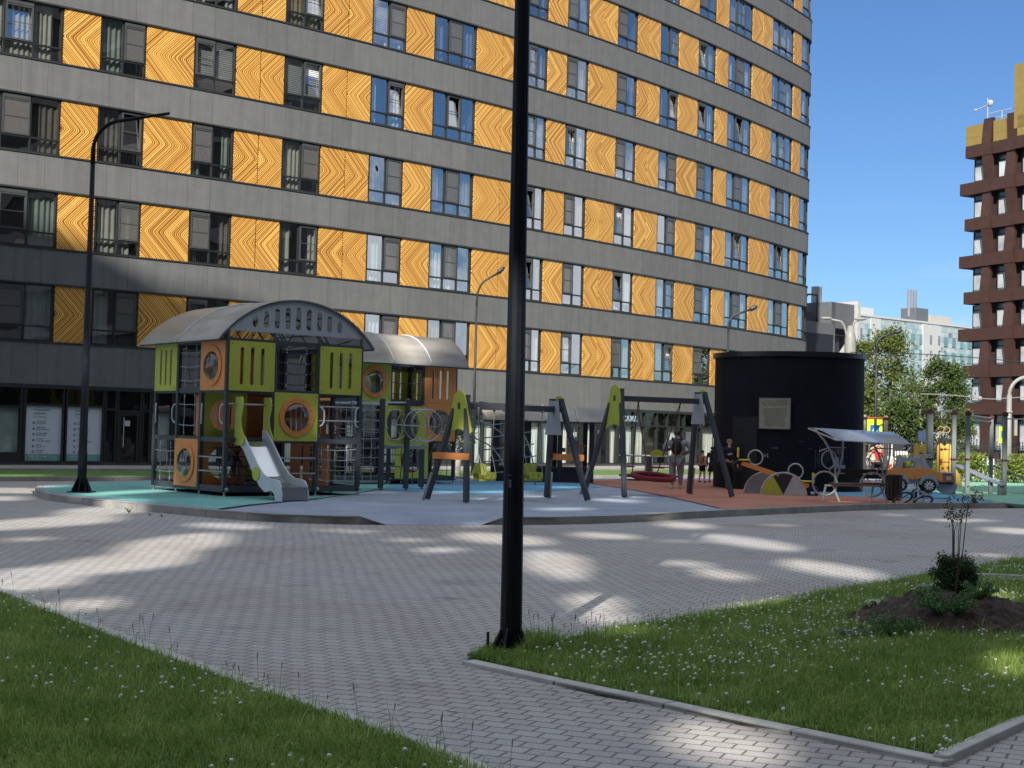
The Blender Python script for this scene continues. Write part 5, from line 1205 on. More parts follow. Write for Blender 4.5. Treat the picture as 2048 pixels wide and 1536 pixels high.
a0=G(900,968,ZP); ac=thing('arch_climber','tall web of bent grey steel hoops standing behind the swing frame','climber',tuple(a0),R(20))
rc=random.Random(3)
for s in (-1,1):
    for w,h,ph in ((1.9,2.25,0),(1.55,1.7,.35),(1.2,1.25,.8)):
        mb=MB(); mb.tube([(.45+w*s*math.sin(a)*.75+.5*(s>0),ph+.5*math.cos(a*1.3),h*abs(math.cos(a))**.8) for a in [math.pi/2*k/14 for k in range(15)]],.022,6); mb.build('hoop',ROPEG,ac,True)
for k in range(5):
    mb=MB(); z=.35+.33*k; w=1.55*math.cos(z/2.5)+.1; mb.tube([(.9,.3-.1*k,z-.08),(.9+w*.5,.15,z),(.9+w,.05,z+.12)],.018,6); mb.build('hoop',ROPEG,ac,True)
for cxx,cz,r_ in ((-.2,1.55,.35),(.3,1.25,.42),(.0,1.1,.3),(.55,1.55,.3),(.4,.9,.16)):
    mb=MB(); mb.ring((cxx,.2,cz),r_,.018,(rc.uniform(-.6,.6),1,rc.uniform(-.4,.4)),24,6); mb.build('hoop',ROPEG,ac,True)
cr=G(1318,968,ZP)+Vector((0,3.2,0)); ct=thing('carousel','low playground roundabout with a grey rail and yellow-green backrests behind the red nest','roundabout',tuple(cr))
mb=MB(); mb.lathe([(.9,.10),(.95,.12),(.95,.17),(.9,.18)],(0,0,0),28); mb.build('deck',mm('deck_dark',(.04,.03,.03)),ct)
mb=MB(); mb.ring((0,0,.78),.95,.022,(0,0,1),32,6); mb.build('rail',PIPE,ct,True)
for k in range(6):
    a=2*math.pi*k/6+.3; mb=MB(); mb.tube([(.95*math.cos(a),.95*math.sin(a),.16),(.92*math.cos(a),.92*math.sin(a),.45),(.95*math.cos(a),.95*math.sin(a),.78)],.018,6); mb.build('upright',PIPE,ct)
mb=MB(); mb.tube([(0,0,0),(0,0,.75)],.1,12); mb.build('hub',POST2,ct)
for a in (0.1,1.3):
    plate('backrest',half(.24),[],.02,GREEN,ct,Matrix.Translation((.9*math.cos(a),-.2,.75)),.003)
for k in range(3):
    a=2*math.pi*k/3+.8; mb=MB(); mb.box((.6*math.cos(a),.6*math.sin(a),.42),(.5,.22,.04),rz=a+math.pi/2); mb.build('seat',mm('red_seat',(.3,.06,.05)),ct)
# ================================================================ brown building with the woven facade
BRN=mat('corten_brown',(.040,.017,.012),rough=.6,var=.3,vscale=1.5,col2=(.062,.025,.016)); GOLD=mat('gold_cladding',(.26,.185,.05),rough=.5,var=.1); BGL=mat('blue_grey_glass',(.10,.17,.20),rough=.06,var=.5,vscale=.3,spec=1.0); DG_=mm('reveal_dark',(.02,.015,.015)); PALE=mat('blind_pale',(.42,.45,.46),rough=.6,var=.35,vscale=.5)
bp0=AT(1941,880,125); bb_=thing('brown_building','brown high-rise woven from rusty bands with gold cladding on top at the right edge','building',(bp0.x,bp0.y,0),math.atan2(-.88,.48))
# local: x along the visible face (towards the right and the camera), y inwards (away), z up
FHb=3.235; ZT=29.6
mb=MB(); mb.box((11,5.2,ZT/2-1),(22,9.8,ZT-2)); mb.build('core',mm('brown_core',(.05,.03,.028),rough=.6),bb_)
zs=[(4.55+FHb*k) for k in range(8)]
for k in range(9):
    z0=1.0 if k==0 else zs[k-1]+.6; z1=(zs[k]-.6) if k<8 else 27.3
    for i in range(6):
        x0=.05+i*2.62 if i else -.02; x1=x0+(1.6 if i else 1.3)
        mb=MB(); mb.box(((x0+x1)/2,.18,(z0+z1)/2),(x1-x0,.12,z1-z0)); w=mb.build('window',BGL,bb_)
        mb=MB(); hh=z1-z0; mb.box(((x0+x1)/2-.1,.10,z0+hh*.38),((x1-x0)*.75,.04,hh*.62)); mb.build('blind',PALE,w)
        mb=MB(); mb.box(((x0+x1)/2,.07,z0+hh*.78),(x1-x0,.06,.07)); mb.box((x0+.04,.07,(z0+z1)/2),(.07,.06,hh)); mb.build('frame',DG_,w)
for k,z in enumerate(zs):
    xo=-1.1 if k%2==0 else -.35
    segs=8; mb=MB()
    for i in range(segs):
        xa=xo if i==0 else .9+2.62*i-1.0; xb=.9+2.62*(i+1)-1.0; over=(i+k)%2
        ya=-.50 if over else -.34; mb.box(((xa+xb)/2,ya,z),(xb-xa,.45,1.05))
    mb.build('horizontal_band',BRN,bb_)
    mb=MB(); mb.box((xo+.25,1.6,z),(.5,4.2,1.05)); mb.build('band_return',BRN,bb_)
for i in range(7):
    xc=1.95+2.62*i; mb=MB(); pts=[(-.15,0.5)]
    for k,z in enumerate(zs): pts.append((-.56 if (i+k)%2 else -.30,z))
    pts.append((-.35,ZT+.3)); 
    P=[]
    for (y0,z0),(y1,z1) in zip(pts[:-1],pts[1:]): P+= [(y0,z0+(0 if z0<1 else .55)),(y1,z1-.55)]
    P.append((pts[-1][0],pts[-1][1]))
    sh=0
    for q,(y,z) in enumerate(P):
        s_=.05 if ((q//2)+i)%2 else -.04
        for dx,dy in ((-.50,-.12),(.50,-.12),(.50,.2),(-.50,.2)): mb.v.append((xc+dx+s_,y+dy,z))
    for q in range(len(P)-1):
        for j in range(4): mb.f.append((4*q+j,4*q+(j+1)%4,4*q+4+(j+1)%4,4*q+4+j)); mb.m.append(0)
    mb.build('vertical_band',BRN,bb_)
for i in range(7):
    x0=-.55 if i==0 else 2.6+2.62*(i-1); x1=x0+(1.85 if i==0 else 1.3); mb=MB(); mb.box(((x0+x1)/2,-.25,28.45),(x1-x0,.5,2.2)); mb.box(((x0+x1)/2,-.26,28.5),(x1-x0+.02,.5,.03)); mb.build('gold_panel',GOLD,bb_)
mb=MB(); mb.box((-.3,3,28.45),(.5,6.2,2.2)); mb.build('gold_return',GOLD,bb_)
mb=MB(); mb.box((10.6,3.2,31.2),(11.5,7.4,5.5)); mb.build('gold_penthouse',GOLD,bb_); mb=MB(); mb.box((11,5,29.4),(22,9.6,.3)); mb.build('roof',mm('roof_grey',(.2,.2,.2)),bb_)
mb=MB(); 
for z in (30.0,30.5): mb.tube([(1.2,.3,z),(6.0,.3,z)],.04,5)
for x in (1.2,2.8,4.4,6): mb.tube([(x,.3,29.5),(x,.3,30.5)],.04,5)
mb.build('roof_rail',WST,bb_); mb=MB(); mb.tube([(.9,.6,29.5),(.9,.6,32)],.05,5); mb.blob((1.2,.6,31.5),(.3,.2,.3),8,6); mb.tube([(-.3,.6,31.2),(.9,.6,31.4)],.05,5); mb.blob((-.5,.6,31.2),(.2,.1,.1),6,4); mb.build('antenna',WST,bb_)
# ================================================================ pale mosaic building far away
def mat_mosaic():
    m=bpy.data.materials.new('mosaic_cladding'); m.use_nodes=True; t=m.node_tree; b=t.nodes['Principled BSDF']; tc=N(t,'ShaderNodeTexCoord'); mp=N(t,'ShaderNodeMapping'); mp.inputs['Rotation'].default_value=(R(90),0,0); t.links.new(tc.outputs['Object'],mp.inputs[0])
    br=N(t,'ShaderNodeTexBrick'); br.inputs['Scale'].default_value=1; br.inputs['Brick Width'].default_value=1.5; br.inputs['Row Height'].default_value=1.1; br.inputs['Mortar Size'].default_value=.045; br.inputs['Mortar'].default_value=(.2,.25,.28,1)
    br.inputs['Color1'].default_value=(0,0,0,1); br.inputs['Color2'].default_value=(1,1,1,1); t.links.new(mp.outputs[0],br.inputs['Vector'])
    big=N(t,'ShaderNodeTexNoise'); big.inputs['Scale'].default_value=.09; big.inputs['Detail'].default_value=2; t.links.new(mp.outputs[0],big.inputs['Vector'])
    f=math_(t,'ADD',math_(t,'MULTIPLY',br.outputs['Color'],.45),math_(t,'MULTIPLY',big.outputs['Fac'],.75))
    c=ramp(t,f,[(.25,(.12,.13,.2)),(.36,(.15,.17,.25)),(.44,(.30,.37,.38)),(.6,(.42,.48,.47)),(.72,(.22,.36,.38)),(.85,(.46,.50,.48))])
    c2=ramp(t,br.outputs['Fac'],[(0,(0,0,0)),(1,(1,1,1))]); mx=N(t,'ShaderNodeMix',data_type='RGBA'); t.links.new(c2,mx.inputs['Factor']); t.links.new(c,mx.inputs['A']); mx.inputs['B'].default_value=(.2,.25,.28,1); t.links.new(mx.outputs['Result'],b.inputs['Base Color']); b.inputs['Roughness'].default_value=.6; return m
MOS=mat_mosaic(); WNT=mat('window_teal_far',(.13,.24,.27),rough=.15,var=.3,vscale=.2); WHT=mm('render_white_far',(.47,.48,.47),rough=.7)
A=AT(1690,880,286); B=AT(1965,880,318); L_=Vector((B.x-A.x,B.y-A.y,0)); mo=thing('mosaic_building','pale mint and white tiled apartment building in the far distance behind the birches','building',(A.x,A.y,0),math.atan2(L_.y,L_.x)); n_=L_.length
mb=MB(); mb.box((n_/2,6,13.4),(n_,12,26.8)); mb.build('wall',MOS,mo)
mb=MB(); mb.box((n_/2,6,27.0),(n_+.4,12.4,.4)); mb.build('roof_edge',WHT,mo)
for x0,x1,k in ((.155,.20,0),(.205,.22,1)): mb=MB(); mb.box((n_*(x0+x1)/2,-.15,13.3),(n_*(x1-x0),.3,26.6)); mb.build('white_strip',WHT,mo)
mb=MB(); mb.box((n_*.585,-.2,13.3),(n_*.13,.5,26.5)); mb.build('white_bay',WHT,mo)
nwin=0
for r_ in range(6):
    for c_ in range(16):
        x=1.2+c_*n_/16.3; z=23.3-3.3*r_
        if z<3: continue
        mb=MB(); mb.box((x,-.25 if .52<x/n_<.66 else -.06,z),(.85 if .52<x/n_<.66 else 1.25,.4 if .52<x/n_<.66 else .2,2.1)); mb.build('window',WNT,mo)
mb=MB(); mb.box((n_*.30,9,28.6),(n_*.14,4,2.2)); mb.build('roof_block',WHT,mo); mb=MB(); mb.box((n_*.70,8,29.0),(n_*.09,4,3.8)); mb.build('roof_plant',mm('plant_grey_dark',(.10,.11,.13)),mo)
mb=MB(); mb.box((n_*.83,8,28.4),(n_*.16,5,2.4)); mb.build('roof_block',mm('roof_beige',(.42,.40,.36)),mo)
for x in (.66,.70): mb=MB(); mb.tube([(n_*x,8,29),(n_*x,8,35)],.45,8); mb.build('chimney',mm('chimney_grey',(.2,.2,.22)),mo)
# ================================================================ dark service building behind the kiosk
A=AT(1600,880,96); B=AT(1716,880,101); L_=Vector((B.x-A.x,B.y-A.y,0)); sb=thing('service_building','dark grey technical building with silver roof duct between the long building and the birches','building',(A.x,A.y,0),math.atan2(L_.y,L_.x)); n_=L_.length
def zat(py,Y=96): return AT(1650,py,Y).z
SG=mm('tech_grey',(.12,.125,.135),rough=.6); SD=mm('tech_navy_and_shade',(.018,.02,.032),rough=.6)
zt1,zm1=zat(641),zat(664); mb=MB(); mb.box((n_*.25,4,(zt1+zm1)/2),(n_*.56,8,zt1-zm1)); mb.build('upper_cladding',SG,sb); mb=MB(); mb.box((n_*.25,4,zm1/2),(n_*.56,7.96,zm1)); mb.build('shaded_lower_wall',SD,sb)  # shadow on the lower part is put into its colour as a darker block
zt2=zat(595); mb=MB(); mb.box((n_*.76,4.2,zt2-.9),(n_*.44,8,1.8)); mb.box((n_*.57,4.2,zt2/2),(n_*.07,8,zt2)); mb.build('upper_frame',SG,sb); mb=MB(); mb.box((n_*.77,5.5,zt2/2-.9),(n_*.36,5,zt2-1.8)); mb.build('recess_wall',SD,sb)
mb=MB()
for k in range(5): z=zt2-2.2-k*1.6; mb.tube([(n_*.62,.6,z),(n_*.92,.6,z-1.4*(k%2))],.07,5); mb.tube([(n_*.62,.6,z-1.4),(n_*.92,.6,z-1.4+1.3*(k%2))],.07,5)
mb.tube([(n_*.80,1.2,1),(n_*.80,1.2,zt2-2)],.35,10); mb.build('lattice',BLK2,sb)
mb=MB(); mb.box((n_*.965,4,zt2/2),(n_*.05,8.2,zt2+.5)); mb.build('white_fin',WHT,sb)
mb=MB(); z=zt1; mb.tube([(n_*.16,2,z-.2),(n_*.16,2,z+1.2),(n_*.19,2,z+1.6),(n_*.24,2,z+1.75),(n_*.38,2,z+1.7)],.42,12); mb.build('roof_duct',INOX,sb,True)
mb=MB(); mb.box((n_*.30,2.2,z+.35),(n_*.28,2,.9)); mb.build('roof_unit',SD,sb)
mb=MB(); mb.tube([(n_*.34,1.4,z+.6),(n_*.34,1.4,z+1.8),(n_*.38,1.4,z+2.05),(n_*.53,1.4,z+2.1),(n_*.54,1.4,z+1.9),(n_*.54,1.4,z-.5),(n_*.10,1.4,z-.2)],.07,6); mb.build('roof_rail',BLK2,sb)
mb=MB(); mb.tube([(n_*.86,3,zt2),(n_*.86,3,zt2+1.4)],.38,10); mb.build('chimney',mm('chimney_zinc',(.3,.32,.32)),sb)
# ================================================================ trees
def mat_leaf(name,c1,c2,tr=.35):
    m=bpy.data.materials.new(name); m.use_nodes=True; t=m.node_tree; b=t.nodes['Principled BSDF']; o=t.nodes['Material Output']
    g=N(t,'ShaderNodeNewGeometry'); tc=N(t,'ShaderNodeTexCoord'); nz=N(t,'ShaderNodeTexNoise'); nz.inputs['Scale'].default_value=.8; t.links.new(tc.outputs['Object'],nz.inputs['Vector'])
    f=math_(t,'ADD',math_(t,'MULTIPLY',g.outputs['Random Per Island'],.6),math_(t,'MULTIPLY',nz.outputs['Fac'],.4)); c=ramp(t,f,[(.15,c1),(.85,c2)])
    t.links.new(c,b.inputs['Base Color']); b.inputs['Roughness'].default_value=.5; b.inputs['Specular IOR Level'].default_value=.3
    tl=N(t,'ShaderNodeBsdfTranslucent'); t.links.new(c,tl.inputs[0]); mx=N(t,'ShaderNodeMixShader'); mx.inputs[0].default_value=tr; t.links.new(b.outputs[0],mx.inputs[1]); t.links.new(tl.outputs[0],mx.inputs[2]); t.links.new(mx.outputs[0],o.inputs[0]); return m
LF_B=mat_leaf('birch_leaves',(.07,.10,.025),(.20,.24,.06)); LF_D=mat_leaf('dark_leaves',(.04,.075,.02),(.12,.17,.045)); LF_Y=mat_leaf('hedge_leaves',(.12,.17,.03),(.30,.35,.08)); BARK=mat('birch_bark',(.28,.27,.25),rough=.9,var=.5,vscale=4); BARKD=mm('bark_dark',(.05,.04,.03),rough=.9)
def leafmesh(name,C_,size,mat_,parent,rng,asp=.6,flat=.0):
    """C_: N x 3 leaf centres -> one diamond-shaped leaf each"""
    n=len(C_); d=rng.normal(size=(n,3)); d/=np.linalg.norm(d,axis=1,keepdims=True); e=rng.normal(size=(n,3)); e-=d*(d*e).sum(1,keepdims=True); e/=np.linalg.norm(e,axis=1,keepdims=True)
    s=size*rng.uniform(.6,1.3,size=(n,1)); V=np.stack([C_-d*s*.5,C_+e*s*.5*asp,C_+d*s*.5,C_-e*s*.5*asp],1).reshape(-1,3)
    me=bpy.data.meshes.new(name); me.vertices.add(4*n); me.vertices.foreach_set('co',V.astype(np.float32).ravel()); me.loops.add(4*n); me.loops.foreach_set('vertex_index',np.arange(4*n,dtype=np.int32)); me.polygons.add(n); me.polygons.foreach_set('loop_start',np.arange(0,4*n,4,dtype=np.int32)); me.polygons.foreach_set('loop_total',np.full(n,4,dtype=np.int32)); me.update(calc_edges=True); me.materials.append(mat_)
    return link(bpy.data.objects.new(name,me),parent)
def tree(label,px,py_top,wpx,Y,mat_,n=5000,bark=BARK,size=.16,seed=1,z_low=.12,kind='birch',group='trees behind the fence',shape=.8):
    rng=np.random.default_rng(seed); rr=random.Random(seed); p=AT(px,900,Y); top=AT(px,py_top,Y).z; w=wpx/FPX*Y/2
    t=thing(kind+'_tree',label,'tree',(p.x,p.y,0),0,group); mb=MB(); pts=[(0,0,0)]
    for k in range(1,7): pts.append((rr.uniform(-.1,.1)*k/3,rr.uniform(-.1,.1),top*k/6.2))
    mb.tube(pts,[.13,.11,.10,.08,.06,.04,.015],8); mb.build('trunk',bark,t,True)
    cl=[]; br=MB()
    for k in range(34):
        h=top*(z_low+(1-z_low)*rr.random()**.85*.97); f=(h/top-z_low)/(1-z_low); rad=w*(1-abs(f-.38)**1.4*1.25)*(1 if f<.9 else .5); rad=max(rad,.12*w); a=rr.uniform(0,2*math.pi); r_=rad*math.sqrt(rr.uniform(.15,1)); c=Vector((r_*math.cos(a),r_*math.sin(a),h)); cl.append((c,rr.uniform(.28,.55)*w*shape))
        br.tube([(0,0,max(.3,h-r_*.9)),(c.x*.5,c.y*.5,h-r_*.3),c],[.035,.022,.008],5)
    br.build('limb',bark if kind!='birch' else BARKD,t)
    m_=n//len(cl); C_=[]
    for c,r_ in cl:
        q=rng.normal(size=(m_,3))*[r_*.55,r_*.55,r_*.5]; C_.append(q+np.array(c))
    leafmesh('crown',np.concatenate(C_),size,mat_,t,rng); return t
tree('tall loose birch whose tip stands in front of the mosaic building left part',1778,662,120,74,LF_B,10500,seed=2)
tree('rounder darker birch next to the brown building',1882,716,105,78,LF_D,10500,seed=3,size=.15,kind='birch')
tree('birch half hidden behind the kiosk edge',1722,672,60,84,LF_B,5250,seed=4)
tree('low leafy tree filling the gap under the tall birch, near the kiosk',1738,785,70,70,LF_B,5250,seed=5,kind='young',z_low=.05)
tree('low dark tree directly below the dark slim lamp',1800,795,90,72,LF_D,6750,seed=6,kind='young',z_low=.02)
tree('bushy tree between the two birch crowns above the fence',1845,800,80,73,LF_D,6750,seed=7,kind='young',z_low=.02)
tree('pale bushy tree touching the brown building',1918,775,70,86,LF_B,5250,seed=8,kind='young',z_low=.05)
# hedges
def hedge(label,x0,x1,ptop,Y,n,seed,m=LF_Y):
    rng=np.random.default_rng(seed); a=AT(x0,ptop,Y); b=AT(x1,ptop,Y); h=a.z; t=thing('hedge',label,'hedge',((a.x+b.x)/2,Y,0),0,'yellow-green hedges in the sun'); w=(b.x-a.x)/2
    k=12; C_=[]
    for i in range(k): c=np.array([rng.uniform(-w,w)*.9,rng.uniform(-.4,.4),h*rng.uniform(.35,.85)]); C_.append(rng.normal(size=(n//k,3))*[w*.2,.25,h*.2]+c)
    C_=np.concatenate(C_); C_[:,2]=np.clip(C_[:,2],.05,h*1.06); leafmesh('foliage',C_,.11,m,t,rng); mb=MB()
    for i in range(6): mb.tube([(rng.uniform(-w,w)*.8,0,0),(rng.uniform(-w,w)*.8,.1,h*.7)],.02,4)
    mb.build('stem',BARKD,t); return t
hedge('rounded sunny hedge seen between the workout posts',1913,1990,910,53,2600,11); hedge('sunny hedge at the right edge under the white lamp',2000,2060,912,53,2200,12); hedge('small sunny bush seen through the toy car window',1796,1822,915,50,1200,13); hedge('sunny hedge piece behind the dark ladder',1862,1880,925,54,800,14)
# fence
a=AT(1690,900,62); b=AT(2080,900,62); fe=thing('fence','black steel bar fence running behind the hedges and below the trees','fence',(a.x,62,0)); n_=b.x-a.x
mb=MB(); k=0
while k*.125<n_: mb.box((k*.125,0,.85),(.03,.03,1.65)); k+=1
mb.build('bars',BLK2,fe)
for z in (.2,1.45): mb=MB(); mb.box((n_/2,0,z),(n_,.035,.04)); mb.build('rail',BLK2,fe)
for i in range(5): mb=MB(); mb.box((i*n_/4,0,.9),(.09,.09,1.85)); mb.build('post',BLK2,fe)
wf=thing('bollard_row','short white fence posts showing above the hedge behind the workout bars','fence',tuple(AT(1938,922,57).xy)+(0,))
for i in range(6): mb=MB(); mb.box((i*.19,0,.45),(.1,.08,.95 if i<5 else 1.0)); mb.lathe([(.05,.92),(.03,.97),(0.001,1.0)],(i*.19,0,0),8); mb.build('post',mm('white_paint',(.7,.7,.68),rough=.5),wf)
# pull-up frame with cream posts, crossing signs
CRM=mm('cream_post',(.60,.55,.42),rough=.5)
a=AT(1726,964,48.5); b=AT(1770,964,48.5); pf=thing('pullup_frame','cream post gate with orange-red top bar in front of the left crossing sign','exercise frame',(a.x,a.y,ZP)); n_=b.x-a.x
for x in (0,n_): mb=MB(); mb.box((x,0,1.15),(.12,.12,2.3)); mb.build('post',CRM,pf,bevel=.01); mb=MB(); mb.box((x,0,2.2),(.2,.16,.09)); mb.build('clamp',CAPM,pf)
mb=MB(); mb.tube([(-.2,0,2.22),(n_+.1,0,2.2)],.04,7); mb.build('bar',mm('bar_orange_red',(.6,.16,.04),rough=.4),pf); mb=MB(); mb.tube([(0,0,.35),(n_,0,.3)],.03,6); mb.build('lower_bar',mm('bar_orange_red',(.6,.16,.04)),pf)
FLU=mm('fluorescent_yellow',(.62,.85,.03),rough=.4,var=.03); SBL=mm('sign_blue',(.0,.13,.42),rough=.4); SWH=mm('sign_white',(.8,.8,.8),rough=.4)
def cross_sign(label,px,py0,py1,Y,wpx,pole=True,rz=0):
    p=AT(px,py1,Y); z0,z1=AT(px,py1,Y).z,AT(px,py0,Y).z; w=wpx/FPX*Y; t=thing('crossing_sign',label,'road sign',(p.x,p.y,0),rz); h=z1-z0; zc=(z0+z1)/2
    mb=MB(); mb.box((0,0,zc),(w,.03,h)); mb.build('backing',FLU,t,bevel=.01); s=min(w,h)*.62
    mb=MB(); mb.box((0,-.022,zc+h*.02),(s,.012,s)); o=mb.build('blue_square',SBL,t)
    mb=MB(); mb.add([(-s*.44,-.03,zc-s*.42),(s*.44,-.03,zc-s*.42),(0,-.03,zc+s*.42)],[(0,1,2)]); mb.build('white_triangle',SWH,t)
    mb=MB(); mb.blob((.02*s,-.036,zc+.14*s),(.05*s,.004,.05*s),8,6); mb.tube([(0,-.036,zc+.08*s),(0,-.036,zc-.12*s)],.05*s,5); mb.tube([(0,-.036,zc-.1*s),(.14*s,-.036,zc-.36*s)],.03*s,4); mb.tube([(0,-.036,zc-.1*s),(-.14*s,-.036,zc-.36*s)],.03*s,4); mb.tube([(-.12*s,-.036,zc-.06*s),(0,-.036,zc+.06*s),(.12*s,-.036,zc-.06*s)],.025*s,4); mb.build('walking_figure',mm('sign_black',(.01,.01,.01)),t)
    mb=MB(); mb.tube([(0,.05,0),(0,.05,z1)],.035,8); mb.build('pole',WPOLE,t)
cross_sign('large fluorescent yellow crossing sign between the cream posts',1749,838,882,61,30); cross_sign('fluorescent yellow crossing sign turned aside at the white lamp',2006,853,887,57,24,rz=R(35))
t=thing('road_sign','small dark blue sign behind the thick workout post','road sign',tuple(AT(1844,880,62).xy)+(0,)); mb=MB(); mb.box((0,0,AT(1844,872,62).z),(.34,.03,.45)); mb.build('panel',mm('sign_navy',(.02,.04,.10)),t); mb=MB(); mb.tube([(0,.04,0),(0,.04,2)],.03,6); mb.build('pole',WPOLE,t)
vn=thing('white_van','white van whose roof shows above the canopy bench beneath the trees','van',tuple(AT(1785,880,68).xy)+(0,)); 
mb=MB(); mb.box((0,.9,1.35),(.60,3.6,.9)); mb.box((-.0,.9,.75),(.95,4.2,.7)); mb.build('body',mm('white_paint',(.7,.7,.68)),vn,bevel=.12); mb=MB(); mb.box((0,-1.0,1.35),(.5,.1,.4)); mb.build('windscreen',BLK2,vn)
for s in (-.42,.42):
    for y in (-.6,2.2): mb=MB(); mb.ring((s,y,.32),.24,.1,(1,0,0),16,7); mb.build('wheel',BLACKR,vn)
# orange climbing boards
YC_=mat('climb_orange',(.80,.42,.06),rough=.5,col2=(.85,.55,.12),vscale=2)
for label,x0,x1,p0,p1,Y in (('orange climbing board with wavy top behind the dark ladder',1874,1903,888,966,46.5),('orange crown-topped board rising behind the toy car',1829,1853,888,962,46)):
    a=AT(x0,p1,Y); b=AT(x1,p0,Y); w=b.x-a.x; h=b.z-ZP; t=thing('climbing_board',label,'climbing wall',(a.x,a.y,ZP)); 
    o=[(0,0),(w,0),(w,h*.93),(w*.85,h),(w*.7,h*.99),(w*.55,h*.93),(w*.4,h*.95),(w*.25,h),(w*.1,h*.98),(0,h*.93)]
    plate('board',o,[],.06,YC_,t,None,.01); plate('side_board',[(0,0),(.38,0),(.25,h*.3),(.12,h*.45),(.12,h*.82),(0,h*.85)],[],.05,YC_,t,Matrix.Translation((w+.02,.1,0)),.01)
    mb=MB()
    for k in range(9): mb.blob((w*random.uniform(.15,.85),-.05,h*random.uniform(.1,.9)),(.05,.04,.05),6,5)
    mb.build('climbing_hold',mm('hold_brown',(.35,.14,.04)),t)
# overhead cable with a marker ball
cb=MB(); a=AT(1716,845,60); P=[AT(1700+35*k,700+.0013*(k*35-170)**2*.12+2*k,64) for k in range(12)]; cb.tube(P,.02,4); P2=[AT(1840+24*k,(788+.35*k*k if k<6 else 800-1.6*(k-5)),60) for k in range(10)]
tag(cb.build('overhead_cable',BLK2),'thin overhead cable crossing in front of the birches','cable')
cb=MB(); cb.tube(P2,.018,4); ob=cb.build('overhead_cable',WPOLE); tag(ob,'pale cable with a small marker ball in front of the brown building','cable'); mb=MB(); mb.blob(P2[5],(.1,.1,.1),8,6); mb.build('marker_ball',WPOLE,ob)
# young trees by the path behind the swings (thin pale stems)
tree('thin young tree with a pale stem seen through the left swing frame',916,840,60,46,LF_D,1500,seed=21,size=.09,kind='young',group='young trees by the footpath',z_low=.55)

# neighbouring block to the right behind the viewer: what the left-hand windows mirror
nbk=thing('neighbour_block','tall dark block standing right of the courtyard outside the picture','building',(72,5,0))
mb=MB(); mb.box((0,0,26),(40,56,52)); mb.build('wall',mm('neighbour_dark',(.045,.042,.04),rough=.9),nbk)
for k in range(12):
    mb=MB(); mb.box((-20.1,0,5+4*k),(.3,54,1.1)); mb.build('pale_band',mm('neighbour_band',(.16,.15,.14),rough=.9),nbk)
# ================================================================ people
SKIN=mm('skin',(.62,.40,.29),rough=.55,var=.05); HAIRD=mm('hair_dark',(.03,.02,.015),rough=.7); HAIRB=mm('hair_blond',(.30,.19,.09),rough=.7)
def skinmesh(name,V,E,Rr,m,parent,sub=1,root=0):
    me=bpy.data.meshes.new(name); me.from_pydata([tuple(v) for v in V],E,[]); o=bpy.data.objects.new(name+'_s',me); C.objects.link(o)
    md=o.modifiers.new('s','SKIN'); md.use_smooth_shade=True; md.branch_smoothing=.4
    if sub: sb_=o.modifiers.new('u','SUBSURF'); sb_.levels=sub; sb_.render_levels=sub
    for i,r_ in enumerate(Rr):
        v=me.skin_vertices[0].data[i]; v.radius=r_ if isinstance(r_,tuple) else (r_,r_); v.use_root=(i==root)
    dg=bpy.context.evaluated_depsgraph_get(); m2=bpy.data.meshes.new_from_object(o.evaluated_get(dg)); bpy.data.objects.remove(o); m2.materials.clear(); m2.materials.append(m); m2.name=name
    return link(bpy.data.objects.new(name,m2),parent)
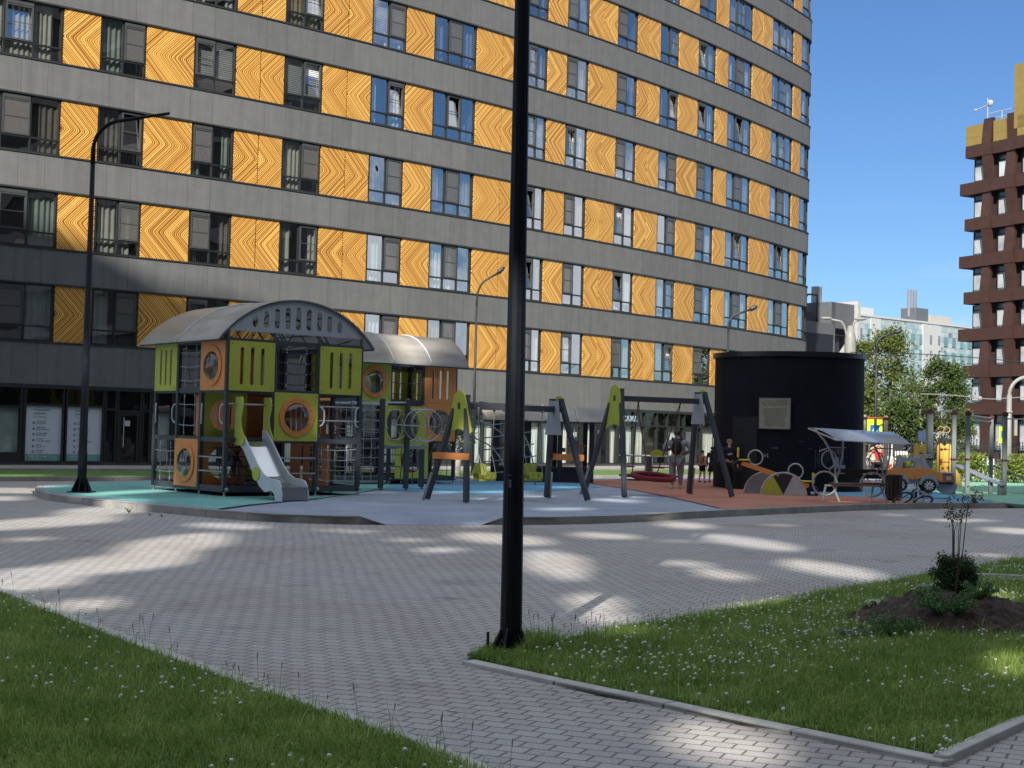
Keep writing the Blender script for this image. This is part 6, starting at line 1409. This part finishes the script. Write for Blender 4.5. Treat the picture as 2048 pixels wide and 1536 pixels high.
def person(label,loc,H,rz,top,bottom,hair=HAIRD,shoe=None,arms=('down','down'),stride=.06,lean=0,bottom_len='long',sleeve='long',hairlen=0,group=None,dress=None,headturn=0,shoes_m=None,wide=1.0,hood=False):
    t=thing('person',label,'person',tuple(loc),rz,group); S_=lambda x,y,z:(x*H,y*H,z*H)
    lx=lambda z:-lean*max(0,z-.5)
    sh=[]
    V=[];E=[];Rd=[]
    def add(p,r,prev=None):
        V.append(S_(*p)); Rd.append(r*H); i=len(V)-1
        if prev is not None: E.append((prev,i))
        return i
    def arm_pts(kind,s):
        y0=lx(.8)
        if kind=='down': return [(s*.125*wide,y0,.805),(s*.16*wide,y0+.01,.64),(s*.165*wide,y0-.03,.49)]
        if kind=='back': return [(s*.125*wide,y0,.805),(s*.165*wide,y0+.05,.66),(s*.15*wide,y0+.03,.52)]
        if kind=='bent': return [(s*.125*wide,y0,.805),(s*.175*wide,y0-.0,.65),(s*.07,y0-.14,.69)]
        if kind=='hip': return [(s*.125*wide,y0,.805),(s*.20*wide,y0+.02,.66),(s*.09,y0-.05,.58)]
        if kind=='head': return [(s*.125*wide,y0,.815),(s*.22,y0-.04,.90),(s*.07,y0-.05,.97)]
        if kind=='fore': return [(s*.125*wide,y0,.805),(s*.15,y0-.1,.69),(s*.10,y0-.23,.72)]
    hips=[(-.05,0,.50),(.05,0,.50)]; legs=[]
    for s,k in ((-1,1),(1,-1)):
        f=stride*k; legs.append([(s*.052*wide,0,.49),(s*.055*wide,-f*.5-.01,.28),(s*.055*wide,-f+ .02,.05)])
    p0=add((0,0,.53),.075*wide); p1=add((0,lx(.62),.62),.066*wide,p0); p2=add((0,lx(.74),.74),.083*wide,p1); p3=add((0,lx(.825),.825),.045,p2); p4=add((0,lx(.86),.862),.030,p3)
    h1=add((0,lx(.9)-.008,.898),.042,p4); h2=add((0,lx(.93)-.004,.935),.054,h1); h3=add((0,lx(.95)+.004,.968),.042,h2)
    for s,kind in ((-1,arms[0]),(1,arms[1])):
        a=arm_pts(kind,s); q=add(a[0],.036*wide,p2); q=add(a[1],.027*wide,q); w_=add(a[2],.019,q)
        d=(Vector(a[2])-Vector(a[1])).normalized(); pl=Vector(a[2])+d*.03; q=add(tuple(pl),.017,w_); sd=d.cross(Vector((0,1,0) if abs(d.y)<.8 else (1,0,0))).normalized()
        for k in range(4):
            c=pl+d*.014+sd*(k-1.5)*.0085; f1=add(tuple(c),.0055,q); add(tuple(c+d*(.026-.004*abs(k-1.3))+Vector((0,-.006,0))),.0042,f1)
        f1=add(tuple(pl-d*.01+sd*.018),.006,q); add(tuple(pl+d*.012+sd*.028),.005,f1)
    for lg in legs:
        q=add(lg[0],.055*wide,p0); q=add(lg[1],.038*wide,q); q=add(lg[2],.024,q); add((lg[2][0],lg[2][1]-.07,.022),.02,q)
    body=skinmesh('body',V,E,Rd,SKIN,t)
    # nose, ears, eyes, mouth
    hy=lx(.93); mb=MB(); mb.blob(S_(0,hy-.062,.928),(.008*H,.010*H,.012*H),6,5)
    for s in (-1,1): mb.blob(S_(s*.052,hy,.93),(.008*H,.012*H,.018*H),6,5)
    mb.build('face',SKIN,t,True); mb=MB()
    for s in (-1,1): mb.blob(S_(s*.021,hy-.054,.943),(.006*H,.004*H,.0035*H),6,4)
    mb.build('eyes',HAIRD,t); mb=MB(); mb.blob(S_(0,hy-.054,.907),(.014*H,.004*H,.003*H),6,4); mb.build('mouth',mm('lips',(.35,.13,.11)),t)
    # hair
    mb=MB(); mb.blob(S_(0,hy+.010,.955),(.058*H,.060*H,.046*H),12,8)
    if hairlen: mb.blob(S_(0,hy+.035,.93-hairlen/2),(.05*H,.028*H,(.05+hairlen/2)*H),10,8)
    mb.build('hair',hair,t,True)
    if hood: mb=MB(); mb.blob(S_(0,hy+.035,.86),(.06*H,.045*H,.035*H),10,7); mb.build('hood',top,t,True)
    # clothes
    V=[];E=[];Rd=[]; p0=add((0,0,.50 if not dress else .44),.082*wide if not dress else .11); p1=add((0,lx(.62),.62),.077*wide,p0); p2=add((0,lx(.745),.745),.094*wide,p1); p3=add((0,lx(.82),.825),.052,p2)
    for s,kind in ((-1,arms[0]),(1,arms[1])):
        a=arm_pts(kind,s); q=add(a[0],.046*wide,p2)
        if sleeve=='long': q=add(a[1],.036*wide,q); e=Vector(a[1]).lerp(Vector(a[2]),.9); add(tuple(e),.027,q)
        else: e=Vector(a[0]).lerp(Vector(a[1]),.45); add(tuple(e),.038,q)
    skinmesh('jacket' if sleeve=='long' else 'shirt',V,E,Rd,top,t)
    if not dress:
        V=[];E=[];Rd=[]; p0=add((0,0,.535),.082*wide)
        for lg in legs:
            q=add(lg[0],.064*wide,p0)
            if bottom_len=='long': q=add(lg[1],.048*wide,q); add(tuple(Vector(lg[2])+Vector((0,0,.015))),.034,q)
            else: add(tuple(Vector(lg[0]).lerp(Vector(lg[1]),.8)),.055,q)
        skinmesh('trousers' if bottom_len=='long' else 'shorts',V,E,Rd,bottom,t)
    else:
        mb=MB(); mb.lathe([(.075*H,.60*H),(.10*H,.48*H),(.13*H,.30*H)],(0,0,0),14); mb.build('skirt',dress,t,True)
    for lg in legs:
        mb=MB(); x,y,z=lg[2]; mb.blob(S_(x,y-.035,.026),(.028*H,.068*H,.026*H),10,6); mb.build('shoe',shoes_m or mm('shoe_white',(.6,.6,.62),rough=.6),t,True)
    return t
def PG(px,py): return G(px,py,ZP)
GRY=mm('sweatshirt_grey',(.30,.30,.34),rough=.9,bump=.3,bscale=20); NAVY=mm('navy_cloth',(.02,.022,.035),rough=.9); RED=mm('red_shirt',(.60,.03,.03),rough=.8); WHC=mm('white_cloth',(.68,.68,.68),rough=.9); BLC=mm('black_cloth',(.015,.015,.018),rough=.9); ORC=mm('orange_cloth',(.45,.13,.07),rough=.9); SKY_=mm('pale_blue_cloth',(.45,.50,.58),rough=.9)
pa=PG(1352,977); person('person in grey sweatshirt and trousers seen from behind, black backpack on',pa,1.60,R(172),GRY,mm('sweatpants_grey',(.26,.26,.29),rough=.9),arms=('hip','bent'),stride=.05,lean=.06,wide=1.28,hood=True)
bk_=thing('backpack','black backpack worn by the person in the grey sweatshirt','backpack',tuple(pa),R(172)); mb=MB(); H=1.6; mb.blob((0,.135*H,.70*H),(.095*H,.055*H,.125*H),12,9); mb.build('bag',BLC,bk_,True)
mb=MB()
for s in (-1,1): mb.tube([(s*.05*H,.13*H,.80*H),(s*.075*H,.05*H,.865*H),(s*.085*H,-.03*H,.83*H)],.016*H,6)
mb.build('strap',BLC,bk_)
mb=MB(); mb.tube([(.03*H,.185*H,.70*H),(.02*H,.19*H,.62*H)],.006*H,5); mb.build('zip_pull',mm('zip_red',(.3,.04,.05)),bk_)
pb=PG(1464,979); person('boy in dark top and trousers standing by the kiosk wall',Vector((6.13,39.75,ZP)),1.40,R(18),NAVY,BLC,hair=HAIRB,arms=('bent','down'),stride=.03,shoes_m=mm('shoe_dark',(.05,.05,.06)))
person('child in orange top and dark shorts left of the hooded child',PG(1404,965),1.02,R(120),ORC,BLC,bottom_len='short',arms=('down','fore'),sleeve='short',shoes_m=mm('shoe_dark',(.05,.05,.06)))
person('child in dark hooded jacket next to the kiosk edge',PG(1424,965),1.14,R(150),NAVY,BLC,dress=NAVY,hood=True,arms=('fore','down'),shoes_m=mm('shoe_dark',(.05,.05,.06)))
person('bald-looking small child in white shirt beside the left cream post',PG(1736,962),1.06,R(60),WHC,SKY_,hair=mm('hair_pale',(.45,.30,.20)),arms=('down','fore'),sleeve='long',stride=.03)
person('long-haired girl in pale top standing behind the red shirt',PG(1746,958),1.20,R(30),mm('beige_top',(.55,.48,.35)),BLC,hair=HAIRB,hairlen=.1,arms=('down','down'),sleeve='short')
person('girl in red shirt raising both hands to her head',PG(1756,962),1.28,R(-10),RED,BLC,hair=HAIRB,arms=('head','head'),sleeve='short',bottom_len='short',hairlen=.04)
person('boy in white and orange top right of the cream post',PG(1779,958),1.04,R(-60),WHC,ORC,hair=HAIRD,arms=('fore','down'),sleeve='short',bottom_len='short')
person('child in pink at the right rim of the kiosk',PG(1719,958),.98,R(40),mm('pink_cloth',(.55,.15,.18)),SKY_,hair=HAIRB,arms=('down','down'),hairlen=.05)
# ================================================================ foreground lawns
def mat_grass(name,a,b,c):
    m=bpy.data.materials.new(name); m.use_nodes=True; t=m.node_tree; p=t.nodes['Principled BSDF']; o=t.nodes['Material Output']
    g=N(t,'ShaderNodeNewGeometry'); tc=N(t,'ShaderNodeTexCoord'); nz=N(t,'ShaderNodeTexNoise'); nz.inputs['Scale'].default_value=2.4; nz.inputs['Detail'].default_value=6; t.links.new(tc.outputs['Object'],nz.inputs['Vector'])
    f=math_(t,'ADD',math_(t,'MULTIPLY',g.outputs['Random Per Island'],.5),math_(t,'MULTIPLY',math_(t,'SUBTRACT',nz.outputs['Fac'],.25),1.0)); cc=ramp(t,f,[(.15,a),(.5,b),(.9,c),(.99,(.42,.38,.16))])
    t.links.new(cc,p.inputs['Base Color']); p.inputs['Roughness'].default_value=.45; p.inputs['Specular IOR Level'].default_value=.4
    tl=N(t,'ShaderNodeBsdfTranslucent'); t.links.new(cc,tl.inputs[0]); mx=N(t,'ShaderNodeMixShader'); mx.inputs[0].default_value=.4; t.links.new(p.outputs[0],mx.inputs[1]); t.links.new(tl.outputs[0],mx.inputs[2]); t.links.new(mx.outputs[0],o.inputs[0]); return m
GRS=mat_grass('grass_blades',(.13,.225,.042),(.28,.40,.085),(.58,.66,.24)); SOILG=mat('lawn_soil',(.05,.06,.02),rough=1,var=.5,vscale=12,bump=.8,bscale=40); SOIL=mat('dark_soil',(.055,.038,.030),rough=1,var=.7,vscale=9,bump=1,bscale=30)
CLV=mat_grass('clover_leaves',(.15,.29,.06),(.25,.42,.10),(.38,.56,.16)); CLW=mat('clover_blossom',(.80,.80,.70),rough=.9,var=.2,vscale=60)
def P2(pts): return [tuple(G(x,y,0).xy) for x,y in pts]
lo=[(-60,1155),(0,1176),(98,1216),(215,1262),(361,1318),(517,1373),(605,1403),(708,1437),(820,1476),(952,1530),(1030,1562),(1100,1640)]
left=P2(lo)+[(-.2,4.4),(-6,4.4),(-8.5,9)]
r_low=[(924,1330),(1020,1350),(1114,1372),(1202,1393),(1313,1413),(1478,1451),(1560,1466),(1721,1500),(1886,1535)]
r_right=[(1897,1531),(1970,1492),(2048,1459),(2200,1396)]
r_top=[(2200,1172),(2048,1166),(1965,1159),(1900,1152),(1875,1150),(1755,1172),(1650,1187),(1560,1208),(1480,1220),(1393,1235),(1320,1251),(1231,1262),(1144,1282),(1044,1287),(985,1296),(950,1312)]
right=P2(r_low+r_right+r_top)
r2=P2([(1944,1151),(1935,1143),(1969,1131),(2029,1121),(2100,1118),(2250,1120),(2250,1162),(2048,1157)])
LAWNS=[left,right,r2]
for q,pl in enumerate(LAWNS): sheet('lawn',pl,.016,SOILG)
EK=mat('edging_concrete',(.46,.45,.42),rough=.9,var=.25,vscale=3,bump=.4,bscale=40)
def edge(pts,side): kerb([Vector((x,y,0)) for x,y in P2(pts)],-.02,.035,.085*side,'lawn_edging',EK,.9)
edge(lo[::1],-1) if False else None
kerb([Vector((x,y,0)) for x,y in P2(lo)],-.02,.03,-.11,'lawn_edging',EK,.9)
kerb([Vector((x,y,0)) for x,y in P2(r_low)],-.02,.03,.11,'lawn_edging',EK,.9)
kerb([Vector((x,y,0)) for x,y in P2(r_right)],-.02,.045,.085,'lawn_edging',EK,.9)
kerb([Vector((x,y,0)) for x,y in P2(r_top[5:])],-.02,.03,.08,'lawn_edging',EK,.9)
kerb([Vector((x,y,0)) for x,y in P2([(1940,1152),(2048,1158),(2250,1163)])],-.02,.035,.08,'lawn_edging',EK,.9)
def inside(P,poly):
    x,y=P[:,0],P[:,1]; r=np.zeros(len(P),bool); n=len(poly)
    for i in range(n):
        x0,y0=poly[i]; x1,y1=poly[(i+1)%n]
        c=((y0>y)!=(y1>y))&(x<(x1-x0)*(y-y0)/((y1-y0) or 1e-9)+x0); r^=c
    return r
mc=G(1893,1251,0); MO=np.array([mc.x,mc.y])
def mound_h(x,y):
    dx=(x-MO[0])/1.0; dy=(y-MO[1])/.80; r=np.sqrt(dx*dx+dy*dy); k=np.clip((dx+1)/.75,.18,1); return np.where(r<1,.27*(1-r**2.4)*k,0.)
def scatter(poly,dens,rng,near=(6.2,15)):
    a=np.array(poly); lo_,hi=a.min(0),a.max(0); hi[1]=min(hi[1],21); lo_[1]=max(lo_[1],6.0); lo_[0]=max(lo_[0],-6.2); hi[0]=min(hi[0],8.5)
    n=int((hi-lo_).prod()*dens); P=rng.uniform(lo_,hi,size=(n,2)); P=P[inside(P,poly)]
    u=P[:,0]/P[:,1]; P=P[(u>-.40)&(u<.40)]; keep=rng.random(len(P))<np.clip(1.25-(P[:,1]-6)/16,.35,1); return P[keep]
rng=np.random.default_rng(42)
def blades(name,P,hmin,hmax,w,m,label,z0=.016,lean=.5,clump=True):
    n=len(P); 
    nzv=np.array([noise.noise(Vector((p[0]*1.6,p[1]*1.6,3.3))) for p in P[::12]]); nzv=np.repeat(nzv,12)[:n] if len(nzv)*12>=n else np.resize(nzv,n)
    h=rng.uniform(hmin,hmax,n)*(1+.5*nzv)*rng.choice([1,1,1,1.5],n); a=rng.uniform(0,2*np.pi,n); l=rng.uniform(.05,lean,n)*h; b=rng.uniform(0,2*np.pi,n)
    ww=w*rng.uniform(.7,1.4,n)/2; X=np.stack([np.cos(a),np.sin(a),0*a],1)*ww[:,None]; D=np.stack([np.cos(b),np.sin(b),0*b],1)*l[:,None]
    base=np.concatenate([P,np.full((n,1),z0)],1); up=np.array([0,0,1.])
    mid=base+D*.35+up*(h*.58)[:,None]; tip=base+D*1.1+up*(h*rng.uniform(.8,1,n))[:,None]
    V=np.stack([base-X,base+X,mid+X*.8,mid-X*.8,tip],1).reshape(-1,3)
    me=bpy.data.meshes.new(name); me.vertices.add(5*n); me.vertices.foreach_set('co',V.astype(np.float32).ravel()); i=np.arange(n)*5
    L=np.stack([i,i+1,i+2,i+3,i+3,i+2,i+4],1).ravel(); me.loops.add(7*n); me.loops.foreach_set('vertex_index',L.astype(np.int32)); me.polygons.add(2*n)
    ls=np.stack([np.arange(n)*7,np.arange(n)*7+4],1).ravel(); lt=np.tile([4,3],n); me.polygons.foreach_set('loop_start',ls.astype(np.int32)); me.polygons.foreach_set('loop_total',lt.astype(np.int32)); me.update(calc_edges=True); me.materials.append(m)
    o=link(bpy.data.objects.new(name,me)); return tag(o,kind='stuff')
def off_mound(P): return P[mound_h(P[:,0],P[:,1])<=.015]
left_g=P2([(x-16,y+12) for x,y in lo])+[(-.3,4.4),(-6,4.4),(-8.5,9)]
right_g=P2([(x+8,y-9) for x,y in r_low]+[(x-12,y-6) for x,y in r_right]+r_top)
for q,(pl,dn) in enumerate(((left_g,5200),(right_g,4300),(r2,2600))):
    P=off_mound(scatter(pl,dn,rng)); o=blades('grass',P,.025,.062,.005,GRS,'',lean=.9); tag(o,('grass with clover filling the near left lawn','grass with clover around the planted mound at right','grass strip beyond the planted mound')[q],'grass')
    P=off_mound(scatter(pl,420,rng)); o=blades('grass',P,.06,.13,.0045,GRS,'',lean=1.1); tag(o,('scattered longer blades in the near left lawn','scattered longer blades in the lawn around the mound','scattered longer blades beyond the mound')[q],'grass')
    P=off_mound(scatter(pl,1500,rng)); n=len(P); z=rng.uniform(.02,.05,n); C_=np.concatenate([P,z[:,None]],1); o=leafmesh('clover',C_,.022,CLV,None,rng,asp=.9); tag(o,('clover leaves in the near left lawn','clover leaves in the lawn around the mound','clover leaves beyond the mound')[q],'clover',kind='stuff')
# blossoms
def blossoms(poly,n,label,zones,seed):
    rg=np.random.default_rng(seed); P=off_mound(scatter(poly,60,rg)); 
    wgt=np.array([noise.noise(Vector((p[0]*.9,p[1]*.9,seed)))*1.6+.15 for p in P]); 
    for (px,py,r_,k) in zones:
        c=G(px,py,0); wgt+=k*np.exp(-((P[:,0]-c.x)**2+(P[:,1]-c.y)**2)/r_**2)
    P=P[rg.random(len(P))<np.clip(wgt,.02,1)]; rg.shuffle(P); P=P[:n]; mb=MB(); 
    for x,y in P:
        r_=rg.uniform(.008,.013); z=rg.uniform(.05,.095); mb.blob((x,y,z),(r_,r_,r_*.85),6,5); mb.tube([(x+rg.uniform(-.01,.01),y,.016),(x,y,z)],.0012,3)
    o=mb.build('clover_blossoms',CLW,None,True); return tag(o,label,'clover',kind='stuff')
blossoms(left,150,'sparse white clover blossoms in the near left lawn',[(400,1340,.8,.5),(60,1230,.8,.5)],5)
blossoms(right,900,'dense white clover blossoms in the lawn right of the lamp post',[(1330,1290,1.2,1.2),(1650,1215,1.3,1.2),(1990,1200,.9,1.5),(1500,1240,1.2,.9),(1330,1340,.5,.6)],8); blossoms(r2,120,'white clover blossoms beyond the mound',[(2000,1140,2,.8)],9)
# tall seed stalks along the edges
sk_=MB(); rs=random.Random(9)
def stalk(px,py,h):
    p=G(px,py,0); x,y=p.x,p.y; dx,dy=rs.uniform(-.12,.12)*h,rs.uniform(-.08,.08)*h; mbx=[(x,y,.01),(x+dx*.3,y+dy*.3,h*.6),(x+dx,y+dy,h)]; sk_.tube(mbx,[.0014,.0012,.0008],3); sk_.tube([(x+dx*.85,y+dy*.85,h*.88),(x+dx,y+dy,h),(x+dx*1.15,y+dy*1.15,h*1.1)],[.001,.0035,.001],4)
for a,b in zip(lo[1:-2],lo[2:-1]):
    for k in range(5 if a[0]<520 else 2): f=rs.random(); stalk(a[0]+(b[0]-a[0])*f-rs.uniform(0,50),a[1]+(b[1]-a[1])*f+rs.uniform(4,30),rs.uniform(.12,.26))
for k in range(22): stalk(rs.uniform(1060,1200),rs.uniform(1288,1310),rs.uniform(.12,.28))
for k in range(40): x=rs.uniform(1150,1900); stalk(x,1290-(x-1150)*.17+rs.uniform(0,16),rs.uniform(.08,.2))
for k in range(30): stalk(rs.uniform(1450,2040),rs.uniform(1300,1400),rs.uniform(.1,.2))
tag(sk_.build('grass_stalks',mm('stalk_brown',(.24,.24,.10),rough=.8)),'tall seed stalks along the lawn edges','grass',kind='stuff')
for base,nn in (((1050,1300),1),((1075,1300),-1)):
    pass
wb=MB(); p=G(1058,1308,0)
wb.tube([(p.x,p.y,.02),(p.x-.05,p.y-.02,.18),(p.x-.13,p.y-.05,.30),(p.x-.22,p.y-.08,.33)],.0018,4); wb.tube([(p.x+.04,p.y,.02),(p.x+.0,p.y-.02,.16),(p.x-.06,p.y-.04,.24)],.0018,4)
tag(wb.build('grass_stalks',mm('stalk_brown',(.24,.24,.10))),'two long bent stalks leaning over the foot of the lamp post','grass',kind='stuff')
P=scatter([tuple(G(a_,b_,0).xy) for a_,b_ in ((1035,1318),(1110,1305),(1110,1292),(1040,1292))],16000,rng); tag(blades('grass',P,.06,.12,.005,GRS,'',lean=.8),'taller tuft of grass at the foot of the lamp post','grass')
P=scatter([tuple(G(a_,b_,0).xy) for a_,b_ in ((955,1326),(1060,1336),(1060,1318),(970,1314))],12000,rng); tag(blades('grass',P,.03,.07,.005,GRS,''),'short grass in front of the lamp post plate','grass')
# weeds at the platform kerb
wd=MB()
for px,py,s in ((68,988,.10),(120,1000,.05),(152,1006,.06),(258,1026,.12),(300,1031,.05),(135,1003,.05),(324,1034,.05)):
    p=G(px,py,0)
    for k in range(14):
        a=rs.uniform(0,6.3); l=s*rs.uniform(.5,1.1); wd.tube([(p.x,p.y-.01,0),(p.x+l*.4*math.cos(a),p.y-.02-abs(l*.3*math.sin(a)),l*.6),(p.x+l*.8*math.cos(a),p.y-.02-abs(l*.5*math.sin(a)),l*.9)],[.004,.006,.001],3)
tag(wd.build('weeds',CLV),'small weeds growing along the platform kerb','weeds',kind='stuff')
# ---------------------------------------------------------------- planted mound
xs=np.linspace(-1.1,1.1,110); ys=np.linspace(-.86,.86,90); V=[]; 
for j in ys:
    for i in xs:
        x,y=MO[0]+i,MO[1]+j; h=float(mound_h(np.array([x]),np.array([y]))[0]); V.append((x,y,.012+h+(.05*noise.noise(Vector((x*5,y*5,1)))+.035*noise.noise(Vector((x*15,y*15,2)))+.018*noise.noise(Vector((x*40,y*40,5))) if h>0 else -.012)))
mb=MB(); mb.v=V; nx=len(xs)
for j in range(len(ys)-1):
    for i in range(nx-1): mb.f.append((j*nx+i,j*nx+i+1,(j+1)*nx+i+1,(j+1)*nx+i)); mb.m.append(0)
tag(mb.build('soil_mound',SOIL,None,True),kind='structure')
def mz(x,y): return float(mound_h(np.array([x]),np.array([y]))[0])+.01
THJ=mat_leaf('thuja_green',(.02,.05,.012),(.06,.12,.028),.15); JUN=mat_leaf('juniper_green',(.08,.17,.06),(.18,.32,.11),.2); SIL=mat_leaf('silver_leaves',(.16,.20,.16),(.32,.36,.30),.2); LFR=mat_leaf('sapling_leaves',(.09,.09,.04),(.20,.17,.08),.3)
p=G(1911,1196,.22); t=thing('thuja_bush','dense dark green ball-shaped thuja on the soil mound','shrub',(p.x,p.y,.20)); t.scale=(1.22,1.2,1.12); rg=np.random.default_rng(3)
C_=[]; 
for k in range(80):
    u=rg.normal(size=3); u/=np.linalg.norm(u); c=np.array([0,0,.17])+u*[.145,.145,.165]*rg.uniform(.55,1); d=u+np.array([0,0,.8]); d/=np.linalg.norm(d); C_.append(c+d*rg.uniform(-.03,.05,size=(190,1))+rg.normal(size=(190,3))*.022)
leafmesh('foliage',np.concatenate(C_),.02,THJ,t,rg,asp=.45); mb=MB(); mb.blob((0,0,.15),(.07,.07,.10),10,8,.2); mb.build('inner_branches',mm('thuja_dark',(.008,.016,.006),rough=.9),t); mb=MB(); mb.tube([(0,0,-.03),(0,0,.2)],.012,6); mb.build('stem',BARKD,t)
def sapling(px,py_base,top,label,tips):
    p=G(px,py_base,.22); t=thing('sapling',label,'young tree',(p.x,p.y,.18)); Y=p.y; mb=MB(); C_=[]; rg=np.random.default_rng(int(px))
    b=Vector((0,0,0)); 
    for (fx,fy,jx,jy) in tips:
        j=AT(jx,jy,Y)-t.location; e=AT(fx,fy,Y)-t.location; mb.tube([b,b.lerp(j,.5)+Vector((.01,0,0)),j,j.lerp(e,.5)+Vector((random.uniform(-.015,.015),0,0)),e],[.005,.0045,.0035,.0025,.0012],5)
        for k in range(9):
            q=j.lerp(e,.35+.65*k/8); s=Vector((random.uniform(-.07,.07),random.uniform(-.05,.05),random.uniform(.0,.06))); mb.tube([q,q+s],.001,3)
            C_.append(rg.normal(size=(5,3))*.016+np.array(q+s))
    mb.build('stem',mm('sapling_bark',(.10,.055,.04),rough=.8),t); leafmesh('leaves',np.concatenate(C_),.028,LFR,t,rg,asp=.5)
sapling(1902,1198,985,'thin sapling with sparse leafy twigs rising from behind the thuja',[(1893,1005,1907,1052),(1900,1030,1905,1050),(1915,1040,1909,1060)]); sapling(1908,1205,985,'taller thin sapling whose leafy tip leans right above the thuja',[(1938,998,1922,1045),(1958,1000,1936,1010),(1925,1022,1918,1055),(1946,990,1936,1012)])
def spray(px,py,w,h,label,m,name,n,size,seed,up=.5,cat='shrub'):
    p=G(px,py,.05)
    p=G(px,py,.08)
    z=max(.03,mz(p.x,p.y)); t=thing(name,label,cat,(p.x,p.y,z)); rg=np.random.default_rng(seed); C_=[]; mb=MB()
    for k in range(26):
        a=rg.uniform(0,6.28); l=rg.uniform(.5,1)*w; e=np.array([math.cos(a)*l,math.sin(a)*l*.7,h*rg.uniform(.4,1)*up*2*(1-.3*l/w)]); mb.tube([(0,0,0),tuple(e*.5+[0,0,h*.1]),tuple(e)],.002,3)
        f=rg.uniform(.25,1.05,size=(n//26,1)); C_.append(e*f+rg.normal(size=(n//26,3))*[.014,.014,.012])
    mb.build('stem',BARKD,t); leafmesh('foliage',np.concatenate(C_),size*1.3,m,t,rg,asp=.35)
spray(1785,1262,.28,.24,'spreading green juniper at the left front of the mound',JUN,'juniper',2600,.022,1); spray(1890,1248,.30,.26,'spreading bright green juniper at the mound front below the thuja',JUN,'juniper',3200,.022,2); spray(1955,1240,.2,.2,'small juniper sprig right of the others on the mound',JUN,'juniper',1200,.02,3)
spray(1705,1262,.18,.08,'low silver-grey cushion plant at the left tip of the mound',SIL,'silver_cushion',2200,.012,4,cat='plant'); spray(1795,1205,.18,.15,'wispy silver-green plant behind the mound',SIL,'silver_plant',1400,.016,5,cat='plant'); spray(1972,1205,.14,.14,'silver-grey plant right of the thuja',SIL,'silver_plant',1400,.014,6,cat='plant')
def hosta(px,py,s,label,m,n,seed):
    p=G(px,py,.02); t=thing('leafy_plant',label,'plant',(p.x,p.y,mz(p.x,p.y))); rg=random.Random(seed); mb=MB()
    for k in range(n):
        a=2*math.pi*k/n+rg.uniform(-.3,.3); d=Vector((math.cos(a),math.sin(a),0)); n_=Vector((-d.y,d.x,0)); P=[Vector((0,0,.01)),d*s*.35+Vector((0,0,s*.5)),d*s*.75+Vector((0,0,s*.55)),d*s*1.05+Vector((0,0,s*.3))]; W_=[.004,s*.12,s*.16,.002]
        for i in range(3): mb.quad(P[i]-n_*W_[i],P[i]+n_*W_[i],P[i+1]+n_*W_[i+1],P[i+1]-n_*W_[i+1])
    mb.build('leaf',m,t,True)
VAR=mat('variegated_leaf',(.16,.26,.12),rough=.5,col2=(.32,.38,.24),vscale=45); HOS=mat('hosta_leaf',(.06,.13,.05),rough=.45,var=.3)
hosta(1750,1232,.10,'striped white and green tuft left of the mound',VAR,14,1); hosta(1776,1222,.08,'small striped tuft beside the larger striped one',VAR,10,2); hosta(1860,1190,.19,'broad-leaved green plant left of the thuja',HOS,11,3)
tw_=MB(); p=G(1735,1237,.03); tw_.tube([(p.x-.02,p.y,.04),(p.x+.02,p.y,.045),(p.x+.06,p.y,.10),(p.x+.05,p.y,.17)],.004,5); tag(tw_.build('twig',mm('twig_pale',(.35,.36,.32))),'pale bent twig standing at the left part of the mound','twig')
# litter on the pavers
lt=MB()
for k in range(34):
    x,y=rs.uniform(500,1500),rs.uniform(1290,1520); p=G(x,y,.006); a=rs.uniform(0,3.1); lt.box((p.x,p.y,.005),(rs.uniform(.01,.035),rs.uniform(.003,.008),.003),rz=a)
for x,y in ((860,1318),(1110,1380),(1150,1395),(1180,1400),(710,1368),(905,1422),(1215,1404)): p=G(x,y,.006); lt.box((p.x,p.y,.006),(.05,.012,.004),rz=rs.uniform(-.5,.5))
tag(lt.build('paper_scraps',mm('scrap_white',(.6,.6,.58),rough=.8)),'tiny pale scraps scattered over the near paving','litter',kind='stuff')
